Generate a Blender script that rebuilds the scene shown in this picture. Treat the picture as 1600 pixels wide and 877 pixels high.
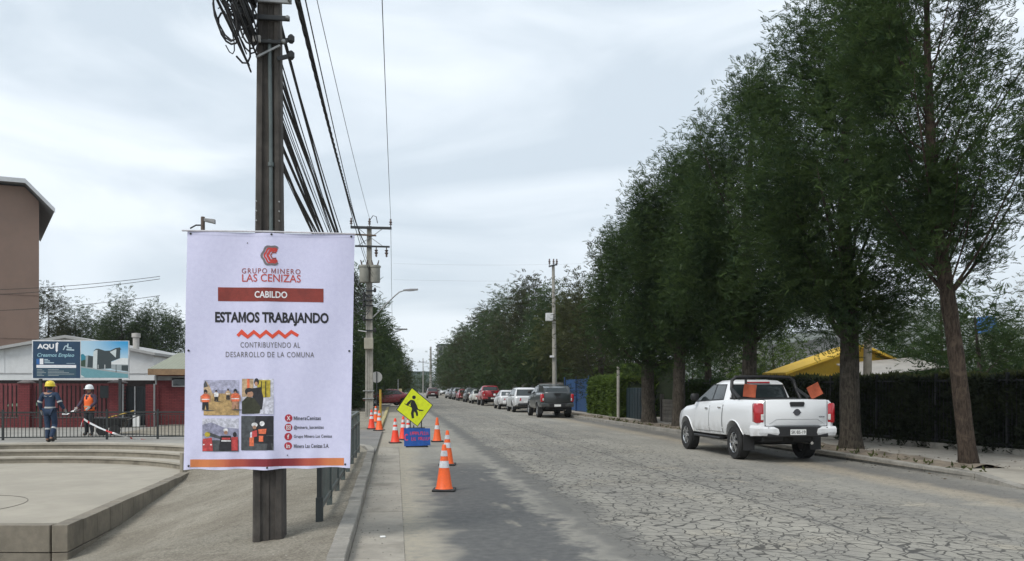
import bpy, bmesh, math, random
import numpy as np
from mathutils import Vector, Matrix
R = math.radians
rnd = random.Random(7)
scene = bpy.context.scene
for o in list(bpy.data.objects):
    bpy.data.objects.remove(o)
col = scene.collection

# ------------------------------------------------------------------ camera, sky, sun, exposure
FPX, HOR, CAMH, YAW = 1300.0, 606.0, 1.63, 7.97
cam_data = bpy.data.cameras.new('camera')
cam_data.sensor_width = 36.0
cam_data.lens = FPX / 1600 * 36
cam_data.shift_y = (HOR - 438.5) / 1600
cam_data.clip_start = 0.05
cam_data.clip_end = 6000
cam = bpy.data.objects.new('camera', cam_data)
cam.location = (0, 0, CAMH)
cam.rotation_euler = (R(90), 0, R(-YAW))
col.objects.link(cam)
scene.camera = cam

SUN_DIR = Vector((-0.52, -0.42, 0.80)).normalized()      # towards the sun
world = bpy.data.worlds.new('World')
scene.world = world
world.use_nodes = True
wn = world.node_tree
wn.nodes.clear()
w_out = wn.nodes.new('ShaderNodeOutputWorld')
w_bg = wn.nodes.new('ShaderNodeBackground')
w_sky = wn.nodes.new('ShaderNodeTexSky')
w_sky.sky_type = 'NISHITA'
w_sky.sun_disc = False
w_sky.sun_elevation = math.asin(SUN_DIR.z)
w_sky.sun_rotation = math.atan2(SUN_DIR.x, SUN_DIR.y)
w_bg.inputs['Strength'].default_value = 0.1
w_tc = wn.nodes.new('ShaderNodeTexCoord')
w_map = wn.nodes.new('ShaderNodeMapping')
w_map.inputs['Rotation'].default_value = (R(12), R(-32), R(20))
w_map.inputs['Scale'].default_value = (1.2, 1.2, 4.2)
w_n1 = wn.nodes.new('ShaderNodeTexNoise')
w_n1.inputs['Scale'].default_value = 1.7
w_n1.inputs['Detail'].default_value = 7
w_n1.inputs['Roughness'].default_value = 0.52
w_n1.inputs['Distortion'].default_value = 0.9
w_ramp = wn.nodes.new('ShaderNodeValToRGB')
w_ramp.color_ramp.elements[0].position = 0.40
w_ramp.color_ramp.elements[0].color = (4.8, 5.45, 6.05, 1)
w_ramp.color_ramp.elements[1].position = 0.62
w_ramp.color_ramp.elements[1].color = (7.0, 7.5, 7.95, 1)
w_mix = wn.nodes.new('ShaderNodeMixRGB')
w_mix.inputs['Fac'].default_value = 0.93                  # closed cloud cover, a little of the blue behind it
wn.links.new(w_tc.outputs['Generated'], w_map.inputs['Vector'])
wn.links.new(w_map.outputs['Vector'], w_n1.inputs['Vector'])
wn.links.new(w_n1.outputs['Fac'], w_ramp.inputs['Fac'])
wn.links.new(w_sky.outputs['Color'], w_mix.inputs['Color1'])
wn.links.new(w_ramp.outputs['Color'], w_mix.inputs['Color2'])
wn.links.new(w_mix.outputs['Color'], w_bg.inputs['Color'])
wn.links.new(w_bg.outputs['Background'], w_out.inputs['Surface'])

sun_data = bpy.data.lights.new('sun', 'SUN')
sun_data.energy = 1.5
sun_data.angle = R(22)
sun_data.color = (1.0, 0.96, 0.90)
sun = bpy.data.objects.new('sun', sun_data)
sun.rotation_euler = (-SUN_DIR).to_track_quat('-Z', 'Y').to_euler()
sun.location = (-20, -20, 40)
col.objects.link(sun)

scene.view_settings.view_transform = 'Standard'
scene.view_settings.look = 'None'
scene.view_settings.exposure = 0.62
scene.view_settings.gamma = 1.0
scene.view_settings.use_curve_mapping = False

# ------------------------------------------------------------------ where a point of the photo lies in the place
FW = Vector((math.sin(R(YAW)), math.cos(R(YAW)), 0))
RT = Vector((math.cos(R(YAW)), -math.sin(R(YAW)), 0))
def CW(xc, zc, z=0.0):                     # camera-aligned metres (right, forward) -> world
    v = RT * xc + FW * zc
    return Vector((v.x, v.y, z))
def PW(px, py, depth):                     # photo pixel at a given distance -> world
    v = RT * ((px - 800) / FPX * depth) + FW * depth
    return Vector((v.x, v.y, CAMH - (py - HOR) / FPX * depth))
def GP(px, py, z=0.0):                     # photo pixel on level ground of height z -> world
    d = (CAMH - z) * FPX / (py - HOR)
    p = PW(px, py, d)
    p.z = z
    return p
def PY(px, py, y):                         # photo pixel on a wall square to the road at world y
    d = RT * ((px - 800) / FPX) + FW
    t = y / d.y
    return Vector((d.x * t, y, CAMH - (py - HOR) / FPX * t))

# ------------------------------------------------------------------ materials
MATS = {}
def lin(c):
    return tuple(((v / 255) / 12.92 if v / 255 <= 0.04045 else ((v / 255 + 0.055) / 1.055) ** 2.4) for v in c)
class NT:
    def __init__(s, name):
        s.m = bpy.data.materials.new(name)
        s.m.use_nodes = True
        s.t = s.m.node_tree
        s.b = s.t.nodes['Principled BSDF']
        s.out = s.t.nodes['Material Output']
    def n(s, typ, ins=None, **kw):
        nd = s.t.nodes.new(typ)
        for k, v in kw.items():
            setattr(nd, k, v)
        for k, v in (ins or {}).items():
            if isinstance(v, bpy.types.NodeSocket):
                s.t.links.new(v, nd.inputs[k])
            else:
                nd.inputs[k].default_value = v
        return nd
    def math(s, op, a, b=0.0, c=0.0, clamp=False):
        return s.n('ShaderNodeMath', {0: a, 1: b, 2: c}, operation=op, use_clamp=clamp).outputs[0]
    def smooth(s, v, a, b, lo=0.0, hi=1.0):
        return s.n('ShaderNodeMapRange', {'Value': v, 'From Min': a, 'From Max': b, 'To Min': lo, 'To Max': hi},
                   interpolation_type='SMOOTHSTEP').outputs[0]
    def mix(s, f, a, b, mode='MIX'):
        a = (*a, 1) if isinstance(a, tuple) and len(a) == 3 else a
        b = (*b, 1) if isinstance(b, tuple) and len(b) == 3 else b
        return s.n('ShaderNodeMixRGB', {'Fac': f, 'Color1': a, 'Color2': b}, blend_type=mode).outputs[0]
    def noise(s, scale, detail=4, rough=0.55, vec=None, dist=0.0):
        i = {'Scale': scale, 'Detail': detail, 'Roughness': rough, 'Distortion': dist}
        i['Vector'] = vec if vec is not None else s.pos()
        return s.n('ShaderNodeTexNoise', i).outputs['Fac']
    def pos(s):
        if not hasattr(s, '_p'):
            s._p = s.n('ShaderNodeNewGeometry').outputs['Position']
        return s._p
    def obj(s):
        return s.n('ShaderNodeTexCoord').outputs['Object']
    def xyz(s, v=None):
        nd = s.n('ShaderNodeSeparateXYZ', {0: v if v is not None else s.pos()})
        return nd.outputs
    def bump(s, h, strength=0.3, dist=0.02):
        nd = s.n('ShaderNodeBump', {'Height': h, 'Strength': strength, 'Distance': dist})
        s.link(nd.outputs[0], 'Normal')
    def link(s, sock, name):
        s.t.links.new(sock, s.b.inputs[name])

def mat(name, c, rough=0.7, var=0.18, scale=6.0, metal=0.0, bump=0.0, bscale=60.0, spec=0.5, coat=0.0, stain=None, local=False):
    """plain stuff with uneven colour: two sizes of noise, optional stain colour, fine relief"""
    if name in MATS:
        return MATS[name]
    t = NT(name)
    vec = t.obj() if local else None
    a = t.noise(scale, 5, 0.6, vec)
    b = t.noise(scale * 7.3, 3, 0.6, vec)
    f = t.math('ADD', t.math('MULTIPLY', a, 0.65), t.math('MULTIPLY', b, 0.35))
    lo = tuple(v * (1 - var) for v in c)
    hi = tuple(min(1, v * (1 + var)) for v in c)
    cc = t.mix(t.smooth(f, 0.34, 0.66), lo, hi)
    if stain:
        s = t.noise(stain[1], 6, 0.62, vec, 0.4)
        cc = t.mix(t.smooth(s, 0.5, 0.72, 0, stain[2]), cc, stain[0])
    t.link(cc, 'Base Color')
    t.link(t.smooth(b, 0.3, 0.7, max(0.02, rough - 0.07), min(1, rough + 0.07)), 'Roughness')
    t.b.inputs['Metallic'].default_value = metal
    t.b.inputs['Specular IOR Level'].default_value = spec
    t.b.inputs['Coat Weight'].default_value = coat
    t.b.inputs['Coat Roughness'].default_value = 0.04
    if bump:
        t.bump(t.noise(bscale, 4, 0.65, vec), bump, 0.01)
    MATS[name] = t.m
    return t.m

def bark_mat(name, c, dark):
    t = NT(name)
    v = t.n('ShaderNodeMapping', {'Vector': t.obj(), 'Scale': (1, 1, .22)}).outputs[0]
    a = t.noise(26, 6, .72, v, .6); b = t.noise(3.2, 5, .6, t.obj(), .4); k = t.noise(70, 3, .7, t.obj())
    cc = t.mix(t.smooth(a, .36, .62), dark, c)
    cc = t.mix(t.smooth(b, .5, .72, 0, .55), cc, tuple(x * 1.75 for x in c))
    cc = t.mix(t.smooth(k, .55, .75, 0, .5), cc, dark)
    t.link(cc, 'Base Color'); t.b.inputs['Roughness'].default_value = .95; t.b.inputs['Specular IOR Level'].default_value = .15
    t.bump(t.math('ADD', a, t.math('MULTIPLY', k, .4)), 1.0, .035)
    MATS[name] = t.m
    return t.m

def foliage_mat(name, dark, light, trans=0.3):
    t = NT(name)
    geo = t.n('ShaderNodeNewGeometry')
    a = t.noise(1.35, 5, 0.62)
    f = t.math('ADD', t.math('MULTIPLY', t.smooth(a, 0.38, 0.66), 0.65),
               t.math('MULTIPLY', geo.outputs['Random Per Island'], 0.35))
    c = t.mix(f, dark, light)
    d = t.n('ShaderNodeBsdfDiffuse', {'Color': c})
    tr = t.n('ShaderNodeBsdfTranslucent', {'Color': t.mix(0.5, c, tuple(v * 1.5 for v in light))})
    g = t.n('ShaderNodeBsdfGlossy', {'Color': (0.6, 0.65, 0.6, 1), 'Roughness': 0.45})
    m1 = t.n('ShaderNodeMixShader', {0: trans, 1: d.outputs[0], 2: tr.outputs[0]})
    m2 = t.n('ShaderNodeMixShader', {0: 0.015, 1: m1.outputs[0], 2: g.outputs[0]})
    t.t.links.new(m2.outputs[0], t.out.inputs['Surface'])
    MATS[name] = t.m
    return t.m

def paint(name, c, rough=0.28, metal=0.0):
    if name in MATS:
        return MATS[name]
    t = NT(name)
    d = t.noise(1.1, 4, 0.55, t.obj())
    z = t.xyz(t.obj())[2]
    dust = t.math('MULTIPLY', t.smooth(z, 0.35, 0.95, 0.55, 0.0), t.smooth(t.noise(4.5, 5, 0.65, t.obj()), 0.35, 0.65))
    cc = t.mix(t.smooth(d, 0.35, 0.7, 0, 0.12), c, tuple(v * 0.8 + 0.02 for v in c))
    t.link(t.mix(dust, cc, (0.22, 0.19, 0.15)), 'Base Color')
    t.b.inputs['Roughness'].default_value = rough
    t.b.inputs['Metallic'].default_value = metal
    t.b.inputs['Coat Weight'].default_value = 0.6
    t.b.inputs['Coat Roughness'].default_value = 0.05
    MATS[name] = t.m
    return t.m
GLASS = mat('tinted_glass', (0.026, 0.034, 0.036), 0.05, 0.1, 3, spec=0.7)
BLACK = mat('black_plastic', (0.014, 0.014, 0.015), 0.55, 0.2, 9)
RUBBER = mat('tyre_rubber', (0.016, 0.016, 0.016), 0.85, 0.25, 14, bump=0.2)
ALLOY = mat('wheel_alloy', (0.55, 0.56, 0.57), 0.28, 0.1, 9, metal=0.9)
CHROME = mat('chrome', (0.7, 0.7, 0.7), 0.15, 0.05, 9, metal=1.0)
REDLAMP = mat('red_lamp', (0.42, 0.012, 0.02), 0.15, 0.15, 12, coat=0.8)
CLEARLAMP = mat('clear_lamp', (0.62, 0.62, 0.6), 0.15, 0.15, 20, coat=0.8)
PLATEW = mat('plate_white', (0.72, 0.72, 0.7), 0.45, 0.05, 9)
CONCRETE = mat('kerb_concrete', (0.255, 0.24, 0.21), 0.9, 0.24, 2.2, bump=0.5, bscale=70, stain=((0.11, 0.10, 0.085), 1.6, 0.65))
POLECON = mat('pole_concrete', (0.058, 0.051, 0.045), 0.9, 0.32, 3.0, bump=0.4, bscale=50, stain=((0.12, 0.11, 0.095), 2.2, 0.55))
GALV = mat('galvanised_steel', (0.30, 0.31, 0.31), 0.5, 0.15, 8, metal=0.5)
DARKMETAL = mat('dark_metal', (0.025, 0.028, 0.03), 0.55, 0.25, 10)
CABLE = mat('cable_black', (0.012, 0.012, 0.013), 0.7, 0.2, 5)

# ------------------------------------------------------------------ mesh helpers
ORG = {}
class MB:
    def __init__(s):
        s.v, s.f, s.mi, s.cur = [], [], [], 0
    def add(s, vs, fs):
        b = len(s.v)
        s.v += [tuple(v) for v in vs]
        for f in fs:
            s.f.append(tuple(b + i for i in f))
            s.mi.append(s.cur)
        return s
    def box(s, x0, x1, y0, y1, z0, z1, bev=0.0):
        if bev <= 0:
            vs = [(x, y, z) for z in (z0, z1) for y in (y0, y1) for x in (x0, x1)]
            return s.add(vs, [(0, 2, 3, 1), (4, 5, 7, 6), (0, 1, 5, 4), (2, 6, 7, 3), (0, 4, 6, 2), (1, 3, 7, 5)])
        b = min(bev, (x1 - x0) * .49, (y1 - y0) * .49, (z1 - z0) * .49)
        def ring(i, z):
            return [(x0 + i, y0 + b, z), (x0 + b, y0 + i, z), (x1 - b, y0 + i, z), (x1 - i, y0 + b, z),
                    (x1 - i, y1 - b, z), (x1 - b, y1 - i, z), (x0 + b, y1 - i, z), (x0 + i, y1 - b, z)]
        def inner(z):
            return [(x0 + b, y0 + b, z)] * 0 + [(x0 + b, y0 + b, z), (x1 - b, y0 + b, z), (x1 - b, y1 - b, z), (x0 + b, y1 - b, z)]
        return s.loft([ring(b * .7, z0), ring(0, z0 + b), ring(0, z1 - b), ring(b * .7, z1)])
    def loft(s, rings, caps=True):
        n = len(rings[0])
        vs, fs = [], []
        for r in rings:
            vs += r
        for k in range(len(rings) - 1):
            for i in range(n):
                j = (i + 1) % n
                fs.append((k * n + i, k * n + j, (k + 1) * n + j, (k + 1) * n + i))
        if caps:
            fs.append(tuple(range(n - 1, -1, -1)))
            fs.append(tuple((len(rings) - 1) * n + i for i in range(n)))
        return s.add(vs, fs)
    def tube(s, pts, r, n=8, caps=True):
        pts = [Vector(p) for p in pts]
        rs = r if isinstance(r, (list, tuple)) else [r] * len(pts)
        rings = []
        up = Vector((0, 0, 1))
        prev = None
        for i, p in enumerate(pts):
            d = (pts[min(i + 1, len(pts) - 1)] - pts[max(i - 1, 0)])
            d = d.normalized() if d.length > 1e-9 else Vector((0, 0, 1))
            if prev is None:
                a = d.cross(up if abs(d.z) < 0.9 else Vector((1, 0, 0))).normalized()
            else:
                a = (prev - d * prev.dot(d))
                a = a.normalized() if a.length > 1e-6 else d.cross(up).normalized()
            prev = a
            b = d.cross(a)
            rings.append([tuple(p + a * math.cos(t) * rs[i] + b * math.sin(t) * rs[i])
                          for t in [2 * math.pi * k / n for k in range(n)]])
        return s.loft(rings, caps)
    def bar(s, p0, p1, w, d=None, up=(0, 0, 1)):
        p0, p1 = Vector(p0), Vector(p1)
        d = w if d is None else d
        ax = (p1 - p0).normalized()
        u = Vector(up)
        if abs(ax.dot(u)) > 0.95:
            u = Vector((0, 1, 0))
        a = ax.cross(u).normalized()
        b = ax.cross(a)
        ring = lambda p: [tuple(p + a * (sx * w / 2) + b * (sy * d / 2)) for sx, sy in ((-1, -1), (1, -1), (1, 1), (-1, 1))]
        return s.loft([ring(p0), ring(p1)])
    def lathe(s, prof, c=(0, 0, 0), axis='z', n=16, caps=True):
        rings = []
        for r, h in prof:
            ring = []
            for k in range(n):
                t = 2 * math.pi * k / n
                u, v = r * math.cos(t), r * math.sin(t)
                p = {'z': (u, v, h), 'x': (h, u, v), 'y': (u, h, v)}[axis]
                ring.append((p[0] + c[0], p[1] + c[1], p[2] + c[2]))
            rings.append(ring)
        return s.loft(rings, caps)
    def prism(s, poly, y0, y1, plane='xz'):
        """extrude a polygon; plane xz along y, yz along x, xy along z"""
        f = {'xz': lambda p, h: (p[0], h, p[1]), 'yz': lambda p, h: (h, p[0], p[1]), 'xy': lambda p, h: (p[0], p[1], h)}[plane]
        return s.loft([[f(p, y0) for p in poly], [f(p, y1) for p in poly]])
    def grid(s, fn, nu, nv):
        vs = [fn(i / nu, j / nv) for j in range(nv + 1) for i in range(nu + 1)]
        fs = [(j * (nu + 1) + i, j * (nu + 1) + i + 1, (j + 1) * (nu + 1) + i + 1, (j + 1) * (nu + 1) + i)
              for j in range(nv) for i in range(nu)]
        return s.add(vs, fs)
    def build(s, name, m, parent=None, smooth=None, fix=True, local=False):
        me = bpy.data.meshes.new(name)
        o = ORG.get(parent.name, Vector((0, 0, 0))) if (parent is not None and not local) else Vector((0, 0, 0))
        me.from_pydata([(v[0] - o.x, v[1] - o.y, v[2] - o.z) for v in s.v], [], s.f)
        for mm in (m if isinstance(m, (list, tuple)) else [m]):
            me.materials.append(mm)
        if any(s.mi):
            me.polygons.foreach_set('material_index', s.mi)
        if fix:
            bm = bmesh.new()
            bm.from_mesh(me)
            bmesh.ops.recalc_face_normals(bm, faces=bm.faces)
            bm.to_mesh(me)
            bm.free()
        if smooth:
            me.polygons.foreach_set('use_smooth', [True] * len(me.polygons))
            me.set_sharp_from_angle(angle=R(smooth))
        me.update()
        ob = bpy.data.objects.new(name, me)
        col.objects.link(ob)
        if parent is not None:
            ob.parent = parent
            if not local:
                ORG[ob.name] = o
        return ob
def link_mesh(name, me, parent=None, loc=(0, 0, 0), rot=(0, 0, 0), scale=None):
    ob = bpy.data.objects.new(name, me)
    col.objects.link(ob)
    ob.parent = parent
    ob.location = loc
    ob.rotation_euler = rot
    if scale:
        ob.scale = scale
    return ob
def tag(o, label=None, cat=None, group=None, kind=None):
    if label: o['label'] = label
    if cat: o['category'] = cat
    if group: o['group'] = group
    if kind: o['kind'] = kind
    return o
def thing(name, label, cat, loc=(0, 0, 0), rz=0.0, group=None, kind=None):
    e = bpy.data.objects.new(name, None)
    col.objects.link(e)
    e.location = loc
    e.rotation_euler = (0, 0, rz)
    e.empty_display_size = 0.2
    ORG[e.name] = Vector(loc)
    return tag(e, label, cat, group, kind)
def copy_tree(root, loc, rz=None, label=None, parent=None, scale=None):
    c = root.copy()
    col.objects.link(c)
    if parent is None:
        c.location = loc
        if rz is not None: c.rotation_euler = (0, 0, rz)
        if scale: c.scale = scale
        if label: c['label'] = label
    else:
        c.parent = parent
    for ch in list(root.children):
        copy_tree(ch, None, parent=c)
    return c

# ================================================================== ground, road, pavements
def sheet(name, pts, z, m):
    mb = MB().add([(p[0], p[1], z) for p in pts], [tuple(range(len(pts)))])
    return tag(mb.build(name, m, fix=False), kind='structure')

soil = mat('bare_soil', (0.17, 0.15, 0.115), 0.95, 0.2, 0.3, bump=0.4, bscale=9)
sheet('ground', [(-2500, -200), (2500, -200), (2500, 3000), (-2500, 3000)], -1.4, soil)

def road_material():
    t = NT('road_asphalt')
    x, y, z = t.xyz()
    warp = t.noise(1.3, 3, 0.6)
    warp2 = t.noise(4.5, 3, 0.6)
    xw = t.math('ADD', x, t.math('MULTIPLY', t.math('SUBTRACT', warp, 0.5), 0.9))
    xw = t.math('ADD', xw, t.math('MULTIPLY', t.math('SUBTRACT', warp2, 0.5), 0.6))
    broad = t.noise(0.35, 4, 0.55)
    fine = t.noise(110.0, 3, 0.7)
    mid = t.noise(9.0, 5, 0.65)
    # old worn asphalt: pale, dusty
    old = t.mix(t.smooth(broad, 0.3, 0.7), (0.178, 0.172, 0.156), (0.235, 0.227, 0.205))
    # long streaks left by wheels run along the street
    st = t.n('ShaderNodeMapping', {'Vector': t.pos(), 'Scale': (1.0, 0.07, 1.0)}).outputs[0]
    streak = t.noise(1.6, 5, 0.6, st)
    old = t.mix(t.smooth(streak, 0.38, 0.68, 0, 0.55), old, (0.135, 0.134, 0.130))
    dust = t.noise(0.9, 5, 0.62, None, 0.5)
    old = t.mix(t.smooth(dust, 0.54, 0.72, 0, 0.6), old, (0.285, 0.262, 0.218))
    # newer dark strip beside the gutter, with a ragged edge
    inside = t.math('MULTIPLY', t.smooth(xw, 0.25, 0.75), t.smooth(xw, 1.75, 2.05, 1, 0))
    inside = t.math('MULTIPLY', inside, t.smooth(t.math('ADD', y, t.math('MULTIPLY', warp, 4.0)), 18.0, 22.0, 1, 0))
    dark = t.mix(mid, (0.058, 0.06, 0.063), (0.105, 0.106, 0.106))
    tongue = t.smooth(t.noise(1.15, 4, 0.55, t.n('ShaderNodeMapping', {'Vector': t.pos(), 'Scale': (1.6, 0.55, 1)}).outputs[0]), 0.57, 0.68, 0, 0.6)
    edge = t.math('MULTIPLY', tongue, t.smooth(x, 1.0, 1.5))
    dark = t.mix(edge, dark, (0.235, 0.222, 0.19))
    c = t.mix(inside, old, dark)
    # second dark ragged band
    b2 = t.math('MULTIPLY', t.smooth(xw, 2.0, 2.25), t.smooth(xw, 2.45, 2.75, 1, 0))
    b2 = t.math('MULTIPLY', b2, t.smooth(y, 15, 10, 1, 0.8))
    c = t.mix(t.math('MULTIPLY', b2, 0.75), c, (0.085, 0.086, 0.086))
    # dusty verge along the gutter
    verge = t.smooth(xw, 0.15, 0.75, 0.85, 0)
    c = t.mix(t.math('MULTIPLY', verge, t.smooth(mid, 0.25, 0.6)), c, (0.235, 0.215, 0.175))
    # wet, silted channel along the far kerb
    ch = t.math('MULTIPLY', t.smooth(x, 8.55, 9.0), t.smooth(xw, 9.3, 10.0, 1, 0.55))
    c = t.mix(t.math('MULTIPLY', ch, 0.75), c, (0.088, 0.085, 0.08))
    silt = t.math('MULTIPLY', t.smooth(xw, 7.9, 8.6), t.smooth(xw, 8.7, 9.2, 1, 0))
    c = t.mix(t.math('MULTIPLY', silt, 0.55), c, (0.24, 0.205, 0.155))
    # crocodile cracks: big cells and finer ones inside
    wv = t.n('ShaderNodeTexNoise', {'Vector': t.pos(), 'Scale': 2.6, 'Detail': 3}).outputs['Color']
    pv = t.n('ShaderNodeVectorMath', {0: t.pos(), 1: t.n('ShaderNodeVectorMath', {0: wv, 'Scale': 0.28}, operation='SCALE').outputs[0]}, operation='ADD').outputs[0]
    pv = t.n('ShaderNodeMapping', {'Vector': pv, 'Scale': (1.0, 0.8, 0.0)}).outputs[0]
    v1 = t.n('ShaderNodeTexVoronoi', {'Vector': pv, 'Scale': 5.0}, feature='DISTANCE_TO_EDGE').outputs['Distance']
    v2 = t.n('ShaderNodeTexVoronoi', {'Vector': pv, 'Scale': 8.4}, feature='DISTANCE_TO_EDGE').outputs['Distance']
    zone = t.noise(0.33, 4, 0.6, None, 0.3)
    zone2 = t.noise(0.9, 3, 0.6)
    zx = t.math('MULTIPLY', t.smooth(xw, 2.1, 2.7), t.smooth(xw, 5.6, 8.0, 1, 0.30))
    zf = t.math('MULTIPLY', zx, t.smooth(zone, 0.22, 0.38, 0.45, 1))
    zf2 = t.math('MULTIPLY', zx, t.smooth(zone2, 0.42, 0.58))
    wid = t.math('ADD', 0.024, t.math('MULTIPLY', t.noise(2.6, 4, 0.65), 0.044))
    l1 = t.math('MULTIPLY', t.smooth(t.math('DIVIDE', v1, wid), 0.45, 1.0, 1, 0), zf)
    l2 = t.math('MULTIPLY', t.smooth(t.math('DIVIDE', v2, wid), 0.35, 0.9, 1, 0), zf2)
    crack = t.math('MAXIMUM', l1, l2)
    c = t.mix(t.math('MULTIPLY', crack, 0.86), c, (0.035, 0.034, 0.033))
    c = t.mix(t.smooth(fine, 0.25, 0.75, 0, 0.28), c, (0.10, 0.10, 0.10), 'MULTIPLY') if False else c
    c = t.mix(0.35, c, t.mix(t.smooth(fine, 0.3, 0.7), (0.55, 0.55, 0.55), (1.45, 1.45, 1.45)), 'MULTIPLY')
    c = t.mix(0.5, c, t.mix(t.smooth(mid, 0.28, 0.72), (0.82, 0.82, 0.82), (1.18, 1.17, 1.15)), 'MULTIPLY')
    seam = t.math('MULTIPLY', t.smooth(t.math('ABSOLUTE', t.math('SUBTRACT', t.math('ADD', x, t.math('MULTIPLY', warp2, 0.10)), 5.15)), 0.012, 0.03, 1, 0), 0.75)
    c = t.mix(seam, c, (0.05, 0.05, 0.05))
    c = t.mix(1.0, c, (1.36, 1.34, 1.29), 'MULTIPLY')
    t.link(c, 'Base Color')
    t.link(t.math('SUBTRACT', 0.93, t.math('MULTIPLY', ch, 0.30)), 'Roughness')
    h = t.math('ADD', t.math('MULTIPLY', crack, -1.0), t.math('MULTIPLY', fine, 0.22))
    t.bump(h, 0.55, 0.012)
    t.b.inputs['Specular IOR Level'].default_value = 0.3
    return t.m
ROAD = road_material()
sheet('road', [(-0.5, -30), (10.6, -30), (10.4, 60), (10.2, 600), (-0.5, 600)], 0.0, ROAD)
# side street on the left beyond the railing, and the crossing further down
SIDE = mat('side_asphalt', (0.17, 0.165, 0.155), 0.92, 0.2, 1.2, bump=0.3, bscale=90, stain=((0.24, 0.22, 0.18), 0.7, 0.6))
sheet('side_street', [(-40, 67.5), (-0.48, 67.5), (-0.48, 78.5), (-40, 78.5)], 0.072, SIDE)
sheet('driveway', [(-3.2, 20.4), (-0.48, 20.4), (-0.48, 31.2), (-3.2, 31.2)], 0.071, SIDE)

# concrete gutter, cast in lengths
GUTTER = mat('gutter_concrete', (0.30, 0.275, 0.232), 0.92, 0.16, 1.2, bump=0.35, bscale=45, stain=((0.15, 0.135, 0.11), 1.1, 0.7))
gut = MB().box(-0.46, 0.095, -4, 22.9, -0.2, -0.02).build('gutter', mat('joint_dirt', (0.06, 0.055, 0.047), 0.95))
tag(gut, kind='structure')
gl = MB().box(0, 0.53, 0, 2.985, -0.1, 0.012, 0.006).build('gutter_slab', GUTTER, gut, 40)
gl.location = (-0.44, -4, 0)
for i in range(1, 9):
    link_mesh('gutter_slab', gl.data, gut, (-0.44, -4 + i * 3.0, rnd.uniform(-.002, .002)))

# kerbs
def kerb_run(name, pts, m, length=1.0, w=0.17, h=0.135, side=-1, ramp=None):
    root = MB()
    for a, b in zip(pts[:-1], pts[1:]):
        root.bar((a[0] + side * w / 2, a[1], h - .115), (b[0] + side * w / 2, b[1], h - .115), w * .8, 0.16)
    root = tag(root.build(name, MATS['joint_dirt']), kind='structure')
    base = None
    for a, b in zip(pts[:-1], pts[1:]):
        a, b = Vector(a).to_2d(), Vector(b).to_2d()
        d = b - a
        n = max(1, round(d.length / length))
        ang = math.atan2(d.y, d.x) - math.pi / 2
        for k in range(n):
            p = a + d * (k / n)
            L = d.length / n
            if base is None:
                x0, x1 = (-w, 0) if side < 0 else (0, w)
                base = MB().box(x0, x1, 0.007, length - 0.007, -0.12, h, 0.012).build('kerb_stone', m, root)
                o = base
            else:
                o = link_mesh('kerb_stone', base.data, root)
            o.location = (p.x + rnd.uniform(-.006, .006), p.y, rnd.uniform(-.006, .004))
            o.rotation_euler = (0, 0, ang + rnd.uniform(-.004, .004))
            o.scale = (1, L / length, 1)
    return root
kerb_run('kerb', [(-0.43, 3.0), (-0.45, 12), (-0.50, 20.6), (-0.62, 21.8), (-1.0, 22.7), (-1.7, 23.2)], CONCRETE, 0.9)
YELLOWK = mat('worn_yellow_paint', (0.42, 0.35, 0.16), 0.8, 0.25, 3, bump=0.3, stain=((0.26, 0.24, 0.2), 3, 0.9))
kerb_run('kerb', [(-0.55, 31.2), (-0.5, 45), (-0.5, 66)], YELLOWK, 1.5)
kerb_run('kerb', [(-0.5, 79), (-0.5, 170)], CONCRETE, 3.0)
KR = [(9.85, 6.0), (9.95, 12.2), (10.1, 13.4), (10.12, 19.0), (9.75, 33.0), (9.45, 48.0), (9.3, 60.0), (9.2, 170.0)]
kerb_run('kerb', KR[:2], CONCRETE, 1.0, 0.2, 0.035, 1)      # lowered in front of the driveway
_k0, _k1 = KR[1], KR[2]
rp = MB().loft([[(_k0[0], _k0[1] + .01, -.1), (_k0[0] + .2, _k0[1] + .01, -.1), (_k0[0] + .2, _k0[1] + .01, .035), (_k0[0] + .012, _k0[1] + .01, .03)],
                [(_k1[0], _k1[1] - .01, -.1), (_k1[0] + .2, _k1[1] - .01, -.1), (_k1[0] + .2, _k1[1] - .01, .13), (_k1[0] + .012, _k1[1] - .01, .122)]]).build('ramp_kerb', CONCRETE)
tag(rp, kind='structure')
sheet('apron', [(9.9, 2), (16, 2), (16, 2.2), (10, 2.2)], 0.034, mat('apron_concrete', (.30, .275, .23), .92, .16, 1.1, bump=.3, bscale=40, stain=((.17, .15, .12), 1.0, .6)))
kerb_run('kerb', KR[2:6], CONCRETE, 1.35, 0.2, 0.13, 1)
kerb_run('kerb', KR[5:], CONCRETE, 3.0, 0.2, 0.13, 1)

# pavement on the right: bare strip with the trees, then concrete slabs up to the gardens
PAVE = mat('pavement_concrete', (0.31, 0.285, 0.245), 0.92, 0.16, 0.9, bump=0.3, bscale=40, stain=((0.18, 0.16, 0.13), 0.8, 0.6))
VERGE = mat('verge_soil', (0.165, 0.135, 0.10), 0.97, 0.35, 2.5, bump=0.9, bscale=26, stain=((0.07, 0.055, 0.045), 1.6, 0.7))
def apron_fn(u, v):
    y = 2.1 + v * 12.2
    k = float(np.interp(y, [6, 12.2, 13.4, 15], [9.85, 9.95, 10.1, 10.12])) + .19
    return (k + u * (17 - k), y, float(np.interp(y, [12.0, 13.9], [.034, .134])))
tag(MB().grid(apron_fn, 6, 40).build('driveway_apron', MATS['apron_concrete']), kind='structure')
lot = sheet('garden_ground', [(10.1, 13), (14.5, 13), (14.5, 3), (400, 3), (400, 500), (9.35, 500), (9.4, 60), (9.8, 33)], 0.06, soil)
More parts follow.
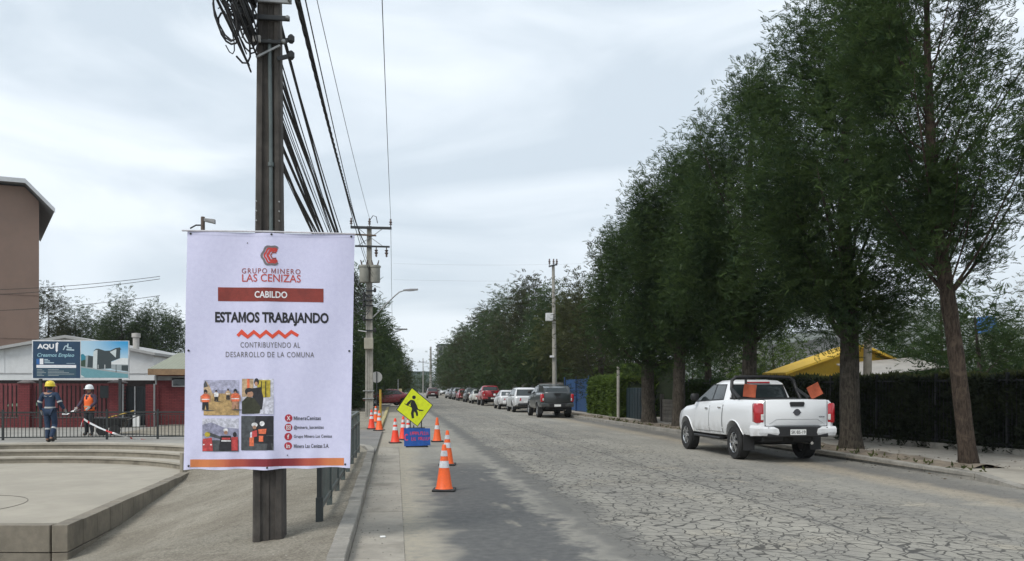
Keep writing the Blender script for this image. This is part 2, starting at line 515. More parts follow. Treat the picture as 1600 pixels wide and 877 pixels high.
def verge_fn(u, v):
    y = 14.05 + v * 160
    k = np.interp(y, [p[1] for p in KR], [p[0] for p in KR])
    x = k + 0.17 + u * 1.05
    b = 0.03 * math.sin(y * 2.1 + u * 5) + 0.025 * math.sin(y * 5.3 + u * 3) + 0.02 * math.sin(y * 11 + u * 9)
    return (x, y, 0.115 + (b + 0.045) * math.sin(math.pi * u) - (0.03 if u > 0.99 else 0))
tag(MB().grid(verge_fn, 9, 520).build('verge', VERGE, smooth=60), kind='structure')
pav = MB().add([(10.9, 14, 0.07), (16, 14, 0.07), (16, 170, 0.07), (9.6, 170, 0.07), (9.9, 60, 0.07), (10.5, 33, 0.07)],
               [(0, 1, 2, 3, 4, 5)]).build('pavement', MATS['joint_dirt'], fix=False)
tag(pav, kind='structure')
slab = None
for i in range(22):
    y0 = 14.0 + i * 2.0
    k = float(np.interp(y0, [p[1] for p in KR], [p[0] for p in KR])) + 1.0
    for j in range(2):
        me = slab.data if slab else None
        if slab is None:
            o = slab = MB().box(0, 1.49, 0.005, 1.985, 0, 0.058, 0.006).build('slab', PAVE, pav)
        else:
            o = link_mesh('slab', me, pav)
        o.location = (k + 0.02 + j * 1.5, y0, 0.071 + rnd.uniform(-.004, .004))
        o.rotation_euler = (rnd.uniform(-.002, .002), rnd.uniform(-.002, .002), 0)

# ------------------------------------------------------------------ left: dusty pavement that falls towards a sunken amphitheatre
DIRT = NT('dusty_ground')
_a = DIRT.noise(0.6, 6, 0.62, None, 0.4); _b = DIRT.noise(38.0, 5, 0.75); _c = DIRT.noise(5.0, 4, 0.6)
_col = DIRT.mix(DIRT.smooth(_a, 0.32, 0.68), (0.225, 0.202, 0.162), (0.31, 0.285, 0.235))
_col = DIRT.mix(DIRT.smooth(_c, 0.50, 0.70, 0, 0.5), _col, (0.17, 0.15, 0.12))
_col = DIRT.mix(0.55, _col, DIRT.mix(DIRT.smooth(_b, 0.30, 0.70), (0.25, 0.24, 0.22), (1.7, 1.7, 1.7)), 'MULTIPLY')
DIRT.link(_col, 'Base Color'); DIRT.b.inputs['Roughness'].default_value = 0.97
DIRT.b.inputs['Specular IOR Level'].default_value = 0.15
DIRT.bump(DIRT.math('ADD', _b, DIRT.math('MULTIPLY', _c, 0.6)), 0.8, 0.03)
DIRT = DIRT.m
ZF = -0.43                                   # floor of the amphitheatre
PA = CW(-7.85, 20.0); PB = CW(-6.7, 12.4); PC = CW(-12.0, 12.4)
# left border of the slope (camera metres right, forward, height) and the kerb border
LB = [(-13.0, 2.0, -1.25), (-12.0, 7.0, -1.25), (-9.6, 9.6, -1.22), (-7.4, 11.7, -1.0), (-6.66, 12.4, -0.93), (-7.0, 14.8, -0.80), (-7.35, 17.0, -0.67),
      (-7.7, 19.4, -0.52), (-7.95, 20.6, -0.30), (-7.9, 21.8, 0.03), (-7.2, 23.0, 0.09), (-7.0, 25.0, 0.10)]
KB = [(-0.44, -2.0), (-0.44, 3.0), (-0.44, 6.0), (-0.44, 8.5), (-0.45, 10.5), (-0.45, 12.6), (-0.45, 14.6), (-0.47, 16.8), (-0.48, 18.4), (-0.5, 20.0), (-0.75, 21.8), (-1.2, 22.8)]
LBW = [CW(a, b, c) for a, b, c in LB]
KBW = [Vector((a - 0.15, b, 0.125)) for a, b in KB]
def dirt_pt(u, v):
    f = v * (len(LB) - 1)
    i = min(int(f), len(LB) - 2); t = f - i
    l = LBW[i].lerp(LBW[i + 1], t); k = KBW[i].lerp(KBW[i + 1], t)
    p = l.lerp(k, u)
    e = u * u * (3 - 2 * u)
    p.z = l.z + (k.z - l.z) * (0.45 * u + 0.55 * min(1, e * 1.25))
    w = math.sin(math.pi * u) * 0.02
    p.z += w * (math.sin(p.x * 3.1 + p.y * 1.7) + math.sin(p.x * 1.3 - p.y * 2.9))
    return tuple(p)
dirt = tag(MB().grid(dirt_pt, 60, 110).build('dirt_pavement', DIRT, smooth=80), kind='structure')
def dirt_z(x, y):                            # height of the slope under a point
    best = 9e9; zz = 0
    for me_v in dirt_np:
        pass
    d = (dirt_np[:, 0] - x) ** 2 + (dirt_np[:, 1] - y) ** 2
    return float(dirt_np[int(np.argmin(d)), 2])
dirt_np = np.array([v.co[:] for v in dirt.data.vertices])
dirt_z = lambda x, y: float(dirt_np[int(np.argmin((dirt_np[:, 0] - x) ** 2 + (dirt_np[:, 1] - y) ** 2)), 2])

sheet('footway', [(-4.4, 22.3), (-0.65, 22.3), (-0.65, 66.4), (-9.5, 66.4), (-9.5, 30), (-4.4, 27)], 0.066, DIRT)
sheet('footway', [(-40, 78.5), (-0.65, 78.5), (-0.65, 300), (-40, 300)], 0.066, DIRT)

# amphitheatre
PLAZA = mat('plaza_concrete', (0.335, 0.305, 0.25), 0.9, 0.12, 0.5, bump=0.25, bscale=35, stain=((0.23, 0.205, 0.165), 0.5, 0.6))
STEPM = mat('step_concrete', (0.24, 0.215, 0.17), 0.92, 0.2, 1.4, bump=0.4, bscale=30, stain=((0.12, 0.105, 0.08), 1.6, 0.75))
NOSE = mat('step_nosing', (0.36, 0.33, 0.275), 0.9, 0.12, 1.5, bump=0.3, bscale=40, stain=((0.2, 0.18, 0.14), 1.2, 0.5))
CX, CZ = -12.5, 17.2
A0, A1, NA = 35.0, 178.0, 60
def arc(r, a):
    return CW(CX + r * math.cos(R(a)), CZ + r * math.sin(R(a)))
angs = [A0 + (A1 - A0) * i / NA for i in range(NA + 1)]
fl = [arc(5.66, a) for a in angs] + [CW(-30, 17), CW(-30, 12.45), CW(-6.78, 12.45), CW(-7.9, 20.0)]
sheet('plaza_floor', [(p.x, p.y) for p in fl], ZF, PLAZA)
def ring_solid(mb, r0, r1, z0, z1, a_list):
    rings = []
    for a in a_list:
        p, q = arc(r0, a), arc(r1, a)
        rings.append([(p.x, p.y, z0), (q.x, q.y, z0), (q.x, q.y, z1), (p.x, p.y, z1)])
    return mb.loft(rings)
steps = ring_solid(MB(), 6.3, 7.0, -0.9, -0.50, angs).build('steps', STEPM)
tag(steps, kind='structure')
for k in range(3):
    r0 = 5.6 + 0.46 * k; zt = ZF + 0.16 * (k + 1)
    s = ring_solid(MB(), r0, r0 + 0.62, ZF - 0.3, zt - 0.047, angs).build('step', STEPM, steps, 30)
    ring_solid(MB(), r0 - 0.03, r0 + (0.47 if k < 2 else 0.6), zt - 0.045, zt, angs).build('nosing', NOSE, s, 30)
_e0, _e1 = arc(5.35, A0), arc(7.4, A0)
MB().bar((_e0.x + .08, _e0.y - .1, -.55), (_e1.x + .08, _e1.y - .1, -.55), .26, 1.2).build('cheek', STEPM, steps)
outer = []
for a in angs:
    d = arc(1, a) - arc(0, a)
    rmax = 45.0
    if d.x > 1e-3:
        rmax = min(rmax, (-1.3 - arc(0, a).x) / d.x)
    outer.append(arc(max(rmax, 7.0), a))
pl = [arc(6.9, a) for a in angs]
mb = MB()
mb.add([(p.x, p.y, 0.048) for p in pl] + [(p.x, p.y, 0.048) for p in outer],
       [(i, i + 1, NA + 2 + i, NA + 1 + i) for i in range(NA)])
tag(mb.build('plaza', mat('plaza_upper', (0.26, 0.25, 0.225), 0.92, 0.16, 0.7, bump=0.3, bscale=35), fix=False), kind='structure')
# thin circular joint cut in the floor at the left
mb = MB()
mb.tube([tuple(CW(-9.9 + 1.25 * math.cos(R(a)), 14.4 + 1.5 * math.sin(R(a)), ZF + 0.003)) for a in range(-60, 100, 6)], 0.005, 4)
tag(mb.build('floor_joint', MATS['joint_dirt']), kind='structure')

# block wall round the floor
BLOCK = mat('wall_block', (0.215, 0.19, 0.15), 0.93, 0.2, 1.5, bump=0.5, bscale=40, stain=((0.11, 0.098, 0.08), 1.3, 0.7))
wall = MB()
_in = (PA - PB).normalized() * .06 + Vector((-.06, 0, 0))
wall.bar((PA.x - .06, PA.y, -0.97), (PB.x + _in.x, PB.y + _in.y, -0.97), 0.06, 0.96).bar((PB.x + _in.x - .04, PB.y + _in.y, -0.975), (PC.x, PC.y + .06, -0.975), 0.06, 0.95)
wall = tag(wall.build('plaza_wall', MATS['joint_dirt']), 'low beige block wall along the edge of the sunken plaza floor', 'wall')
proto = None
def block_row(a, b, n, z0, z1, off):
    global proto
    d = (b - a); L = d.length / n
    ang = math.atan2(d.y, d.x)
    for k in range(n):
        p = a + d * ((k + off) / n)
        if proto is None:
            proto = MB().box(0.012, 0.988, -0.11, 0.11, 0, 1, 0.009).build('block', BLOCK, wall)
            o = proto
        else:
            o = link_mesh('block', proto.data, wall)
        o.location = (p.x, p.y, z0)
        o.rotation_euler = (0, 0, ang + rnd.uniform(-.008, .008))
        o.scale = (L, 1, (z1 - z0) + rnd.uniform(-.006, .006))
_d = (PA - PB).normalized(); PB0 = PB - _d * .11; PBF = PB - (PB - PC).normalized() * .113
block_row(PB0, PA, 12, -0.80, ZF + 0.025, 0.0)
block_row(PB0, PA, 12, -1.20, -0.81, 0.0)
block_row(PC, PBF, 5, -0.80, ZF + 0.025, 0.0)
block_row(PC, PBF, 5, -1.20, -0.81, 0.0)

# loose pebbles on the dusty slope and grit in the gutter
mb = MB()
ico = [(0, 0, .6), (.8, .1, 0), (.1, .7, .05), (-.7, .2, 0), (-.2, -.8, 0), (.4, -.5, .3)]
icf = [(0, 1, 2), (0, 2, 3), (0, 3, 4), (0, 4, 5), (0, 5, 1)]
for i in range(1500):
    u, v = rnd.random(), rnd.uniform(.2, .9)
    x, y, z = dirt_pt(u, v)
    s = rnd.choice((.006, .008, .010, .013, .018)); a = rnd.uniform(0, 6.28)
    mb.add([(x + s * (px * math.cos(a) - py * math.sin(a)), y + s * (px * math.sin(a) + py * math.cos(a)), z + s * pz) for px, py, pz in ico], icf)
tag(mb.build('pebbles', mat('pebble', (0.27, 0.25, 0.21), 0.9, 0.35, 30), fix=False), 'scattered small pebbles on the dusty pavement', 'pebbles', kind='stuff')
mb = MB()
for i in range(700):
    x = rnd.choice((rnd.uniform(-.42, .1), rnd.uniform(-.42, -.2), rnd.uniform(.05, 2.5), rnd.uniform(8.6, 9.9)))
    y = rnd.uniform(5, 24); s = rnd.choice((.006, .008, .012, .016)); a = rnd.uniform(0, 6.28)
    z0 = 0.012 if x < 0.09 else 0.001
    mb.add([(x + s * (px * math.cos(a) - py * math.sin(a)), y + s * (px * math.sin(a) + py * math.cos(a)), z0 + s * pz) for px, py, pz in ico], icf)
tag(mb.build('road_grit', mat('grit', (0.2, 0.185, 0.16), 0.9, 0.4, 30), fix=False), 'loose grit along the gutter and road edge', 'grit', kind='stuff')
for k, (px, py) in enumerate(((598, 842), (526, 700), (172, 813))):
    p = GP(px, py) if px > 540 else None
    if p is None: continue
    o = MB().box(p.x - .03, p.x + .03, p.y - .02, p.y + .025, 0.013, 0.03, .006).build('litter', mat('litter_white', (0.7, 0.7, 0.68), 0.7))
    tag(o, 'crumpled white scrap of litter lying in the concrete gutter', 'litter')

# ================================================================== concrete pole, banner, overhead lines
def raw_text(s, offset, shear, spacing):
    cu = bpy.data.curves.new('t', 'FONT')
    cu.body = s; cu.offset = offset; cu.shear = shear; cu.space_character = spacing; cu.resolution_u = 3
    ob = bpy.data.objects.new('t', cu)
    col.objects.link(ob)
    dg = bpy.context.evaluated_depsgraph_get()
    me = bpy.data.meshes.new_from_object(ob.evaluated_get(dg))
    v = [tuple(p.co) for p in me.vertices]
    f = [tuple(p.vertices) for p in me.polygons]
    bpy.data.objects.remove(ob); bpy.data.curves.remove(cu); bpy.data.meshes.remove(me)
    return v, f
def text_geo(s, offset=0.0, shear=0.0, spacing=1.0):
    if 'M' not in s:
        v, f = raw_text(s, offset, shear, spacing)
    else:                                    # the capital M is drawn anew, with its middle reaching the baseline
        v, f = [], []
        st = raw_text('I', offset, 0, 1)[0]
        sw = max(p[0] for p in st) - min(p[0] for p in st); Hc = max(p[1] for p in st); Lc = min(p[1] for p in st)
        i = 0
        while i < len(s):
            j = s.find('M', i)
            seg = s[i:] if j < 0 else s[i:j]
            if seg.strip():
                full = raw_text(s[:i] + seg, offset, shear, spacing) if i == 0 else None
                if full is None:
                    t = seg.lstrip(); k = i + len(seg) - len(t)
                    vv, ff = raw_text(t, offset, shear, spacing)
                    d = adv(s[:k], spacing)
                    full = ([(p[0] + d, p[1], 0) for p in vv], ff)
                b = len(v); v += full[0]; f += [tuple(b + q for q in w) for w in full[1]]
            if j < 0: break
            mv = raw_text('M', offset, 0, 1)[0]
            x0, x1 = min(p[0] for p in mv), max(p[0] for p in mv)
            d = adv(s[:j], spacing)
            W, tv, H = x1 - x0, sw * 1.75, Hc - Lc
            pts = [(0, 0), (0, H), (sw * 1.1, H), (W / 2, tv), (W - sw * 1.1, H), (W, H), (W, 0), (W - sw, 0), (W - sw, H - tv), (W / 2, 0), (sw, H - tv), (sw, 0)]
            b = len(v); v += [(d + x0 + px_ + shear * (py_), Lc + py_, 0) for px_, py_ in pts]; f.append(tuple(b + q for q in range(12)))
            i = j + 1
    xs = [p[0] for p in v]; ys = [p[1] for p in v]
    x0, x1, y0, y1 = min(xs), max(xs), min(ys), max(ys)
    return [((p[0] - x0) / (x1 - x0), (p[1] - y0) / (y1 - y0)) for p in v], f
def adv(prefix, spacing):                    # how far the pen has moved after a piece of text
    if not prefix: return 0.0
    a = max(p[0] for p in raw_text(prefix + 'I', 0, 0, spacing)[0])
    b = max(p[0] for p in raw_text('I', 0, 0, spacing)[0])
    return a - b
def ink(name, c, rough=0.6):
    return mat('ink_' + name, c, rough, 0.38 if name.startswith('p_') else 0.06, 26 if name.startswith('p_') else 14)
INK_BLACK = ink('black', (0.012, 0.012, 0.014)); INK_WHITE = ink('white', (0.78, 0.78, 0.8))
INK_RED = ink('red', (0.52, 0.05, 0.04)); INK_BRICK = ink('brick', (0.30, 0.055, 0.04))
INK_GREY = ink('grey', (0.16, 0.15, 0.16))

# --- near pole
PX, PYW = -1.31, 9.03
pz0 = dirt_z(PX, PYW) - 0.06
def pole_sec(w, d, z, x=PX, y=PYW, rec=0.03):
    a, b = w / 2, d / 2
    pts = [(-a, -b + .02), (-a + .02, -b), (-a * .52, -b), (-a * .42, -b + rec), (-a * .10, -b + rec), (-a * .05, -b + rec - .012), (a * .05, -b + rec - .012), (a * .10, -b + rec), (a * .42, -b + rec), (a * .52, -b), (a - .02, -b), (a, -b + .02),
           (a, b - .02), (a - .02, b), (-a + .02, b), (-a, b - .02)]
    return [(x + p[0], y + p[1], z) for p in pts]
pole = thing('utility_pole', 'dark concrete utility pole carrying the white banner, cables bundled at its top', 'utility pole', (PX, PYW, pz0), group=None)
mb = MB().loft([pole_sec(0.315, 0.29, pz0 - .1), pole_sec(0.305, 0.28, 1.0), pole_sec(0.225, 0.22, 5.8), pole_sec(0.17, 0.17, 10.6)])
mb.build('shaft', POLECON, pole)
mb = MB(); mb.tube([(PX + .03, PYW - .125, 3.2), (PX + .025, PYW - .115, 4.4), (PX + .012, PYW - .108, 5.25)], 0.02, 8)
mb.lathe([(.03, 3.93), (.03, 3.97)], (PX + .028, PYW - .12, 0), 'z', 8)
mb.build('conduit', mat('conduit_grey', (0.10, 0.125, 0.125), 0.5), pole, 40)
for z, w, ex, m in ((5.66, .07, .12, GALV), (5.47, .05, .10, DARKMETAL), (5.22, .035, .06, DARKMETAL)):
    b = MB().box(PX - .16, PX + .12 + ex, PYW - .145, PYW - .115, z - w / 2, z + w / 2, .006).build('bracket', m, pole)
    MB().lathe([(.012, 0), (.022, .01), (.022, .03), (.01, .04)], (PX + .10 + ex, PYW - .18, z), 'y', 8).build('bolt', GALV, b)
for z in (5.05, 5.22):
    mb = MB().bar((PX + .09, PYW - .12, z), (PX + .25, PYW - .09, z + .06), .03, .04)
    mb.lathe([(.02, -.04), (.035, -.02), (.035, .03), (.015, .05)], (PX + .23, PYW - .10, z + .05), 'z', 8)
    mb.build('clamp', DARKMETAL, pole)
MB().bar((PX - .12, PYW - .13, 5.05), (PX + .12, PYW - .125, 5.19), .025, .02).build('strap', GALV, pole)
MB().box(PX - .15, PX - .07, PYW - .165, PYW - .135, 5.2, 5.27, .005).build('tag_plate', mat('tag_grey', (0.35, 0.34, 0.32), .6), pole)
for s_ in (-1, 1):
    for k in range(3):
        MB().lathe([(.008, 0), (.008, .02)], (PX + s_ * .115, PYW - .155, 3.36 + k * .1), 'y', 6).build('bolt', GALV, pole)
for k, (dx, dz, r) in enumerate(((-.27, 5.62, .055), (-.36, 5.75, .06), (-.22, 5.38, .05), (-.30, 5.93, .06))):
    mb = MB().lathe([(.02, -.20), (r * .9, -.15), (r, -.05), (r, .12), (r * .8, .17), (.02, .21)], (0, 0, 0), 'z', 10)
    sp = mb.build('splice_closure', BLACK, pole, 40, local=True)
    sp.location = (dx, -.05 - .03 * k, dz - pz0); sp.rotation_euler = (R(18), R(-22), 0)
mb = MB()
for i in range(30):                                   # slack loops tied to the pole
    a = rnd.uniform(0, 6.28); cx, cz = PX - rnd.uniform(.18, .42), rnd.uniform(5.25, 5.95)
    rx, rz = rnd.uniform(.05, .12), rnd.uniform(.12, .32)
    n = rnd.randint(9, 15)
    mb.tube([(cx + rx * math.cos(a + t * .5) - .25 * (rz * math.sin(a + t * .5)), PYW - .12 - .01 * t - rnd.uniform(0, .02), cz + rz * math.sin(a + t * .5)) for t in range(n)], rnd.uniform(.006, .012), 5)
mb.build('slack_cable', CABLE, pole)
# top crossarm of this pole (above the picture) that carries the thin high wires
MB().bar((PX - 1.9, PYW - .15, 10.25), (PX + 1.25, PYW - .15, 10.25), .09, .11).build('crossarm', DARKMETAL, pole)

# --- banner
BY = 8.86
def bdisp(x, z):
    d = 0.014 * math.sin(x * 5.2 + 0.6) * math.sin(z * 1.9 + 0.4) + 0.006 * math.sin(x * 9.0 - z * 3.0)
    d -= 0.022 * math.exp(-((x - PX) / .11) ** 2)                     # pushed forward by the pole
    d += 0.020 * (abs(x - PX) / .83) ** 2
    e = max(0, (1.05 - z) / .26)
    d += 0.012 * e * math.sin(x * 15) + .008 * e * math.sin(x * 31 + 1)
    return d
bTL, bTR, bBL, bBR = PY(292, 361, BY), PY(554, 366, BY), PY(286, 735, BY), PY(547, 731, BY)
def bpos(u, v, off=0.0):
    p = bTL.lerp(bTR, u).lerp(bBL.lerp(bBR, u), v)
    z = p.z
    if v > .97: z += 0.006 * math.sin(u * 23) + .004 * math.sin(u * 9)
    if v < .02: z -= 0.008 * math.sin(u * math.pi * 1)
    return (p.x, BY + bdisp(p.x, p.z) - off, z)
FAB = NT('banner_fabric')
_n = FAB.noise(22, 6, 0.75); _f = FAB.noise(260, 2, 0.5)
FAB.link(FAB.mix(FAB.smooth(_n, 0.3, 0.7), (0.625, 0.62, 0.82), (0.685, 0.68, 0.875)), 'Base Color')
FAB.b.inputs['Roughness'].default_value = 0.65
FAB.bump(_f, 0.05, 0.003)
FABW = FAB.m
def bback(u, v):
    p = bpos(u, v, -.004); return p
mbb = MB().grid(lambda u, v: bpos(u, v), 60, 60)
banner = mbb.build('banner', FABW, fix=False, smooth=60)
tag(banner, 'large white printed banner tied to the near concrete pole', 'banner')
MB().grid(lambda u, v: bpos(1 - u, v, -.004), 40, 40).build('backing', FABW, banner, 60, fix=False)
def hemfn(v0, v1):
    return lambda u, v: bpos(u, v0 + (v1 - v0) * v, .0015)
MB().grid(hemfn(.0, .014), 60, 1).build('hem', FABW, banner, fix=False)
MB().grid(hemfn(.986, 1.0), 60, 1).build('hem', FABW, banner, fix=False)
MB().tube([(bTL.x - .05, BY + .01, bTL.z + .004), (PX, BY - .012, bTL.z + .012), (bTR.x + .012, BY + .01, bTR.z + .004)], .009, 6).build('top_rod', mat('rod', (.55, .53, .56), .5), banner, 60)
for u, v in ((.5, .006), (.02, .5), (.98, .5), (.5, .99), (.03, .985), (.97, .985), (.02, .01), (.98, .01)):
    p = bpos(u, v, .004)
    MB().lathe([(.011, -.002), (.011, .002), (.005, .003)], p, 'y', 8).build('eyelet', DARKMETAL, banner)
for zt in (3.12, .93):
    MB().tube([(PX - .2, BY - .0, zt), (PX - .205, PYW + .1, zt + .02), (PX, PYW + .22, zt), (PX + .205, PYW + .1, zt), (PX + .2, BY, zt)], .006, 5).build('tie_cord', INK_BLACK, banner)

class Print:
    """flat print on a square-to-the-road surface; places things by where they sit on the sheet"""
    def __init__(s, parent, y, disp=None):
        s.parent, s.y, s.disp = parent, y, disp or (lambda x, z: 0.0)
    def pt(s, x, z, off):
        return (x, s.y + s.disp(x, z) - off, z)
    def frame(s, x0, y0, x1, y1):
        cx, cy = (x0 + x1) / 2, (y0 + y1) / 2
        return PY(x0, cy, s.y).x, PY(x1, cy, s.y).x, PY(cx, y1, s.y).z, PY(cx, y0, s.y).z
    def text(s, body, box, m, off=.003, bold=0.0, shear=0.0, spacing=1.0, name='lettering'):
        X0, X1, Z0, Z1 = s.frame(*box)
        v, f = text_geo(body, bold, shear, spacing)
        # one mesh for each word: glyph pieces are grouped wherever a wide gap shows
        par = list(range(len(v)))
        def find(i):
            while par[i] != i:
                par[i] = par[par[i]]; i = par[i]
            return i
        for w in f:
            for q in w[1:]: par[find(q)] = find(w[0])
        isl = {}
        for w in f: isl.setdefault(find(w[0]), []).append(w)
        spans = sorted((min(v[q][0] for w in ws for q in w), max(v[q][0] for w in ws for q in w), r) for r, ws in isl.items())
        words, end, gap = [], -9, .32 * (Z1 - Z0) / (X1 - X0) if ' ' in body else 9
        for a, b, r in spans:
            if not words or a - end > gap: words.append([])
            words[-1].append(r); end = max(end, b)
        o = None
        for ws in words:
            ff = [w for r in ws for w in isl[r]]
            used = sorted({q for w in ff for q in w}); ix = {q: i for i, q in enumerate(used)}
            o = MB().add([s.pt(X0 + v[q][0] * (X1 - X0), Z0 + v[q][1] * (Z1 - Z0), off) for q in used], [tuple(ix[q] for q in w) for w in ff]).build(name, m, s.parent, fix=False)
        return o
    def rect(s, box, m, off=.0025, name='print_panel', n=12):
        X0, X1, Z0, Z1 = s.frame(*box)
        return MB().grid(lambda u, v: s.pt(X0 + u * (X1 - X0), Z0 + v * (Z1 - Z0), off), n, max(2, n // 3)).build(name, m, s.parent, fix=False)
    def stroke(s, pts, w, m, off=.003, name='mark', closed=False):
        P = [PY(a, b, s.y) for a, b in pts]
        mb = MB()
        n = len(P)
        q = [(p.x, p.z) for p in P]
        L, Rr = [], []
        for i in range(n):
            a = q[(i - 1) % n] if closed or i > 0 else q[i]; b = q[(i + 1) % n] if closed or i < n - 1 else q[i]
            dx, dz = b[0] - a[0], b[1] - a[1]
            l = math.hypot(dx, dz) or 1
            nx, nz = -dz / l, dx / l
            k = 1.0
            if 0 < i < n - 1 or closed:
                e = (q[i][0] - a[0], q[i][1] - a[1]); el = math.hypot(*e) or 1
                k = 1 / max(.5, abs(nx * -e[1] / el + nz * e[0] / el))
            L.append(s.pt(q[i][0] + nx * w / 2 * k, q[i][1] + nz * w / 2 * k, off)); Rr.append(s.pt(q[i][0] - nx * w / 2 * k, q[i][1] - nz * w / 2 * k, off))
        m_ = n if closed else n - 1
        mb.add(L + Rr, [(i, (i + 1) % n, n + (i + 1) % n, n + i) for i in range(m_)])
        return mb.build(name, m, s.parent, fix=False)
    def polys(s, items, mats, off=.0045, name='picture_detail'):
        """items: (material index, [(px,py)...]) painted one above the other"""
        mb = MB()
        for k, (mi, pts) in enumerate(items):
            mb.cur = mi
            bm = bmesh.new()
            bm.faces.new([bm.verts.new((p.x, 0, p.z)) for p in (PY(a, b, s.y) for a, b in pts)])
            if max(p[0] for p in pts) - min(p[0] for p in pts) > 14 and s.parent.name.startswith(('banner', 'printed')):
                bmesh.ops.triangulate(bm, faces=bm.faces)
                bmesh.ops.subdivide_edges(bm, edges=bm.edges, cuts=3, use_grid_fill=True)
            bm.verts.index_update()
            mb.add([s.pt(v.co.x, v.co.z, off + .0003 * k) for v in bm.verts], [tuple(v.index for v in f.verts) for f in bm.faces])
            bm.free()
        return mb.build(name, mats, s.parent, fix=False)
def ell(cx, cy, rx, ry, n=12):
    return [(cx + rx * math.cos(2 * math.pi * i / n), cy + ry * math.sin(2 * math.pi * i / n)) for i in range(n)]
def rc(x0, y0, x1, y1):
    return [(x0, y0), (x1, y0), (x1, y1), (x0, y1)]

BP = Print(banner, BY, bdisp)
# logo: three nested cut-off hexagons
for k, (r, w, m) in enumerate(((15.5, .022, INK_GREY), (12.3, .018, INK_RED), (8.6, .024, INK_RED), (5.0, .012, INK_BRICK))):
    cx, cy = 424.5 + k * 1.4, 400
    pts = []
    for q_ in range(25):
        th = R(48 + 264 * q_ / 24)
        hx_ = .93 + .07 * math.cos(6 * th + math.pi * 0)
        pts.append((cx + r * hx_ * math.cos(th), cy - r * hx_ * math.sin(th)))
    BP.stroke(pts, w, m, name='logo_mark')
BP.text('GRUPO MINERO', (377.5, 420, 469.5, 428), INK_BRICK, bold=.004, spacing=1.25)
BP.text('LAS CENIZAS', (378, 429, 470, 441), ink('logo_red', (0.50, 0.065, 0.045)), bold=.006)
BP.rect((340, 450, 505.5, 471.5), mat('ink_maroon', (0.24, 0.035, 0.025), .5, .2, 8), .002, 'title_band', 40)
BP.text('CABILDO', (398, 455.5, 449, 466), INK_WHITE, .004, bold=.022)
BP.text('ESTAMOS TRABAJANDO', (335.5, 488, 513.5, 509.5), INK_BLACK, bold=.036)
zz = [(371, 525)] + [(371 + 94 * (i + .62) / 9.6, 518.5 if i % 2 == 0 else 526.5) for i in range(9)] + [(466, 525)]
BP.stroke(zz, .032, ink('orange_red', (0.72, 0.075, 0.035)), name='zigzag')
BP.text('CONTRIBUYENDO AL', (375.5, 535, 469, 543.5), INK_GREY, bold=.003, spacing=1.15)
BP.text('DESARROLLO DE LA COMUNA', (352.5, 550, 491, 558.5), INK_GREY, bold=.003, spacing=1.15)
GR = NT('ink_bottom_band')
_x = GR.xyz()[0]
_t = GR.smooth(GR.math('ABSOLUTE', GR.math('SUBTRACT', _x, PX + .06)), 0.05, 0.75)
_r = GR.mix(GR.smooth(_t, 0.0, .5), (0.22, 0.02, 0.03), (0.50, 0.10, 0.06)); _r = GR.mix(GR.smooth(_t, .45, 1.0), _r, (0.66, 0.22, 0.08))
GR.link(_r, 'Base Color'); GR.b.inputs['Roughness'].default_value = .6
BP.rect((296.5, 717, 537.5, 729), GR.m, .0025, 'bottom_band', 40)
# four small printed pictures
PH = [ink('p_sky', (0.42, 0.42, 0.55)), ink('p_sand', (0.45, 0.30, 0.13)), ink('p_orange', (0.75, 0.16, 0.07)), ink('p_dark', (0.02, 0.02, 0.025)),
      ink('p_yellow', (0.45, 0.35, 0.04)), ink('p_olive', (0.035, 0.037, 0.02)), ink('p_pale', (0.6, 0.6, 0.68)), ink('p_red', (0.5, 0.06, 0.06)),
      ink('p_hill', (0.28, 0.28, 0.38)), ink('p_grey', (0.07, 0.075, 0.08)), ink('p_tan', (0.5, 0.36, 0.22)), ink('p_skin', (0.4, 0.22, 0.14)), ink('p_white', (0.75, 0.74, 0.75))]
def little(x, y, s, vest, legs=3, hat=3):
    return [(legs, [(x - s * .15, y - s * .42), (x + s * .14, y - s * .42), (x + s * .15, y - s * .02), (x + s * .04, y), (x, y - s * .25), (x - s * .05, y), (x - s * .17, y - s * .02)]),
            (9, [(x - s * .2, y + s * .01), (x + s * .05, y - s * .02), (x + s * .5, y + s * .03), (x + s * .1, y + s * .05)]),
            (11, [(x - s * .25, y - s * .66), (x - s * .15, y - s * .7), (x - s * .19, y - s * .38), (x - s * .25, y - s * .4)]), (11, [(x + s * .25, y - s * .66), (x + s * .15, y - s * .7), (x + s * .19, y - s * .38), (x + s * .25, y - s * .4)]),
            (vest, [(x - s * .09, y - s * .77), (x + s * .09, y - s * .77), (x + s * .21, y - s * .68), (x + s * .17, y - s * .38), (x - s * .17, y - s * .38), (x - s * .21, y - s * .68)]),
            (12, rc(x - s * .18, y - s * .53, x + s * .18, y - s * .49)), (hat, ell(x, y - s * .87, s * .09, s * .115, 10)), (11, ell(x, y - s * .81, s * .055, s * .05, 8))]
p1 = [(0, rc(318, 594, 373.5, 649)), (8, [(318, 612), (340, 609), (373.5, 611), (373.5, 616), (318, 616)]), (1, rc(318, 615, 373.5, 649)), (10, [(318, 600), (322, 596), (328, 605), (333, 618), (318, 620)]), (9, [(318, 600), (321, 595), (325, 604), (318, 606)])]
p1 += little(321, 641, 33, 2) + little(338, 627, 18, 12) + little(356.5, 624, 17, 10) + little(368, 640, 33, 2, 11)
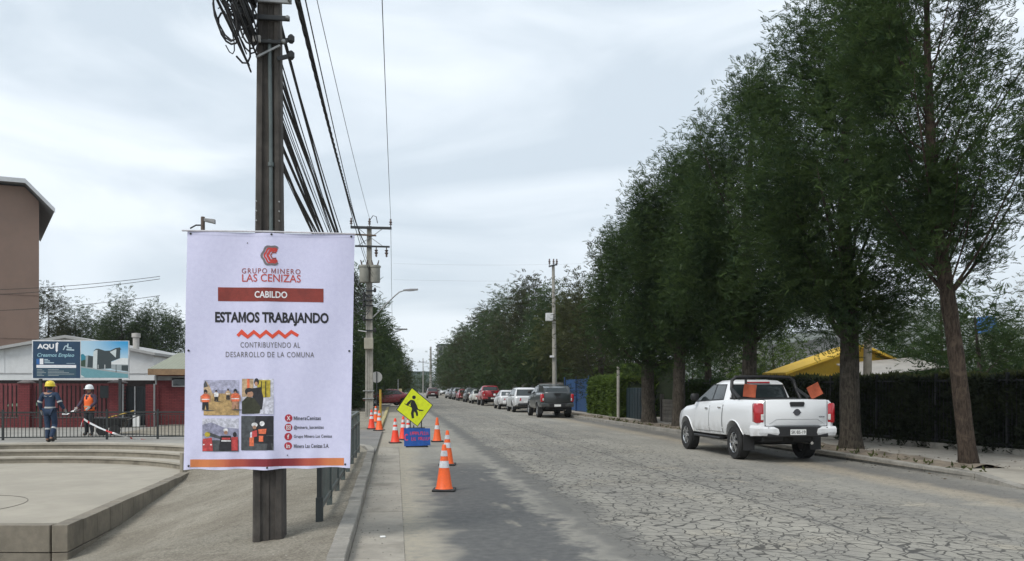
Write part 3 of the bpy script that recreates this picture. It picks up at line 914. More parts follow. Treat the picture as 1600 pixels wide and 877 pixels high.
p2 = [(6, rc(378, 592, 428, 647)), (10, rc(378, 592, 396, 620)), (2, rc(386, 592, 390, 612)), (4, rc(402, 594, 423, 621)), (5, rc(408, 596, 409.5, 621)), (5, rc(415, 596, 416.5, 621)), (6, [(411, 622), (428, 620), (428, 647), (405, 647)]), (3, ell(401, 597, 4, 6)), (11, ell(400.5, 600, 2.5, 3.5)),
      (3, [(394, 607), (408, 605), (412, 622), (410, 640), (396, 641)]), (3, ell(389.5, 612, 7, 6)), (11, ell(391, 616, 5, 5)), (5, [(378, 628), (386, 620), (397, 622), (408, 636), (406, 646), (378, 647)])]
p3_ = [(6, rc(316, 654, 373, 705.5)), (8, [(316, 664), (330, 660), (350, 668), (373, 670), (373, 690), (316, 690)]), (9, rc(316, 688, 373, 705.5)), (9, [(328, 676), (350, 684), (350, 688), (328, 682)]),
       (4, ell(324, 679, 4.5, 4)), (7, [(316, 705), (317, 686), (331, 684), (333, 705)]), (12, rc(317, 694, 331, 696)), (12, ell(353, 672.5, 4, 3)), (11, ell(353, 676, 3, 3)), (3, [(342, 704), (345, 681), (361, 681), (364, 704)]), (7, rc(347, 684, 360, 687)), (12, rc(346, 688, 361, 690)), (7, [(362, 704), (362, 683), (372, 683), (372, 704)]), (3, ell(367, 679, 3, 4))]
p4 = [(3, rc(377, 650, 428, 703.5)), (9, [(377, 650), (400, 650), (392, 690), (377, 700)]), (9, rc(377, 693, 428, 703.5))]
p4 += [(12, ell(398, 664, 5, 3.5)), (12, ell(410, 662, 4, 4)), (11, ell(398, 668, 3, 3)), (6, [(391, 676), (396, 674), (396, 684), (391, 684)]), (2, [(390, 684), (397, 683), (397, 697), (390, 697)]), (7, [(394, 674), (402, 672), (402, 682), (394, 684)]), (2, [(404, 671), (417, 670), (416, 678), (405, 678)]), (2, rc(405, 681, 412, 690)), (9, rc(417, 680, 428, 681.5))]
for it in (p1, p2, p3_, p4):
    q_ = it[0][1]
    pp_ = BP.rect((q_[0][0], q_[0][1], q_[2][0], q_[2][1]), PH[it[0][0]], .0025, 'printed_picture', 16)
    BP.parent = pp_; BP.polys(it[1:], PH); BP.parent = banner
# contact lines with round icons
for k, (yy, s_, x1) in enumerate(((653.5, 'MineraCenizas', 501), (668, '@minera_lascenizas', 505.5), (682.5, 'Grupo Minero Las Cenizas', 518.5), (697, 'Minera Las Cenizas S.A.', 514))):
    cx = 451 - k * .3
    BP.polys([(0, ell(cx, yy, 6, 6, 20))], [mat('ink_icon', (0.42, 0.03, 0.05), .5)], .0022, 'icon')
    if k == 1:
        BP.stroke(rc(cx - 3, yy - 3, cx + 3, yy + 3), .006, INK_WHITE, .004, 'icon_mark', True)
        BP.stroke(ell(cx, yy, 1.5, 1.5, 10), .005, INK_WHITE, .004, 'icon_mark', True)
    else:
        BP.text({0: 'X', 2: 'f', 3: 'in'}[k], (cx - (2.8 if k != 2 else 1.6), yy - 3.4, cx + (2.8 if k != 2 else 1.6), yy + 3.4), INK_WHITE, .004, bold=.02, name='icon_mark')
    BP.text(s_, (459, yy - 3, x1, yy + (3.2 if k != 1 else 3.8)), INK_BLACK, bold=.012, spacing=1.05)

# --- second pole and its fittings
P2Y = 45.6; P2X = PY(577, 600, P2Y).x
def Z2(py): return PY(577, py, P2Y).z
def X2(px, py=500): return PY(px, py, P2Y).x
p2 = thing('utility_pole', 'concrete utility pole with crossarms, two transformers and a street lamp arm behind the banner', 'utility pole', (P2X, P2Y, .06))
MB().loft([pole_sec(.44, .4, .0, P2X, P2Y), pole_sec(.40, .38, 3.0, P2X, P2Y), pole_sec(.25, .25, Z2(354), P2X, P2Y)]).build('shaft', mat('pole_pale', (0.30, 0.285, 0.25), .9, .18, 3, bump=.3), p2)
za = Z2(357)
MB().bar((X2(548), P2Y - .18, za), (X2(612), P2Y - .18, za), .12, .13).build('crossarm', DARKMETAL, p2)
zb = Z2(386)
MB().bar((X2(555), P2Y - .18, zb), (X2(609), P2Y - .18, zb), .09, .09).build('crossarm', DARKMETAL, p2)
MB().bar((X2(553), P2Y - .18, Z2(368)), (X2(588), P2Y - .18, Z2(369)), .1, .08).build('crossarm', mat('arm_brown', (.12, .085, .06), .8), p2)
for xa, xb, ya, yb in ((560, 577, 358, 372), (598, 579, 358, 372), (560, 577, 385, 373), (598, 579, 385, 372)):
    MB().bar((X2(xa), P2Y - .16, Z2(ya)), (X2(xb), P2Y - .16, Z2(yb)), .045, .03).build('brace', GALV, p2)
def insulator(x, y, z, s=1.0, parent=p2, down=False):
    k = -1 if down else 1
    MB().lathe([(.02 * s, 0), (.02 * s, k * .08 * s), (.07 * s, k * .1 * s), (.03 * s, k * .16 * s), (.07 * s, k * .2 * s), (.03 * s, k * .26 * s), (.04 * s, k * .32 * s), (.01 * s, k * .35 * s)], (x, y, z), 'z', 8).build('insulator', mat('porcelain', (.10, .07, .06), .3), parent, 50)
for px in (549, 577.5, 610.5):
    insulator(X2(px), P2Y - .18, za + .06, 1.3)
for px in (588, 604):
    insulator(X2(px), P2Y - .18, zb - .04, 1.5, down=True)
MB().tube([(X2(578), P2Y - .2, za + .4), (X2(583), P2Y - .2, za + .65), (X2(588), P2Y - .2, za + .6), (X2(590), P2Y - .2, za + .25)], .02, 5).build('jumper_wire', CABLE, p2)
for px in (569.5, 586.5):
    mb = MB().lathe([(.02, Z2(443)), (.24, Z2(442.5)), (.26, Z2(441)), (.26, Z2(420)), (.30, Z2(419)), (.30, Z2(416.5)), (.2, Z2(415.5)), (.02, Z2(415))], (X2(px), P2Y - .25, 0), 'z', 16)
    tr = mb.build('transformer', mat('transformer_grey', (.26, .255, .22), .55, .15, 4), p2, 40)
    for d in (-.12, .12):
        MB().tube([(X2(px) + d, P2Y - .3, Z2(416)), (X2(px) + d * 1.6, P2Y - .32, Z2(408))], [.05, .03], 6).build('bushing', MATS['porcelain'], tr)
MB().box(X2(569.5), X2(583.5), P2Y - .5, P2Y - .2, Z2(546), Z2(529), .02).build('meter_box', mat('meter_box', (.36, .335, .27), .6, .1, 3), p2)
for yy in (611, 623):
    MB().box(X2(567), X2(584.5), P2Y - .25, P2Y + .22, Z2(yy + .7), Z2(yy - .7), .01).build('band', GALV, p2)
for yy in (455, 462, 470, 478, 500, 517):
    MB().box(X2(571), X2(584), P2Y - .24, P2Y - .15, Z2(yy + 1), Z2(yy - 1), .01).build('bracket', DARKMETAL, p2)
    MB().lathe([(.03, 0), (.07, .04), (.07, .2), (.03, .24)], (X2(586 if yy % 2 else 569), P2Y - .3, Z2(yy) - .1), 'z', 8).build('cable_clamp', BLACK, p2)
ap = [(X2(583), P2Y - .1, Z2(496)), (X2(597), P2Y - .1, Z2(482)), (X2(615), P2Y - .1, Z2(464)), (X2(624), P2Y - .1, Z2(456)), (X2(632), P2Y - .1, Z2(453.5))]
MB().tube(ap, .035, 8).build('lamp_arm', GALV, p2, 60)
hx0, hx1 = X2(630), X2(653)
MB().loft([[(hx0, P2Y - .1 + a, Z2(453.4) + b) for a, b in ((-.05, -.03), (.05, -.03), (.05, .04), (-.05, .04))],
           [((hx0 + hx1) / 2, P2Y - .1 + a, Z2(452.6) + b) for a, b in ((-.13, -.06), (.13, -.06), (.10, .06), (-.10, .06))],
           [(hx1, P2Y - .1 + a, Z2(451.6) + b) for a, b in ((-.10, -.04), (.10, -.04), (.07, .04), (-.07, .04))]]).build('lamp_head', mat('lamp_grey', (.2, .2, .2), .5), p2, 30)
MB().bar((X2(560), P2Y - .25, Z2(517)), (X2(573), P2Y - .25, Z2(519)), .1, .05).build('side_lamp', mat('lamp_pale', (.5, .5, .5), .5), p2)

# further poles down the left side of the street
def far_pole(px, top, y, label, arm=None, lamp=None, name='utility_pole', w=.26):
    x = PY(px, 600, y).x
    e = thing(name, label, 'utility pole', (x, y, .05))
    zt = PY(px, top, y).z
    MB().tube([(x, y, 0), (x, y, zt)], [w * .62, w * .36], 8).build('shaft', mat('pole_mid', (0.26, 0.25, 0.23), .9, .12, 3), e, 60)
    for pa, pb, pyy in (arm or []):
        a = MB().bar((PY(pa, pyy, y).x, y - .15, PY(pa, pyy, y).z), (PY(pb, pyy, y).x, y - .15, PY(pb, pyy, y).z), .12, .14).build('crossarm', DARKMETAL, e)
        for q in (pa + .4, pb - .4):
            insulator(PY(q, pyy, y).x, y - .15, PY(q, pyy, y).z + .06, 1.2, e)
    if lamp:
        pts = [PY(a, b, y) for a, b in lamp]
        MB().tube([tuple(p) for p in pts], .05, 6).build('lamp_arm', GALV, e, 60)
        p, q = pts[-2], pts[-1]
        MB().box(min(p.x, q.x) + .2, q.x + .35, y - .13, y + .13, q.z - .08, q.z + .06, .03).build('lamp_head', MATS['lamp_grey'], e)
    return e
far_pole(599, 508, 84, 'distant utility pole with a single crossarm and lamp arm rising above the dark left trees', [(593, 614, 516)], [(600, 560), (606, 530), (614, 520), (631, 514.5)])
far_pole(604, 538, 112, 'small far utility pole whose lamp arm shows low over the left trees', [(596, 612, 546)], [(604, 556), (610, 545), (625, 540.5)])
far_pole(627.5, 548, 170, 'thin distant utility pole left of the far green building', [(621, 634, 553)])
far_pole(661, 560, 215, 'thin distant utility pole in front of the far green building', [(655, 667, 566)])
far_pole(673, 542, 240, 'tall thin distant mast at the end of the street', None, None, 'mast', .7)
# pole on the right pavement
yR = 56.0
xR = PY(867, 600, yR).x
pr = thing('utility_pole', 'slender concrete utility pole beside the blue fence with a white box', 'utility pole', (xR, yR, .1))
zt = PY(865, 416, yR).z
MB().tube([(xR, yR, 0), (PY(864.5, 416, yR).x, yR, zt)], [.17, .10], 10).build('shaft', MATS['pole_pale'], pr, 60)
MB().bar((PY(857, 419, yR).x, yR - .12, zt - .05), (PY(870, 416, yR).x, yR - .12, zt + .1), .10, .1).build('crossarm', DARKMETAL, pr)
for q in (858, 864.5, 869.5):
    insulator(PY(q, 417, yR).x, yR - .12, zt + .03, 1.3, pr)
MB().box(PY(852, 500, yR).x, PY(863, 500, yR).x, yR - .35, yR - .05, PY(860, 502, yR).z, PY(860, 490, yR).z, .02).build('equipment_box', mat('box_white', (.62, .62, .62), .5), pr)
MB().box(PY(858.5, 557, yR).x, PY(865, 557, yR).x, yR - .3, yR - .1, PY(860, 559, yR).z, PY(860, 556, yR).z, .02).build('small_lamp', MATS['box_white'], pr)

# lamp on a post behind the banner
yL = 31.0
pl_ = thing('floodlight_post', 'dark post with a floodlight whose top shows above the banner', 'lamp post', (PY(317, 600, yL).x, yL, .05))
MB().tube([(PY(317, 600, yL).x, yL, .05), (PY(317, 339, yL).x, yL, PY(317, 339, yL).z)], [.11, .07], 8).build('post', mat('post_rust', (.10, .075, .06), .8), pl_, 60)
MB().loft([[(PY(319, 344, yL).x, yL + a, PY(319, 344, yL).z + b) for a, b in ((-.06, -.05), (.06, -.05), (.06, .06), (-.06, .06))],
           [(PY(336, 347, yL).x, yL + a, PY(336, 347, yL).z + b) for a, b in ((-.13, -.06), (.13, -.06), (.1, .08), (-.1, .08))]]).build('lamp_head', MATS['lamp_grey'], pl_)
MB().tube([tuple(PY(a, b, yL)) for a, b in ((317, 352), (306, 352), (297, 357))], .03, 5).build('side_arm', DARKMETAL, pl_)

# --- overhead cables
def cable(name, a, b, sag, r, label, cat, group, n=22, wob=0.0, twist=False, m=CABLE):
    a, b = Vector(a), Vector(b)
    pts = []
    for i in range(n + 1):
        t = i / n
        p = a.lerp(b, t); p.z -= sag * 4 * t * (1 - t)
        if wob: p.x += wob * math.sin(i * 1.7); p.z += wob * math.cos(i * 2.3)
        pts.append(tuple(p))
    mb = MB()
    if twist:
        mb.tube(pts, r * .55, 5)
        N = 220
        for ph in (0, 2.1, 4.2):
            q = []
            for i in range(N + 1):
                t = i / N
                p = a.lerp(b, t); p.z -= sag * 4 * t * (1 - t)
                q.append((p.x + r * .8 * math.cos(t * 170 + ph), p.y, p.z + r * .8 * math.sin(t * 170 + ph)))
            mb.tube(q, r * .55, 4)
    else:
        mb.tube(pts, r, 5)
    return tag(mb.build(name, m, smooth=60), label, cat, group)
gC = 'cables strung between the two poles'
for i in range(23):
    za_ = 5.7 - .11 * i + rnd.uniform(-.05, .05)
    zb_ = rnd.uniform(6.1, 7.1) if i < 12 else rnd.uniform(5.7, 6.6)
    cable('overhead_cable', (PX + rnd.uniform(.03, .09), PYW + .05, max(4.15, za_) if i < 19 else rnd.uniform(4.2, 5.2)), (P2X + rnd.uniform(-.15, .15), P2Y - .2, zb_), rnd.uniform(.45, 1.15),
          rnd.choice((.006, .008, .010, .014, .018)), 'thin black cable strung from the near concrete pole to the pole behind the banner', 'cable', gC)
for i, (dx, r) in enumerate(((.30, .010), (.34, .008))):
    cable('overhead_cable', (PX + dx, PYW, 5.75 + .1 * i), (P2X + .2, P2Y - .2, 7.6 + .2 * i), .5, r, 'thin black cable strung from the near concrete pole to the pole behind the banner', 'cable', gC)
cable('twisted_cable', (PX + .20, PYW - .3, 6.05), (P2X - .2, P2Y - .2, 9.35), .45, .022, 'thick twisted black power cable, outermost of the bundle right of the near pole', 'cable', None, twist=True)
cable('power_wire', (PX - .55, PYW - .15, 10.45), (X2(577.5), P2Y - .18, za + .5), .35, .009, 'thin high wire running down to the middle of the crossarm', 'wire', None)
cable('power_wire', (PX + 1.0, PYW - .15, 10.45), (X2(610.5), P2Y - .18, za + .5), .35, .011, 'thin high wire running down to the right end of the crossarm', 'wire', None)
cable('power_wire', (X2(610.5), P2Y - .18, za + .4), (PY(613, 516, 84).x, 84, PY(613, 515, 84).z), .5, .013, 'far thin wire hanging below the right crossarm end towards the next pole', 'wire', None)
for i in range(18):                                     # the bundle that passes over the viewer
    a = (PX - rnd.uniform(.10, .24), PYW - rnd.uniform(.02, .12), 4.95 + .055 * i + rnd.uniform(-.03, .03))
    cable('overhead_cable', a, (PX + rnd.uniform(-.7, .5), -26, a[2] + rnd.uniform(.4, 1.6)), rnd.uniform(.1, .35), rnd.choice((.007, .010, .013, .018)),
          'black cable of the tangled bundle leaving the near pole towards the viewer', 'cable', 'cables leaving the near pole towards the viewer', n=30)
for i, (ya, yb) in enumerate(((454, 458), (463, 462), (488, 488))):
    a, b = PY(-120, ya, 52), PY(250, yb - 26, 52)
    cable('service_wire', a, b, .25, .016, ('upper', 'middle', 'lower')[i] + ' thin dark service wire crossing in front of the brown apartment block', 'wire', None)
for i, (ya, yb) in enumerate(((412, 409), (437, 434))):
    cable('service_wire', PY(615, ya, 120), PY(990, yb, 120), .35, .007, ('upper', 'lower')[i] + ' faint wire crossing the sky above the street', 'wire', None)

# ================================================================== railing, cones, work signs
RAILM = mat('railing_green', (0.075, 0.092, 0.088), 0.5, 0.25, 6, stain=((0.12, 0.10, 0.085), 4, 0.5))
RX = -0.86
rail = thing('railing', 'grey green steel bar railing along the kerb behind the banner', 'railing', (RX, 9.6, .1))
ry0, ry1 = 9.75, 19.7
rz = lambda y: dirt_z(RX, y)
zg = .11
MB().bar((RX, ry0, 1.06), (RX, ry1, 1.06), .06, .05).build('top_rail', RAILM, rail)
MB().bar((RX, ry0, .82), (RX, ry1, .82), .035, .045).build('middle_rail', RAILM, rail)
MB().bar((RX, ry0, .26), (RX, ry1, .26), .05, .06).build('bottom_rail', RAILM, rail)
MB().bar((RX, ry0 - .03, .02), (RX, ry0 - .03, 1.16), .055, .07).build('post', mat('post_dark', (.035, .042, .042), .5), rail)
MB().box(RX - .04, RX + .04, ry0 - .075, ry0 + .02, .0, .38, .006).build('post_sleeve', MATS['post_dark'], rail)
for i in range(1, 8):
    y = ry0 + (ry1 - ry0) * i / 7
    MB().bar((RX, y, -.02), (RX, y, 1.04), .07, .07).build('post', RAILM, rail)
bar0 = None
n = 84
for i in range(n):
    y = ry0 + .1 + (ry1 - ry0 - .2) * i / (n - 1)
    if bar0 is None:
        bar0 = MB().box(-.008, .008, -.02, .02, 0, .54).build('bar', RAILM, rail, local=True)
        o = bar0
    else:
        o = link_mesh('bar', bar0.data, rail)
    o.location = (0, y - 9.6, .285 - .1)
# return of the railing at its far end
MB().tube([(RX, ry1, 1.06), (RX - .5, ry1 + .15, 1.03), (RX - 2.2, ry1 + .3, 1.0)], .03, 8).build('return_rail', RAILM, rail)
MB().tube([(RX - 2.2, ry1 + .3, 0), (RX - 2.2, ry1 + .3, 1.0)], .03, 8).build('post', RAILM, rail)
MB().tube([(RX, ry1, .3), (RX - 2.2, ry1 + .3, .26)], .025, 8).build('return_rail', RAILM, rail)

CONEO = mat('cone_orange', (0.90, 0.13, 0.020), 0.5, 0.08, 7, stain=((0.34, 0.09, 0.04), 7, 0.55), local=True)
CONER = mat('cone_red', (0.84, 0.055, 0.02), 0.5, 0.10, 7, stain=((0.30, 0.05, 0.03), 7, 0.5), local=True)
BAND = mat('cone_band', (0.66, 0.67, 0.69), 0.35, 0.12, 22, stain=((0.36, 0.36, 0.36), 9, 0.6), local=True)
CONEB = mat('cone_base', (0.03, 0.03, 0.03), 0.8, 0.3, 9, local=True)
def make_cone(label, m, bands, h=.73, w=.36):
    e = thing('traffic_cone', label, 'traffic cone', group='traffic cones on the street')
    MB().box(-w / 2, w / 2, -w / 2, w / 2, 0, .035, .012).build('base', CONEB, e, local=True)
    rr = lambda z: .125 + (.03 - .125) * (z - .035) / (h - .035)
    MB().lathe([(rr(.035) + .02, .033), (rr(.06) + .004, .06), (rr(h * .5), h * .5), (rr(h * .97), h * .97), (.022, h), (.012, h - .004)], n=20).build('cone_body', m, e, 50, local=True)
    for a, b in bands:
        MB().lathe([(rr(h * a) + .003, h * a), (rr(h * b) + .003, h * b)], n=20, caps=False).build('reflective_band', BAND, e, 50, local=True)
    return e
cone_spots = [(694, 767, 'orange', 'nearest orange traffic cone, standing alone at the front of the work zone'),
              (699, 727, 'orange', 'orange traffic cone directly behind the nearest one'),
              (683, 690.5, 'orange1', 'orange traffic cone just right of the yellow diamond sign'),
              (617.5, 692.5, 'red', 'red traffic cone just left of the blue board'),
              (630, 687, 'red', 'red traffic cone half hidden behind the left edge of the blue board'),
              (638, 688, 'red', 'traffic cone mostly hidden behind the yellow diamond sign'),
              (592.5, 673, 'orange', 'right one of the two cones at the end of the railing'),
              (580.5, 670.5, 'red', 'left one of the two cones at the end of the railing'),
              (587, 660, 'orange', 'farthest traffic cone at the railing end, peeping over the front two')]
protos = {'orange': make_cone('x', CONEO, ((.50, .65), (.75, .87))), 'red': make_cone('x', CONER, ((.52, .66), (.74, .86))), 'orange1': make_cone('x', CONEO, ((.52, .68),))}
usedp = set()
for px, py, k, lab in cone_spots:
    z = 0.0 if px > 612 else 0.073
    p = GP(px, py, z)
    p.z = z + .002
    if k in usedp:
        copy_tree(protos[k], p, rnd.uniform(-.5, .5), lab)
    else:
        usedp.add(k)
        protos[k].location = p; protos[k].rotation_euler = (0, 0, rnd.uniform(-.2, .2)); protos[k]['label'] = lab

# diamond work sign on its stand, and the blue board in front of it
SY = 23.1
def SP(px, py): return PY(px, py, SY)
sg = thing('work_sign', 'yellow diamond sign with a black digging worker on a dark stand', 'sign', (SP(648, 690).x, SY, 0))
YEL = mat('sign_yellow', (0.72, 0.80, 0.015), 0.4, 0.06, 5, stain=((0.4, 0.42, 0.02), 9, 0.35))
cn = [SP(643.5, 605.5), SP(676.5, 633), SP(652.5, 667), SP(619, 640.5)]
cc = sum(cn, Vector()) / 4
MB().prism([(p.x, p.z) for p in cn], SY - .006, SY + .006).build('panel', YEL, sg)
out = [cc + (p - cc) * 1.0 for p in cn]; inn = [cc + (p - cc) * .955 for p in cn]
mb = MB().add([(p.x, SY - .0085, p.z) for p in out + inn], [(i, (i + 1) % 4, 4 + (i + 1) % 4, 4 + i) for i in range(4)])
mb.build('border', INK_BLACK, sg, fix=False)
SPR = Print(sg, SY - .006)
fig = [ell(646.8, 621, 2.9, 2.9, 14), [(644.3, 625), (647.5, 626), (651.5, 634), (653.5, 640), (649, 641), (644, 640), (641, 632)],
       [(644.5, 625), (641, 630.5), (637, 634.5), (634.3, 633), (637, 628.5), (641.5, 625)], [(632, 630.5), (653, 640), (652.6, 641), (631.8, 631.4)],
       [(644, 638), (648, 640.5), (646.3, 646), (647, 653.5), (643.5, 654), (642, 646)], [(647, 639), (651.5, 641), (653, 645), (653.2, 650), (650.4, 650), (649.4, 645.5), (646, 642)],
       [(652, 638.6), (655.5, 640), (662.5, 641), (660, 642.4), (654.5, 642.2)]]
SPR.polys([(0, f) for f in fig], [INK_BLACK], .004, 'digging_worker')
for a, b in ((641, 654), (658.5, 657)):
    MB().bar((SP(a, b).x, SY + .03, SP(a, b).z), (SP(a, 695).x, SY + .06, .0), .03, .03).build('stand_leg', DARKMETAL, sg)
MB().bar((SP(646.5, 665).x, SY + .02, SP(646.5, 665).z), (SP(646.5, 695).x, SY + .5, .0), .03, .03).build('stand_leg', DARKMETAL, sg)
MB().bar((SP(637, 690).x, SY - .1, .02), (SP(668, 690).x, SY - .1, .02), .04, .04).build('stand_foot', DARKMETAL, sg)
MB().bar((SP(637, 670).x, SY + .03, SP(640, 669).z), (SP(664, 670).x, SY + .03, SP(640, 669).z), .03, .03).build('stand_bar', DARKMETAL, sg)
QY = 22.9
bb = thing('blue_board', 'blue notice board with faded red lettering under the yellow sign', 'board', (PY(651, 690, QY).x, QY, 0))
q = [PY(631, 669, QY), PY(672, 669.5, QY), PY(672.5, 696, QY), PY(631.5, 697.5, QY)]
MB().prism([(p.x, p.z) for p in q], QY - .01, QY + .01).build('panel', mat('board_blue', (0.012, 0.085, 0.36), 0.5, 0.2, 6, stain=((.03, .05, .16), 5, .6)), bb)
for a in (636, 667):
    MB().bar((PY(a, 690, QY).x, QY + .03, 0), (PY(a, 690, QY).x, QY + .03, PY(a, 672, QY).z), .025, .02).build('leg', DARKMETAL, bb)
MB().box(PY(634, 700, QY).x, PY(669, 700, QY).x, QY + .02, QY + .10, .0, .03).build('foot', DARKMETAL, bb)
BPR = Print(bb, QY - .01)
FADE = mat('faded_red_paint', (0.55, 0.06, 0.16), .7, .3, 40)
BPR.stroke([(637.5, 680), (635, 679), (632.8, 681.5), (632.5, 685), (634.5, 688), (637.5, 687.3)], .035, FADE, .003, 'faded_mark')
for x0, x1, yy in ((641, 655, 677.3), (657, 671, 677), (643, 651, 685.8), (654, 671.5, 685.5)):
    x = x0
    while x < x1 - .9:
        w = rnd.uniform(1.3, 2.2)
        hgt = rnd.uniform(2.0, 2.7)
        if rnd.random() < .5:
            BPR.stroke([(x + .2, yy - hgt), (x + .2, yy + hgt), (x + w, yy + hgt)], .018, FADE, .003, 'faded_mark')
        else:
            BPR.stroke([(x + .2, yy + hgt), (x + .3, yy - hgt), (x + w, yy - hgt), (x + w, yy + hgt * .2)], .018, FADE, .003, 'faded_mark')
        x += w + .8

# round sign seen from behind, yellow post, small roadside posts
yS = 47.0
rs = thing('round_sign', 'grey back of a round road sign on a dark post right of the transformer pole', 'sign', (PY(588.5, 600, yS).x, yS, .06))
c_ = PY(588.5, 589.5, yS)
MB().lathe([(.31, -.006), (.31, .006)], c_, 'y', 28).build('disc', mat('sign_back', (.36, .36, .35), .5, .1, 5), rs)
MB().bar((c_.x, yS - .03, .06), (c_.x, yS - .03, c_.z + .3), .05, .03).build('post', DARKMETAL, rs)
yp = 40.0
MB_ = MB().tube([(PY(594.5, 640, yp).x, yp, .07), (PY(594.5, 609, yp).x, yp, PY(594.5, 609, yp).z)], .055, 8)
tag(MB_.build('bollard', mat('post_yellow', (.42, .27, .03), .6, .2, 5)), 'thin yellow post by the kerb beyond the railing', 'post')
yq = 78.5
sq = thing('parking_sign', 'small pale square sign on a grey post beside the red car', 'sign', (PY(622, 620, yq).x, yq, .07))
MB().bar((PY(622, 620, yq).x, yq, .07), (PY(622, 595, yq).x, yq, PY(622, 592, yq).z), .08, .08).build('post', GALV, sq)
MB().box(PY(623, 612, yq).x, PY(628, 612, yq).x, yq - .03, yq, PY(623, 615, yq).z, PY(623, 607.5, yq).z).build('panel', mat('sign_cream', (.45, .40, .22), .6), sq)
ob_ = MB().tube([(PY(626, 630, 73).x, 73, .0), (PY(625, 622, 73).x, 73, 1.05)], [.16, .11], 8).build('channel_post', CONEO)
tag(ob_, 'orange channelling post on the road in front of the red car', 'post')

# ================================================================== plaza fence, tape, red boundary wall, buildings on the left
FY = 26.9
PF = mat('fence_dark', (.022, .027, .027), .5, .25, 8)
fz = lambda px, py: PY(px, py, FY)
pf = thing('bar_fence', 'dark steel bar fence along the back of the plaza', 'fence', (fz(140, 690).x, FY, .05))
x0, x1 = fz(-25, 690).x, fz(330, 690).x
for z_, t_ in ((.88, .045), (.80, .02), (.13, .035)):
    MB().bar((x0, FY, z_), (x1, FY, z_), t_, t_).build('rail', PF, pf)
nb = int((x1 - x0) / .105)
b0 = None
for i in range(nb + 1):
    x = x0 + (x1 - x0) * i / nb
    if i % 14 == 5:
        MB().box(x - .028, x + .028, FY - .028, FY + .028, .04, .97).build('post', PF, pf); continue
    if b0 is None:
        o = b0 = MB().box(-.008, .008, -.008, .008, 0, .69).build('bar', PF, pf, local=True)
    else:
        o = link_mesh('bar', b0.data, pf)
    o.location = (x - pf.location.x, 0, .12 - .05)
# barrier tape
TW, TR_ = mat('tape_white', (.72, .72, .72), .4, .06, 9), mat('tape_red', (.55, .04, .04), .4, .08, 9)
def tape(label, pts, w=.065, seg=.22, dark=None):
    mb = MB()
    P = [Vector(p) for p in pts]
    fine = []
    for a, b in zip(P[:-1], P[1:]):
        k = max(1, int((b - a).length / .06))
        fine += [a.lerp(b, i / k) for i in range(k)]
    fine.append(P[-1])
    s = 0.0
    up = lambda i: Vector((0, math.sin(i * .21) * .55, math.cos(i * .21) * .4 + .6)).normalized() * (w / 2)
    for i in range(len(fine) - 1):
        mb.cur = 1 if rnd.random() < .08 or int(s / seg) % 5 == 3 else 0
        a, b = fine[i], fine[i + 1]
        mb.add([tuple(a - up(i)), tuple(b - up(i + 1)), tuple(b + up(i + 1)), tuple(a + up(i))], [(0, 1, 2, 3)])
        s += (b - a).length
    return tag(mb.build('barrier_tape', [TW, dark or TR_], fix=False), label, 'tape')
tp = [(131, 655), (140, 661), (155, 668.5), (172, 675.5), (190, 681), (210, 686), (230, 688.5), (255, 689.5), (292, 689)]
tape('red and white barrier tape sagging from the bar fence down to the plaza edge', [PY(a, b, FY - .12) for a, b in tp])
tape('loose end of white barrier tape hanging from the fence post', [PY(a, b, FY - .10) for a, b in ((131, 655), (128, 660), (126, 668), (127, 674), (126, 680))])
tape('black and white tape stretched between the two workers', [PY(a, b, 27.6) for a, b in ((97, 647), (104, 648), (112, 643), (126, 640))], .045, .12, INK_BLACK)

# red wall with slats
WY = 35.5
wp = lambda px, py: PY(px, py, WY)
BRK = NT('red_brick')
_b = BRK.n('ShaderNodeTexBrick', {'Vector': BRK.n('ShaderNodeMapping', {'Vector': BRK.pos(), 'Rotation': (R(90), 0, 0)}).outputs[0], 'Scale': 4.4, 'Mortar Size': .028, 'Color1': (.145, .026, .03, 1), 'Color2': (.19, .036, .038, 1), 'Mortar': (.05, .012, .014, 1), 'Row Height': .30, 'Brick Width': .9})
BRK.link(BRK.mix(.4, _b.outputs['Color'], BRK.mix(BRK.noise(3, 4, .6), (.4, .4, .4), (1.6, 1.6, 1.6)), 'MULTIPLY'), 'Base Color')
BRK.b.inputs['Roughness'].default_value = .85
BRK.bump(_b.outputs['Fac'], -.4, .02)
BRK = BRK.m
SLAT = mat('red_slat', (.15, .032, .036), .7, .25, 4, bump=.2)
CAP = mat('pillar_cap', (.12, .10, .095), .9, .2, 5)
bw = thing('boundary_wall', 'dark red brick boundary wall with pillars and upright slats behind the workers', 'wall', (wp(100, 665).x, WY, .05))
MB().box(wp(-60, 600).x, wp(197, 600).x, WY - .1, WY + .1, .0, wp(100, 653).z).build('plinth', BRK, bw)
MB().box(wp(-60, 600).x, wp(197, 600).x, WY - .12, WY + .12, wp(100, 653).z, wp(100, 651.5).z).build('coping', CAP, bw)
for a, b in ((33, 50.5), (173, 195), (-55, -35)):
    xa, xb = wp(a, 600).x, wp(b, 600).x
    pi = MB().box(xa, xb, WY - .25, WY + .25, 0, wp(a, 599).z).build('pillar', BRK, bw)
    xm = (xa + xb) / 2; zc = wp(a, 599).z
    MB().loft([[(xm + sx * (xb - xa) * .56 * k, WY + sy * .3 * k, zc + h) for sx, sy in ((-1, -1), (1, -1), (1, 1), (-1, 1))] for k, h in ((1, 0), (1, .04), (.3, .13))]).build('cap', CAP, pi)
MB().box(wp(-35, 600).x, wp(33, 600).x, WY + .02, WY + .07, wp(100, 603).z, wp(100, 599.5).z).build('slat_rail', SLAT, bw)
MB().box(wp(50.5, 600).x, wp(173, 600).x, WY + .02, WY + .07, wp(100, 603).z, wp(100, 599.5).z).build('slat_rail', SLAT, bw)
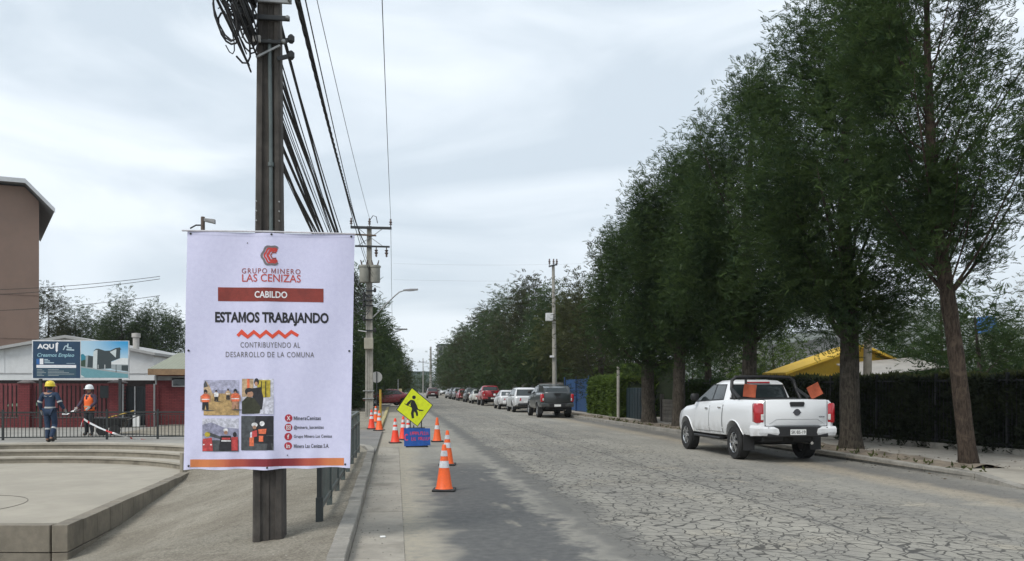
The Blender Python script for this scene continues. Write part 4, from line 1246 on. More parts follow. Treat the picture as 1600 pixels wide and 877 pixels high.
s0 = None
zlo, zhi = wp(100, 651.5).z, wp(100, 600).z
for a, b in ((-35, 33), (50.5, 173)):
    k = int((b - a) / 6.7)
    for i in range(k):
        x = wp(a + (b - a) * (i + .5) / k, 600).x
        if s0 is None:
            o = s0 = MB().box(-.052, .052, -.02, .018, 0, 1).build('slat', SLAT, bw, local=True)
        else:
            o = link_mesh('slat', s0.data, bw)
        o.location = (x - bw.location.x, 0, zlo - .05); o.scale = (1, 1, zhi - zlo + rnd.uniform(-.02, .02))
MB().box(wp(157, 600).x, wp(172, 600).x, WY - .06, WY - .03, wp(160, 622).z, wp(160, 603).z).build('notice_plate', mat('plate_dark', (.012, .02, .022), .4), bw)
slat_back = MB().box(wp(-60, 600).x - .5, wp(197, 600).x + 1.2, WY + 2.2, WY + 2.3, .05, 1.95).build('dark_backing', mat('backing_dark', (.010, .006, .006), .9, .2, 3))  # dark sheet added so the gaps between slats read as a dim yard
tag(slat_back, 'added dark backing standing in for the dim yard behind the slats', 'wall')
def wheelie_bin(px0, px1, py0, label):
    y = WY + 1.1
    xa, xb = PY(px0, 640, y).x, PY(px1, 640, y).x
    e = thing('wheelie_bin', label, 'bin', ((xa + xb) / 2, y, .05), group='green bins behind the slats')
    gm = mat('bin_green', (.02, .12, .055), .5, .15, 4)
    zt_ = PY(px0, py0, y).z
    MB().loft([[(xa + .06, y - .22, .12), (xb - .06, y - .22, .12), (xb - .06, y + .2, .12), (xa + .06, y + .2, .12)], [(xa, y - .3, zt_), (xb, y - .3, zt_), (xb, y + .3, zt_), (xa, y + .3, zt_)]]).build('tub', gm, e)
    MB().loft([[(xa - .03, y - .34, zt_ + .005), (xb + .03, y - .34, zt_ + .005), (xb + .03, y + .33, zt_ + .005), (xa - .03, y + .33, zt_ + .005)], [(xa + .03, y - .28, zt_ + .10), (xb - .03, y - .28, zt_ + .10), (xb - .03, y + .3, zt_ + .12), (xa + .03, y + .3, zt_ + .12)]]).build('lid', gm, e)
    for x in (xa + .1, xb - .1):
        MB().lathe([(.1, -.03), (.1, .03)], (x, y + .25, .15), 'x', 12).build('wheel', RUBBER, e)
wheelie_bin(17, 34, 635, 'left green wheelie bin behind the red slats')
wheelie_bin(48, 64, 634, 'right green wheelie bin behind the red slats')
# gate
gt = thing('metal_gate', 'dark double metal gate between the red pillar and the red house', 'gate', (wp(213, 660).x, WY, .05))
for a, b in ((197, 212), (213.5, 230)):
    lf = MB().box(wp(a, 600).x, wp(b, 600).x, WY - .03, WY + .03, .1, wp(a, 604).z).build('leaf', mat('gate_black', (.012, .015, .018), .5, .2, 5), gt)
    for i in range(4):
        x = wp(a + (b - a) * (i + .5) / 4, 600).x
        MB().box(x - .02, x + .02, WY - .05, WY - .03, .12, wp(a, 605).z).build('rib', MATS['gate_black'], lf)
MB().bar((wp(211.5, 600).x, WY - .06, .1), (wp(211.5, 600).x, WY - .06, wp(210, 604).z), .035, .03).build('edge_strip', mat('strip_pale', (.45, .45, .45), .5), gt)
MB().box(wp(230, 600).x, wp(243.5, 600).x, WY - .22, WY + .22, 0, wp(235, 601).z).build('pillar', BRK, gt)
for px in (196, 244.5):
    MB().tube([(wp(px, 600).x, WY - .3, .05), (wp(px, 600).x, WY - .3, wp(px, 600).z)], .035, 6).build('pipe', GALV, gt)
wb = MB().box(wp(214, 660).x, wp(226, 660).x, WY - .62, WY - .58, .08, wp(220, 649).z, .004).build('white_panel', PLATEW)
tag(wb, 'upright white panel leaning in front of the dark gate', 'panel')
kb = MB().box(wp(203, 660).x, wp(211.5, 660).x, WY - .62, WY - .45, .06, wp(205, 650).z, .01).build('black_panel', BLACK)
tag(kb, 'upright black panel beside the white one at the gate', 'panel')
# hand cart with tools by the worker
hc = thing('hand_cart', 'black hand cart with a yellow handled tool right of the orange vest worker', 'cart', (PY(175, 685, 29.5).x, 29.5, .05))
cx_ = hc.location.x
MB().loft([[(cx_ - .35, 29.2, .3), (cx_ + .35, 29.2, .3), (cx_ + .35, 29.8, .3), (cx_ - .35, 29.8, .3)], [(cx_ - .55, 29.1, .62), (cx_ + .5, 29.1, .62), (cx_ + .5, 29.9, .62), (cx_ - .55, 29.9, .62)]]).build('tray', BLACK, hc)
for s_ in (-1, 1):
    MB().lathe([(.17, -.03), (.18, -.02), (.18, .02), (.17, .03)], (cx_ + .2 * s_, 29.15, .22), 'y', 14).build('wheel', RUBBER, hc)
MB().tube([(cx_ + .45, 29.3, .5), (cx_ + .95, 29.3, .72)], .022, 6).build('handle', DARKMETAL, hc)
MB().tube([(cx_ - .1, 29.4, .62), (cx_ + .75, 29.35, .86)], .02, 6).build('tool', mat('tool_yellow', (.5, .32, .03), .6), hc)

# red house
HY = 37.0
hp = lambda px, py: PY(px, py, HY)
rh = thing('red_house', 'low dark red house with beige metal roof beside the gate', 'house', (hp(275, 660).x, HY, .05))
MB().box(hp(243, 600).x, hp(360, 600).x, HY, HY + 5, .0, hp(260, 584).z).build('wall', BRK, rh)
za, zb = hp(260, 579).z, hp(260, 549).z
xl, xr = hp(236, 580).x, hp(365, 580).x
roofm = NT('roof_beige')
_w = roofm.n('ShaderNodeTexWave', {'Vector': roofm.pos(), 'Scale': 2.2, 'Distortion': .2}, bands_direction='X')
roofm.link(roofm.mix(roofm.noise(1.5, 4, .6), (.19, .20, .145), (.27, .28, .21)), 'Base Color'); roofm.bump(_w.outputs['Fac'], .4, .03); roofm.b.inputs['Roughness'].default_value = .6
rf = MB().loft([[(xl, HY - .45, za), (xr, HY - .45, za), (xr, HY - .45, za + .06), (xl, HY - .45, za + .06)], [(xl + .3, HY + 3.2, zb), (xr, HY + 3.2, zb), (xr, HY + 3.2, zb + .06), (xl + .3, HY + 3.2, zb + .06)]]).build('roof', roofm.m, rh)
MB().box(xl, xr, HY - .48, HY - .455, za - .20, za + .05).build('fascia', mat('fascia_wood', (.26, .165, .09), .7, .2, 4), rf)
MB().box(xl + .15, xr, HY - .05, HY - .003, za - .42, za - .24).build('frieze', mat('frieze_grey', (.33, .33, .33), .7), rh)
wn_ = MB().box(hp(269, 600).x, hp(297, 600).x, HY - .05, HY - .004, hp(270, 604.5).z, hp(270, 590.5).z).build('window_frame', mat('frame_pale', (.5, .5, .5), .6), rh)
MB().box(hp(271, 600).x, hp(295.5, 600).x, HY - .06, HY - .052, hp(270, 602.8).z, hp(270, 592.5).z).build('pane', GLASS, wn_)
MB().tube([(hp(245, 600).x, HY - .1, .05), (hp(245, 600).x, HY - .1, za - .1)], .04, 6).build('downpipe', GALV, rh)

# white warehouse with shallow gable
VY = 44.0
vp = lambda px, py: PY(px, py, VY)
WHITE = mat('warehouse_white', (.60, .61, .61), .7, .06, .8, stain=((.42, .42, .40), .7, .5))
wh = thing('warehouse', 'white corrugated warehouse with a shallow gable behind the billboard', 'warehouse', (vp(105, 640).x, VY, .05))
prof = [(vp(-60, 640).x, 0), (vp(241, 640).x, 0), (vp(241, 640).x, vp(241, 556).z), (vp(105, 530).x, vp(105, 528.5).z), (vp(-60, 555).x, vp(-60, 558).z)]
MB().prism(prof, VY, VY + 14).build('wall', WHITE, wh)
gz = lambda px: np.interp(px, [-60, 105, 241], [vp(-60, 558).z, vp(105, 528.5).z, vp(241, 556).z])
for a, b in ((-64, 105), (105, 245)):
    xa, xb = vp(a, 550).x, vp(b, 550).x
    MB().loft([[(xa, VY - .3, gz(a) + .0), (xb, VY - .3, gz(b)), (xb, VY - .3, gz(b) + .14), (xa, VY - .3, gz(a) + .14)], [(xa, VY + 14.2, gz(a)), (xb, VY + 14.2, gz(b)), (xb, VY + 14.2, gz(b) + .14), (xa, VY + 14.2, gz(a) + .14)]]).build('roof', mat('roof_grey', (.34, .34, .33), .6, .1, 2), wh)
for py in (583.5,):
    MB().box(vp(-60, py).x, vp(241, py).x, VY - .03, VY - .003, vp(0, py + .6).z, vp(0, py - .6).z).build('joint_strip', mat('strip_grey', (.3, .3, .3), .7), wh)
for px in range(-40, 241, 47):
    MB().box(vp(px, 560).x - .012, vp(px, 560).x + .012, VY - .02, VY - .002, vp(0, 583).z, float(gz(px)) - .02).build('panel_seam', WHITE, wh)
cp_ = MB().lathe([(.16, 0), (.16, .75), (.22, .78), (.22, .98), (.05, 1.0)], (vp(205, 540).x, VY + .8, vp(205, 550).z), 'z', 10).build('chimney_pipe', mat('pipe_pale', (.42, .40, .37), .6), wh, 40)

# billboard
GY = 34.6
gp = lambda px, py: PY(px, py, GY)
bl = thing('billboard', 'wide billboard with a navy text half and a building picture half above the red wall', 'billboard', (gp(125, 660).x, GY, .05))
MB().box(gp(50, 560).x, gp(201, 560).x, GY, GY + .12, gp(125, 592).z, gp(125, 532).z).build('panel', mat('board_frame', (.62, .63, .64), .5), bl)
for px in (62.5, 187):
    MB().bar((gp(px, 600).x, GY + .06, .0), (gp(px, 600).x, GY + .06, gp(px, 590).z), .1, .1).build('post', DARKMETAL, bl)
GPn = Print(bl, GY)
NAVY = mat('ink_navy', (.012, .045, .095), .45, .12, 2)
GPn.rect((51.5, 533.5, 125.5, 591), NAVY, .004)
_bx0, _bx1, _bz0, _bz1 = GPn.frame(126.5, 533, 200.3, 590.5)
SKYP = NT('ink_sky_print')
_o = SKYP.xyz()
_h = SKYP.smooth(_o[2], _bz0 + .5, _bz1); _g = SKYP.smooth(_o[0], _bx0, _bx1)
SKYP.link(SKYP.mix(SKYP.math('MULTIPLY', _h, SKYP.math('ADD', SKYP.math('MULTIPLY', _g, .8), .2)), (.50, .66, .74), (.02, .30, .60)), 'Base Color')
SKYP.b.inputs['Roughness'].default_value = .45
GPn.rect((126.5, 533, 200.3, 590.5), SKYP.m, .004)
BM = [ink('b_dark', (.035, .05, .055)), ink('b_pale', (.55, .60, .60)), ink('b_road', (.13, .30, .34)), ink('b_hill', (.02, .20, .28)), ink('b_green', (.03, .06, .04)), ink('b_white', (.66, .68, .68)), ink('b_grey', (.30, .34, .35))]
GPn.polys([(3, [(126.5, 554), (130, 553), (135, 558), (135, 574), (126.5, 574)]), (4, [(126.5, 564), (134, 562), (134, 574), (126.5, 574)]),
           (2, [(126.5, 572.5), (200.3, 583), (200.3, 590.5), (126.5, 590.5)]), (6, [(126.5, 572.5), (200.3, 582), (200.3, 585), (126.5, 574.5)]),
           (6, [(134, 556), (138, 555.5), (136.5, 574), (133.5, 573)]), (0, [(138, 555.5), (146, 557), (146, 575), (136.5, 574)]),
           (1, [(146, 550), (153, 545), (151.5, 577), (145, 575)]), (0, [(152.5, 546), (164, 549), (172, 548.5), (180, 545), (188, 543.5), (187.5, 560), (174, 565), (174, 576), (151.5, 577)]),
           (1, [(171.5, 550), (182, 545.5), (181, 559)]), (0, [(145.5, 549.5), (150, 545.2), (154, 545), (164, 548.3), (172, 548), (181, 544), (187, 543), (190, 546.5), (181, 546), (172, 550), (164, 550), (154, 547), (150, 547)]),
           (5, [(174, 566), (190, 559.5), (200.3, 560), (200.3, 570), (174, 569.5)]), (6, [(174, 569.5), (200.3, 570), (200.3, 581), (174, 577)]), (0, [(190, 571), (200.3, 571), (200.3, 580), (190, 579)]),
           (5, rc(153, 570, 153.8, 576)), (5, rc(163.5, 570, 164.5, 577)), (0, rc(181, 570, 182, 582)), (1, [(127, 586), (133, 590), (126.5, 590)])], BM, .006)
GPn.text('AQU', (58.5, 537.5, 84.5, 546.5), INK_WHITE, .007, bold=.04)
GPn.stroke([(90.8, 536), (88.8, 537.5), (88.6, 547)], .07, INK_WHITE, .007, 'letter')
GPn.polys([(0, [(86.6, 547), (90.8, 547), (88.6, 551)])], [INK_WHITE], .007, 'arrow_head')
GPn.text('Creamos Empleo', (58.5, 552, 116, 559.5), ink('b_cyan', (.30, .52, .60)), .007, bold=.012, shear=.25)
GPn.stroke([(99, 547), (102, 541), (104, 540.5), (105.5, 543), (106.5, 537)], .035, ink('b_lblue', (.45, .58, .64)), .007, 'logo_mark')
GPn.stroke([(104, 546.5), (110, 546.8), (116, 547.2)], .05, MATS['ink_b_lblue'], .007, 'logo_mark')
GPn.stroke([(105, 543.5), (112, 544)], .04, MATS['ink_b_lblue'], .007, 'logo_mark')
GPn.rect((57, 561, 62, 569.5), ink('b_blue', (.02, .12, .35)), .007); GPn.rect((62.2, 560.5, 67.8, 569.5), INK_WHITE, .007)
for x0_, x1_, yy in ((69.5, 75, 562), (69.5, 78, 564.3), (69.5, 84.5, 567), (104, 117.5, 568)):
    GPn.stroke([(x0_, yy), (x1_, yy)], .03 if x0_ < 100 else .015, MATS['ink_b_lblue'], .007, 'fine_print')
GPn.rect((57, 570.5, 119, 575), INK_WHITE, .007)
GPn.stroke([(60, 572.8), (113, 572.9)], .012, MATS['ink_b_lblue'], .008, 'fine_print')
GPn.rect((57, 576, 119, 588.5), ink('b_slate', (.03, .075, .11)), .006)
for k in range(5):
    yy = 577.8 + k * 2.3
    GPn.stroke([(58, yy), (66 + 3 * ((k * 7) % 3), yy)], .02, MATS['ink_b_grey'], .008, 'fine_print')
    GPn.stroke([(75, yy), (92 + 8 * ((k * 5) % 4), yy)], .02, MATS['ink_b_grey'], .008, 'fine_print')

# brown apartment block
AY = 66.0
ax = lambda px, py: PY(px, py, AY)
apt = thing('apartment_block', 'tall brown rendered apartment block with a pale roof edge at the left', 'building', (ax(61, 500).x, AY, .05))
BROWN = mat('render_brown', (.235, .16, .125), .9, .07, .4, stain=((.18, .12, .095), .3, .5))
zr, ze = ax(42, 291).z, ax(80, 333).z
xw = ax(61, 500).x; xrdg = ax(40, 300).x; xev = ax(82, 333).x; xle = xw - 22
slope = (ze - zr) / (xev - xrdg)
MB().prism([(xle, 0), (xw, 0), (xw, zr + slope * (xw - xrdg) - .15), (xrdg, zr - .15), (xle, zr - .9)], AY, AY + 13).build('wall', BROWN, apt)
SOF = mat('roof_trim', (.52, .53, .54), .6, .08, 1)
MB().prism([(xrdg, zr), (xev, ze), (xev, ze + .22), (xrdg, zr + .22)], AY - .9, AY + 14).build('roof', mat('roof_slab', (.20, .205, .21), .7, .1, 1), apt)
MB().prism([(xle, zr - .75), (xrdg - .003, zr), (xrdg - .003, zr + .22), (xle, zr - .53)], AY - .9, AY + 14).build('roof', MATS['roof_slab'], apt)
MB().prism([(xrdg, zr - .06), (xev + .04, ze - .06), (xev + .04, ze + .26), (xrdg, zr + .26)], AY - 1.0, AY - .905).build('bargeboard', SOF, apt)
MB().prism([(xle, zr - .81), (xrdg - .003, zr - .06), (xrdg - .003, zr + .26), (xle, zr - .49)], AY - 1.0, AY - .905).build('bargeboard', SOF, apt)
for py in (462, 530):
    MB().box(xle, xw + .01, AY - .012, AY - .002, ax(0, py + .7).z, ax(0, py - .7).z).build('joint_strip', mat('brown_joint', (.15, .10, .08), .9), apt)
apt.rotation_euler = (0, 0, R(25))

# ================================================================== vehicles (local: x right, y forward, origin on the ground)
PROF = [(0.0, .80), (.035, .945), (.22, .99), (.42, 1.0), (.62, .995), (.80, .975), (.93, .945), (1.0, .885)]
class Body:
    def __init__(s, st):
        s.st = st
        s.ys = [a[0] for a in st]
    def at(s, y):
        return [float(np.interp(y, s.ys, [a[k] for a in s.st])) for k in (1, 2, 3)]
    def x(s, y, z):
        w, zb, zt = s.at(y)
        h = (z - zb) / (zt - zb)
        return w * float(np.interp(h, [p[0] for p in PROF], [p[1] for p in PROF]))
    def ring(s, y):
        w, zb, zt = s.at(y)
        r = [(w * f, y, zb + h * (zt - zb)) for h, f in PROF]
        r.append((w * .45, y, zt + .018))
        return r + [(-a, b, c) for a, b, c in reversed(r)]
def boolean_cut(ob, cutters):
    for c in cutters:
        m = ob.modifiers.new('cut', 'BOOLEAN'); m.operation = 'DIFFERENCE'; m.object = c; m.solver = 'EXACT'
    dg = bpy.context.evaluated_depsgraph_get()
    me = bpy.data.meshes.new_from_object(ob.evaluated_get(dg))
    ob.modifiers.clear()
    old = ob.data; ob.data = me; bpy.data.meshes.remove(old)
    me.polygons.foreach_set('use_smooth', [True] * len(me.polygons)); me.set_sharp_from_angle(angle=R(32))
    for c in cutters:
        d = c.data; bpy.data.objects.remove(c); bpy.data.meshes.remove(d)
KIND = {
 'pickup': dict(st=[(-2.56, .80, .66, 1.345), (-2.5, .885, .62, 1.36), (-2.3, .915, .58, 1.362), (-1.38, .93, .52, 1.36), (-.80, .925, .50, 1.345), (.2, .925, .48, 1.30), (1.05, .92, .48, 1.25), (1.35, .915, .48, 1.20), (2.0, .905, .48, 1.14), (2.42, .86, .45, 1.04), (2.6, .76, .48, .92), (2.68, .62, .52, .80)],
    gh=[(1.25, -.80, 1.42, .855), (1.735, -.64, .40, .68), (1.80, -.54, .26, .60), (1.825, -.3, .05, .42)], axles=(-1.38, 1.77), wr=.385, track=.79, arch=.475, tw=.255),
 'suv': dict(st=[(-2.28, .74, .55, .98), (-2.2, .84, .45, 1.06), (-1.9, .89, .38, 1.09), (-1.3, .915, .34, 1.08), (0, .92, .32, 1.05), (.95, .915, .32, 1.02), (1.5, .90, .34, .97), (2.0, .86, .38, .88), (2.25, .74, .42, .78), (2.34, .6, .46, .7)],
    gh=[(1.03, -2.12, 1.25, .84), (1.54, -1.78, .30, .68), (1.62, -1.6, .12, .60), (1.645, -1.2, -.1, .42)], axles=(-1.35, 1.35), wr=.35, track=.78, arch=.42, tw=.225),
 'sedan': dict(st=[(-2.22, .70, .52, .92), (-2.12, .80, .42, 1.0), (-1.7, .85, .36, 1.02), (-1.2, .87, .3, 1.0), (0, .875, .28, .95), (.9, .87, .28, .93), (1.4, .855, .3, .87), (1.9, .81, .33, .77), (2.15, .7, .36, .68), (2.25, .55, .4, .6)],
    gh=[(.93, -1.78, 1.2, .78), (1.36, -.95, .22, .6), (1.43, -.7, .05, .52), (1.455, -.45, -.1, .36)], axles=(-1.3, 1.32), wr=.315, track=.745, arch=.375, tw=.2),
}
def make_wheel(e, x, y, k, side, tyre, rim, spokes=6):
    r, tw = k['wr'], k['tw']
    w = MB().lathe([(.05, -tw * .3), (r * .5, -tw * .3), (r * .5, tw * .2), (.05, tw * .2)], (0, 0, 0), 'x', 14).build('wheel', BLACK, e, 40, local=True)
    w.location = (x, y, r)
    MB().lathe([(r * .62, -tw / 2), (r * .93, -tw / 2), (r, -tw * .36), (r, tw * .36), (r * .93, tw / 2), (r * .62, tw / 2)], (0, 0, 0), 'x', 28, caps=False).build('tyre', tyre, w, 35, local=True)
    rm = MB().lathe([(r * .64, side * tw * .40), (r * .60, side * tw * .47), (r * .56, side * tw * .40), (r * .56, -side * tw * .2)], (0, 0, 0), 'x', 28, caps=False)
    for i in range(spokes):
        a = 2 * math.pi * i / spokes
        d = Vector((0, math.cos(a), math.sin(a)))
        rm.bar(Vector((side * tw * .42, 0, 0)) + d * .03, Vector((side * tw * .40, 0, 0)) + d * r * .6, .05, .035, up=(1, 0, 0))
    rm.lathe([(.002, side * tw * .46), (.055, side * tw * .45), (.065, side * tw * .36), (.065, 0)], (0, 0, 0), 'x', 12)
    rm.build('rim', rim, w, 35, local=True)
def side_patch(mb, B, poly, off, s):
    """poly in (y, z) laid on the flank, finely cut so that it follows the bulge"""
    ys = [p[0] for p in poly]; zs = [p[1] for p in poly]
    n = 8
    def pt(u, v):
        a = Vector(poly[0]).lerp(Vector(poly[1]), u); b = Vector(poly[3]).lerp(Vector(poly[2]), u)
        q = a.lerp(b, v)
        return (s * (B.x(q.x, q.y) + off), q.x, q.y)
    mb.grid(pt, n, n)
def vehicle(kind, pm, loc, rz, label, cat, name, group=None, detail=1, plate='', rear=None):
    k = KIND[kind]
    B = Body(k['st'])
    e = thing(name, label, cat, loc, rz, group)
    def bl(mb, nm, m, par=e, sm=None, fix=True):
        return mb.build(nm, m, par, sm, fix, local=True)
    ys = sorted(set([a[0] for a in k['st']] + ([] if detail < 1 else list(np.linspace(k['st'][1][0], k['st'][-3][0], 12)))))
    body = bl(MB().loft([B.ring(y) for y in ys]), 'body', pm, sm=32)
    cut = []
    for ay in k['axles']:
        c = MB().lathe([(k['arch'], -1.2), (k['arch'], 1.2)], (0, ay, k['wr'] + .02), 'x', 28).build('c', BLACK)
        c.location = e.location; c.rotation_euler = e.rotation_euler
        cut.append(c)
    bpy.context.view_layer.update()
    boolean_cut(body, cut)
    # arch lips, inner arches
    for ay in k['axles']:
        for s in (-1, 1):
            pts = []
            for i in range(15):
                a = R(-14 + 208 * i / 14)
                y, z = ay + (k['arch'] + .012) * math.cos(a), k['wr'] + .02 + (k['arch'] + .012) * math.sin(a)
                z = max(z, B.at(y)[1] + .03)
                pts.append((s * (B.x(y, z) + .004), y, z))
            bl(MB().tube(pts, .014, 6), 'wheel_arch', pm if kind != 'x' else BLACK, sm=60)
    bl(MB().box(-.60, .60, B.ys[0] + .35, B.ys[-1] - .4, B.at(0)[1] - .06, B.at(0)[1] + .16, .03), 'underbody', BLACK)
    # greenhouse
    g = k['gh']
    def gring(z, yr, yf, hw, c=.10):
        return [(-hw + c * .6, yr, z), (hw - c * .6, yr, z), (hw, yr + c, z), (hw, (yr + yf) / 2, z), (hw, yf - c * 2.2, z), (hw - c * 1.6, yf - c * .5, z), (hw * .4, yf, z), (-hw * .4, yf, z), (-hw + c * 1.6, yf - c * .5, z), (-hw, yf - c * 2.2, z), (-hw, (yr + yf) / 2, z), (-hw, yr + c, z)]
    cabin = bl(MB().loft([gring(g[0][0] - .08, g[0][1] - .02, g[0][2] + .06, g[0][3] + .02)] + [gring(*q) for q in g]), 'cabin', pm, sm=38)
    def gx(z): return float(np.interp(z, [g[0][0], g[1][0]], [g[0][3], g[1][3]]))
    def gyr(z): return float(np.interp(z, [g[0][0], g[1][0]], [g[0][1], g[1][1]]))
    def gyf(z): return float(np.interp(z, [g[0][0], g[1][0]], [g[0][2], g[1][2]]))
    zt = g[1][0] - .045
    zbelt = lambda y: max(B.at(y)[2] + .035, g[0][0] + .04)
    def win(nm, poly, off, m, s, par=cabin):
        mb = MB().add([(s * (gx(z) + off), y, z) for y, z in poly], [tuple(range(len(poly)))])
        return bl(mb, nm, m, par, fix=False)
    if kind == 'pickup': cuts = [(-.56, .06), (.13, None)]
    elif kind == 'suv': cuts = [(-1.72, -1.12), (-1.05, -.12), (-.05, None)]
    else: cuts = [(-1.22, -.36), (-.29, None)]
    for s in (-1, 1):
        for i, (a, b) in enumerate(cuts):
            def yb(z, lean=0): return gyf(z) - .17
            if b is None:
                poly = [(a, zbelt(a)), (yb(zbelt(1.0)) - .02, zbelt(.9) - .0), (yb(zt), zt), (a, zt)]
            elif i == 0:
                poly = [(max(a, gyr(zbelt(a)) + .16), zbelt(a)), (b, zbelt(b)), (b, zt), (max(a + .1, gyr(zt) + .14), zt)]
            else:
                poly = [(a, zbelt(a)), (b, zbelt(b)), (b, zt), (a, zt)]
            win('side_window', poly, .006, GLASS, s)
        fr = [(cuts[0][0] - .03, zbelt(cuts[0][0]) - .03), (gyf(zbelt(.9)) - .15, zbelt(.9) - .03), (gyf(zt) - .13, zt + .025), (max(cuts[0][0] + .06, gyr(zt) + .10), zt + .025)]
        win('window_trim', fr, .003, BLACK, s)
        # doors: dark gap behind, proud skin, handle
        ds = [(-.70, .10), (.125, 1.10)] if kind == 'pickup' else ([(-1.0, -.09), (-.07, .92)] if kind == 'suv' else [(-.98, -.33), (-.31, .86)])
        for a, b in ds:
            zl = B.at(a)[1] + .09
            zu = lambda y: B.at(y)[2] - .05
            if detail:
                mb = MB(); side_patch(mb, B, [(a - .012, zl - .012), (b + .012, zl - .012), (b + .012, zu(b)), (a - .012, zu(a))], .002, s)
                bl(mb, 'door_gap', mat('shut_line', (.10, .10, .10), .7), fix=False)
            mb = MB(); side_patch(mb, B, [(a, zl), (b, zl), (b, zu(b) + .0), (a, zu(a) + .0)], .0055, s)
            d = bl(mb, 'door', pm, fix=False, sm=60)
            hy = a + .16; hz = B.at(hy)[2] - .17
            xx = B.x(hy, hz)
            bl(MB().box(s * xx - .02 if s > 0 else s * xx - .03, s * xx + .03 if s > 0 else s * xx + .02, hy - .09, hy + .09, hz - .018, hz + .018, .008), 'handle', CHROME if kind == 'pickup' else pm, d)
        # mirror
        my = (cuts[-1][0] + .82 if kind == 'pickup' else cuts[-1][0] + (.78 if kind == 'suv' else .92)); mz = zbelt(my) + .06
        mx = gx(mz) + .05
        bl(MB().box(min(s * mx, s * (mx + .2)), max(s * mx, s * (mx + .2)), my - .06, my + .07, mz - .05, mz + .13, .04), 'mirror', BLACK if kind == 'pickup' else pm, sm=40)
    # windscreens
    z0, z1 = g[0][0] + .07, zt
    def front_rear(f, off, w0, w1, m, nm, za_, zb_):
        mb = MB().add([(-w0, f(za_) + off, za_), (w0, f(za_) + off, za_), (w1, f(zb_) + off, zb_), (-w1, f(zb_) + off, zb_)], [(0, 1, 2, 3)])
        return bl(mb, nm, m, cabin, fix=False)
    rz0 = (1.40 if kind == 'pickup' else z0 + .02)
    front_rear(gyr, -.003, gx(rz0) - .09, gx(z1) - .06, BLACK, 'window_trim', rz0 - .02, z1 + .02)
    front_rear(gyr, -.006, gx(rz0) - .13, gx(z1) - .10, GLASS, 'rear_window', rz0, z1)
    front_rear(gyf, .012, gx(z0) - .22, gx(z1) - .20, GLASS, 'windscreen', z0 + .03, z1)
    # ends
    yr = B.ys[1]; zb, ztop = B.at(yr)[1], B.at(yr)[2]
    ye = B.ys[0]
    if kind == 'pickup':
        tgw = .70
        bl(MB().box(-tgw - .012, tgw + .012, ye - .018, ye + .1, .80, 1.352), 'tailgate_gap', MATS['shut_line'])
        tg = bl(MB().box(-tgw, tgw, ye - .05, ye + .1, .81, 1.37, .025), 'tailgate', pm, sm=40)
        fy = ye - .052
        bl(MB().tube([(-tgw + .06, fy, .845), (-.46, fy, .955), (.46, fy, .955), (tgw - .06, fy, .845)], .007, 5), 'crease_shade', mat('crease_shade_' + pm.name, tuple(v * .55 for v in pm['c']), .5), tg)  # crease line in darkened body paint, its shade put into the colour
        bl(MB().prism([(-.15, 1.225), (.15, 1.225), (.17, 1.30), (.15, 1.325), (-.15, 1.325), (-.17, 1.30)], ye - .066, ye - .04), 'tailgate_handle', BLACK, tg)
        em = MB().lathe([(.058, ye - .060), (.074, ye - .060), (.074, ye - .046), (.058, ye - .046)], (0, 0, 1.10), 'y', 20)
        bl(em, 'emblem_ring', mat('emblem_dark', (.09, .09, .1), .3, metal=.8), tg, 40)
        bl(MB().box(-.092, .092, ye - .064, ye - .05, 1.085, 1.115, .004), 'emblem_bar', MATS['emblem_dark'], tg)
        if detail > 1:
            v, f = text_geo('4X4', .02, .15)
            bl(MB().add([(.50 + a * .13, ye - .0535, .985 + b * .035) for a, b in v], f), 'badge', BLACK, tg, fix=False)
        for s in (-1, 1):
            def lampbox(a, b, zz0, zz1, d, m, nm):
                x0_, x1_ = sorted((s * a, s * b))
                return bl(MB().box(x0_, x1_, ye - d, ye + .22, zz0, zz1, .03), nm, m, sm=40)
            lp = lampbox(.715, .905, .87, 1.295, .012, REDLAMP, 'tail_light')
            x0_, x1_ = sorted((s * .735, s * .80))
            bl(MB().box(x0_, x1_, ye - .02, ye, .935, 1.06, .008), 'reverse_lamp', CLEARLAMP, lp)
            x0_, x1_ = sorted((s * .48, s * .915))
            bl(MB().loft([[(s * .46, ye - .10, .60), (s * .86, ye - .08, .60), (s * .925, ye + .25, .58), (s * .46, ye + .1, .60)],
                          [(s * .43, ye - .125, .66), (s * .885, ye - .10, .67), (s * .940, ye + .25, .68), (s * .43, ye + .1, .66)],
                          [(s * .45, ye - .125, .745), (s * .885, ye - .10, .75), (s * .940, ye + .25, .76), (s * .45, ye + .1, .745)],
                          [(s * .56, ye - .10, .795), (s * .87, ye - .08, .795), (s * .925, ye + .25, .81), (s * .56, ye + .1, .795)]]), 'bumper_end', pm, sm=16)
            bl(MB().box(min(s * .66, s * .91), max(s * .66, s * .91), k['axles'][0] - .56, k['axles'][0] - .54, .24, .60), 'mud_flap', BLACK)
            for ay in ():
                pass
        bl(MB().box(-.70, .70, ye - .105, ye + .15, .57, .79, .02), 'bumper_step', BLACK)
        pl = bl(MB().box(-.18, .18, ye - .118, ye - .108, .615, .735, .004), 'number_plate', PLATEW)
        if plate:
            v, f = text_geo(plate, .01)
            bl(MB().add([(-.16 + a * .32, ye - .120, .64 + b * .072) for a, b in v], f), 'plate_lettering', INK_BLACK, pl, fix=False)
        bl(MB().tube([(-.6, k['axles'][0], .385), (.6, k['axles'][0], .385)], .06, 8), 'rear_axle', BLACK)
        bl(MB().lathe([(.1, -.09), (.3, -.1), (.3, .1), (.1, .09)], (0, ye + .62, .52), 'z', 20), 'spare_wheel', RUBBER)
        bl(MB().tube([(.45, ye + .15, .42), (.45, ye + .9, .42)], .035, 8), 'exhaust', CHROME)
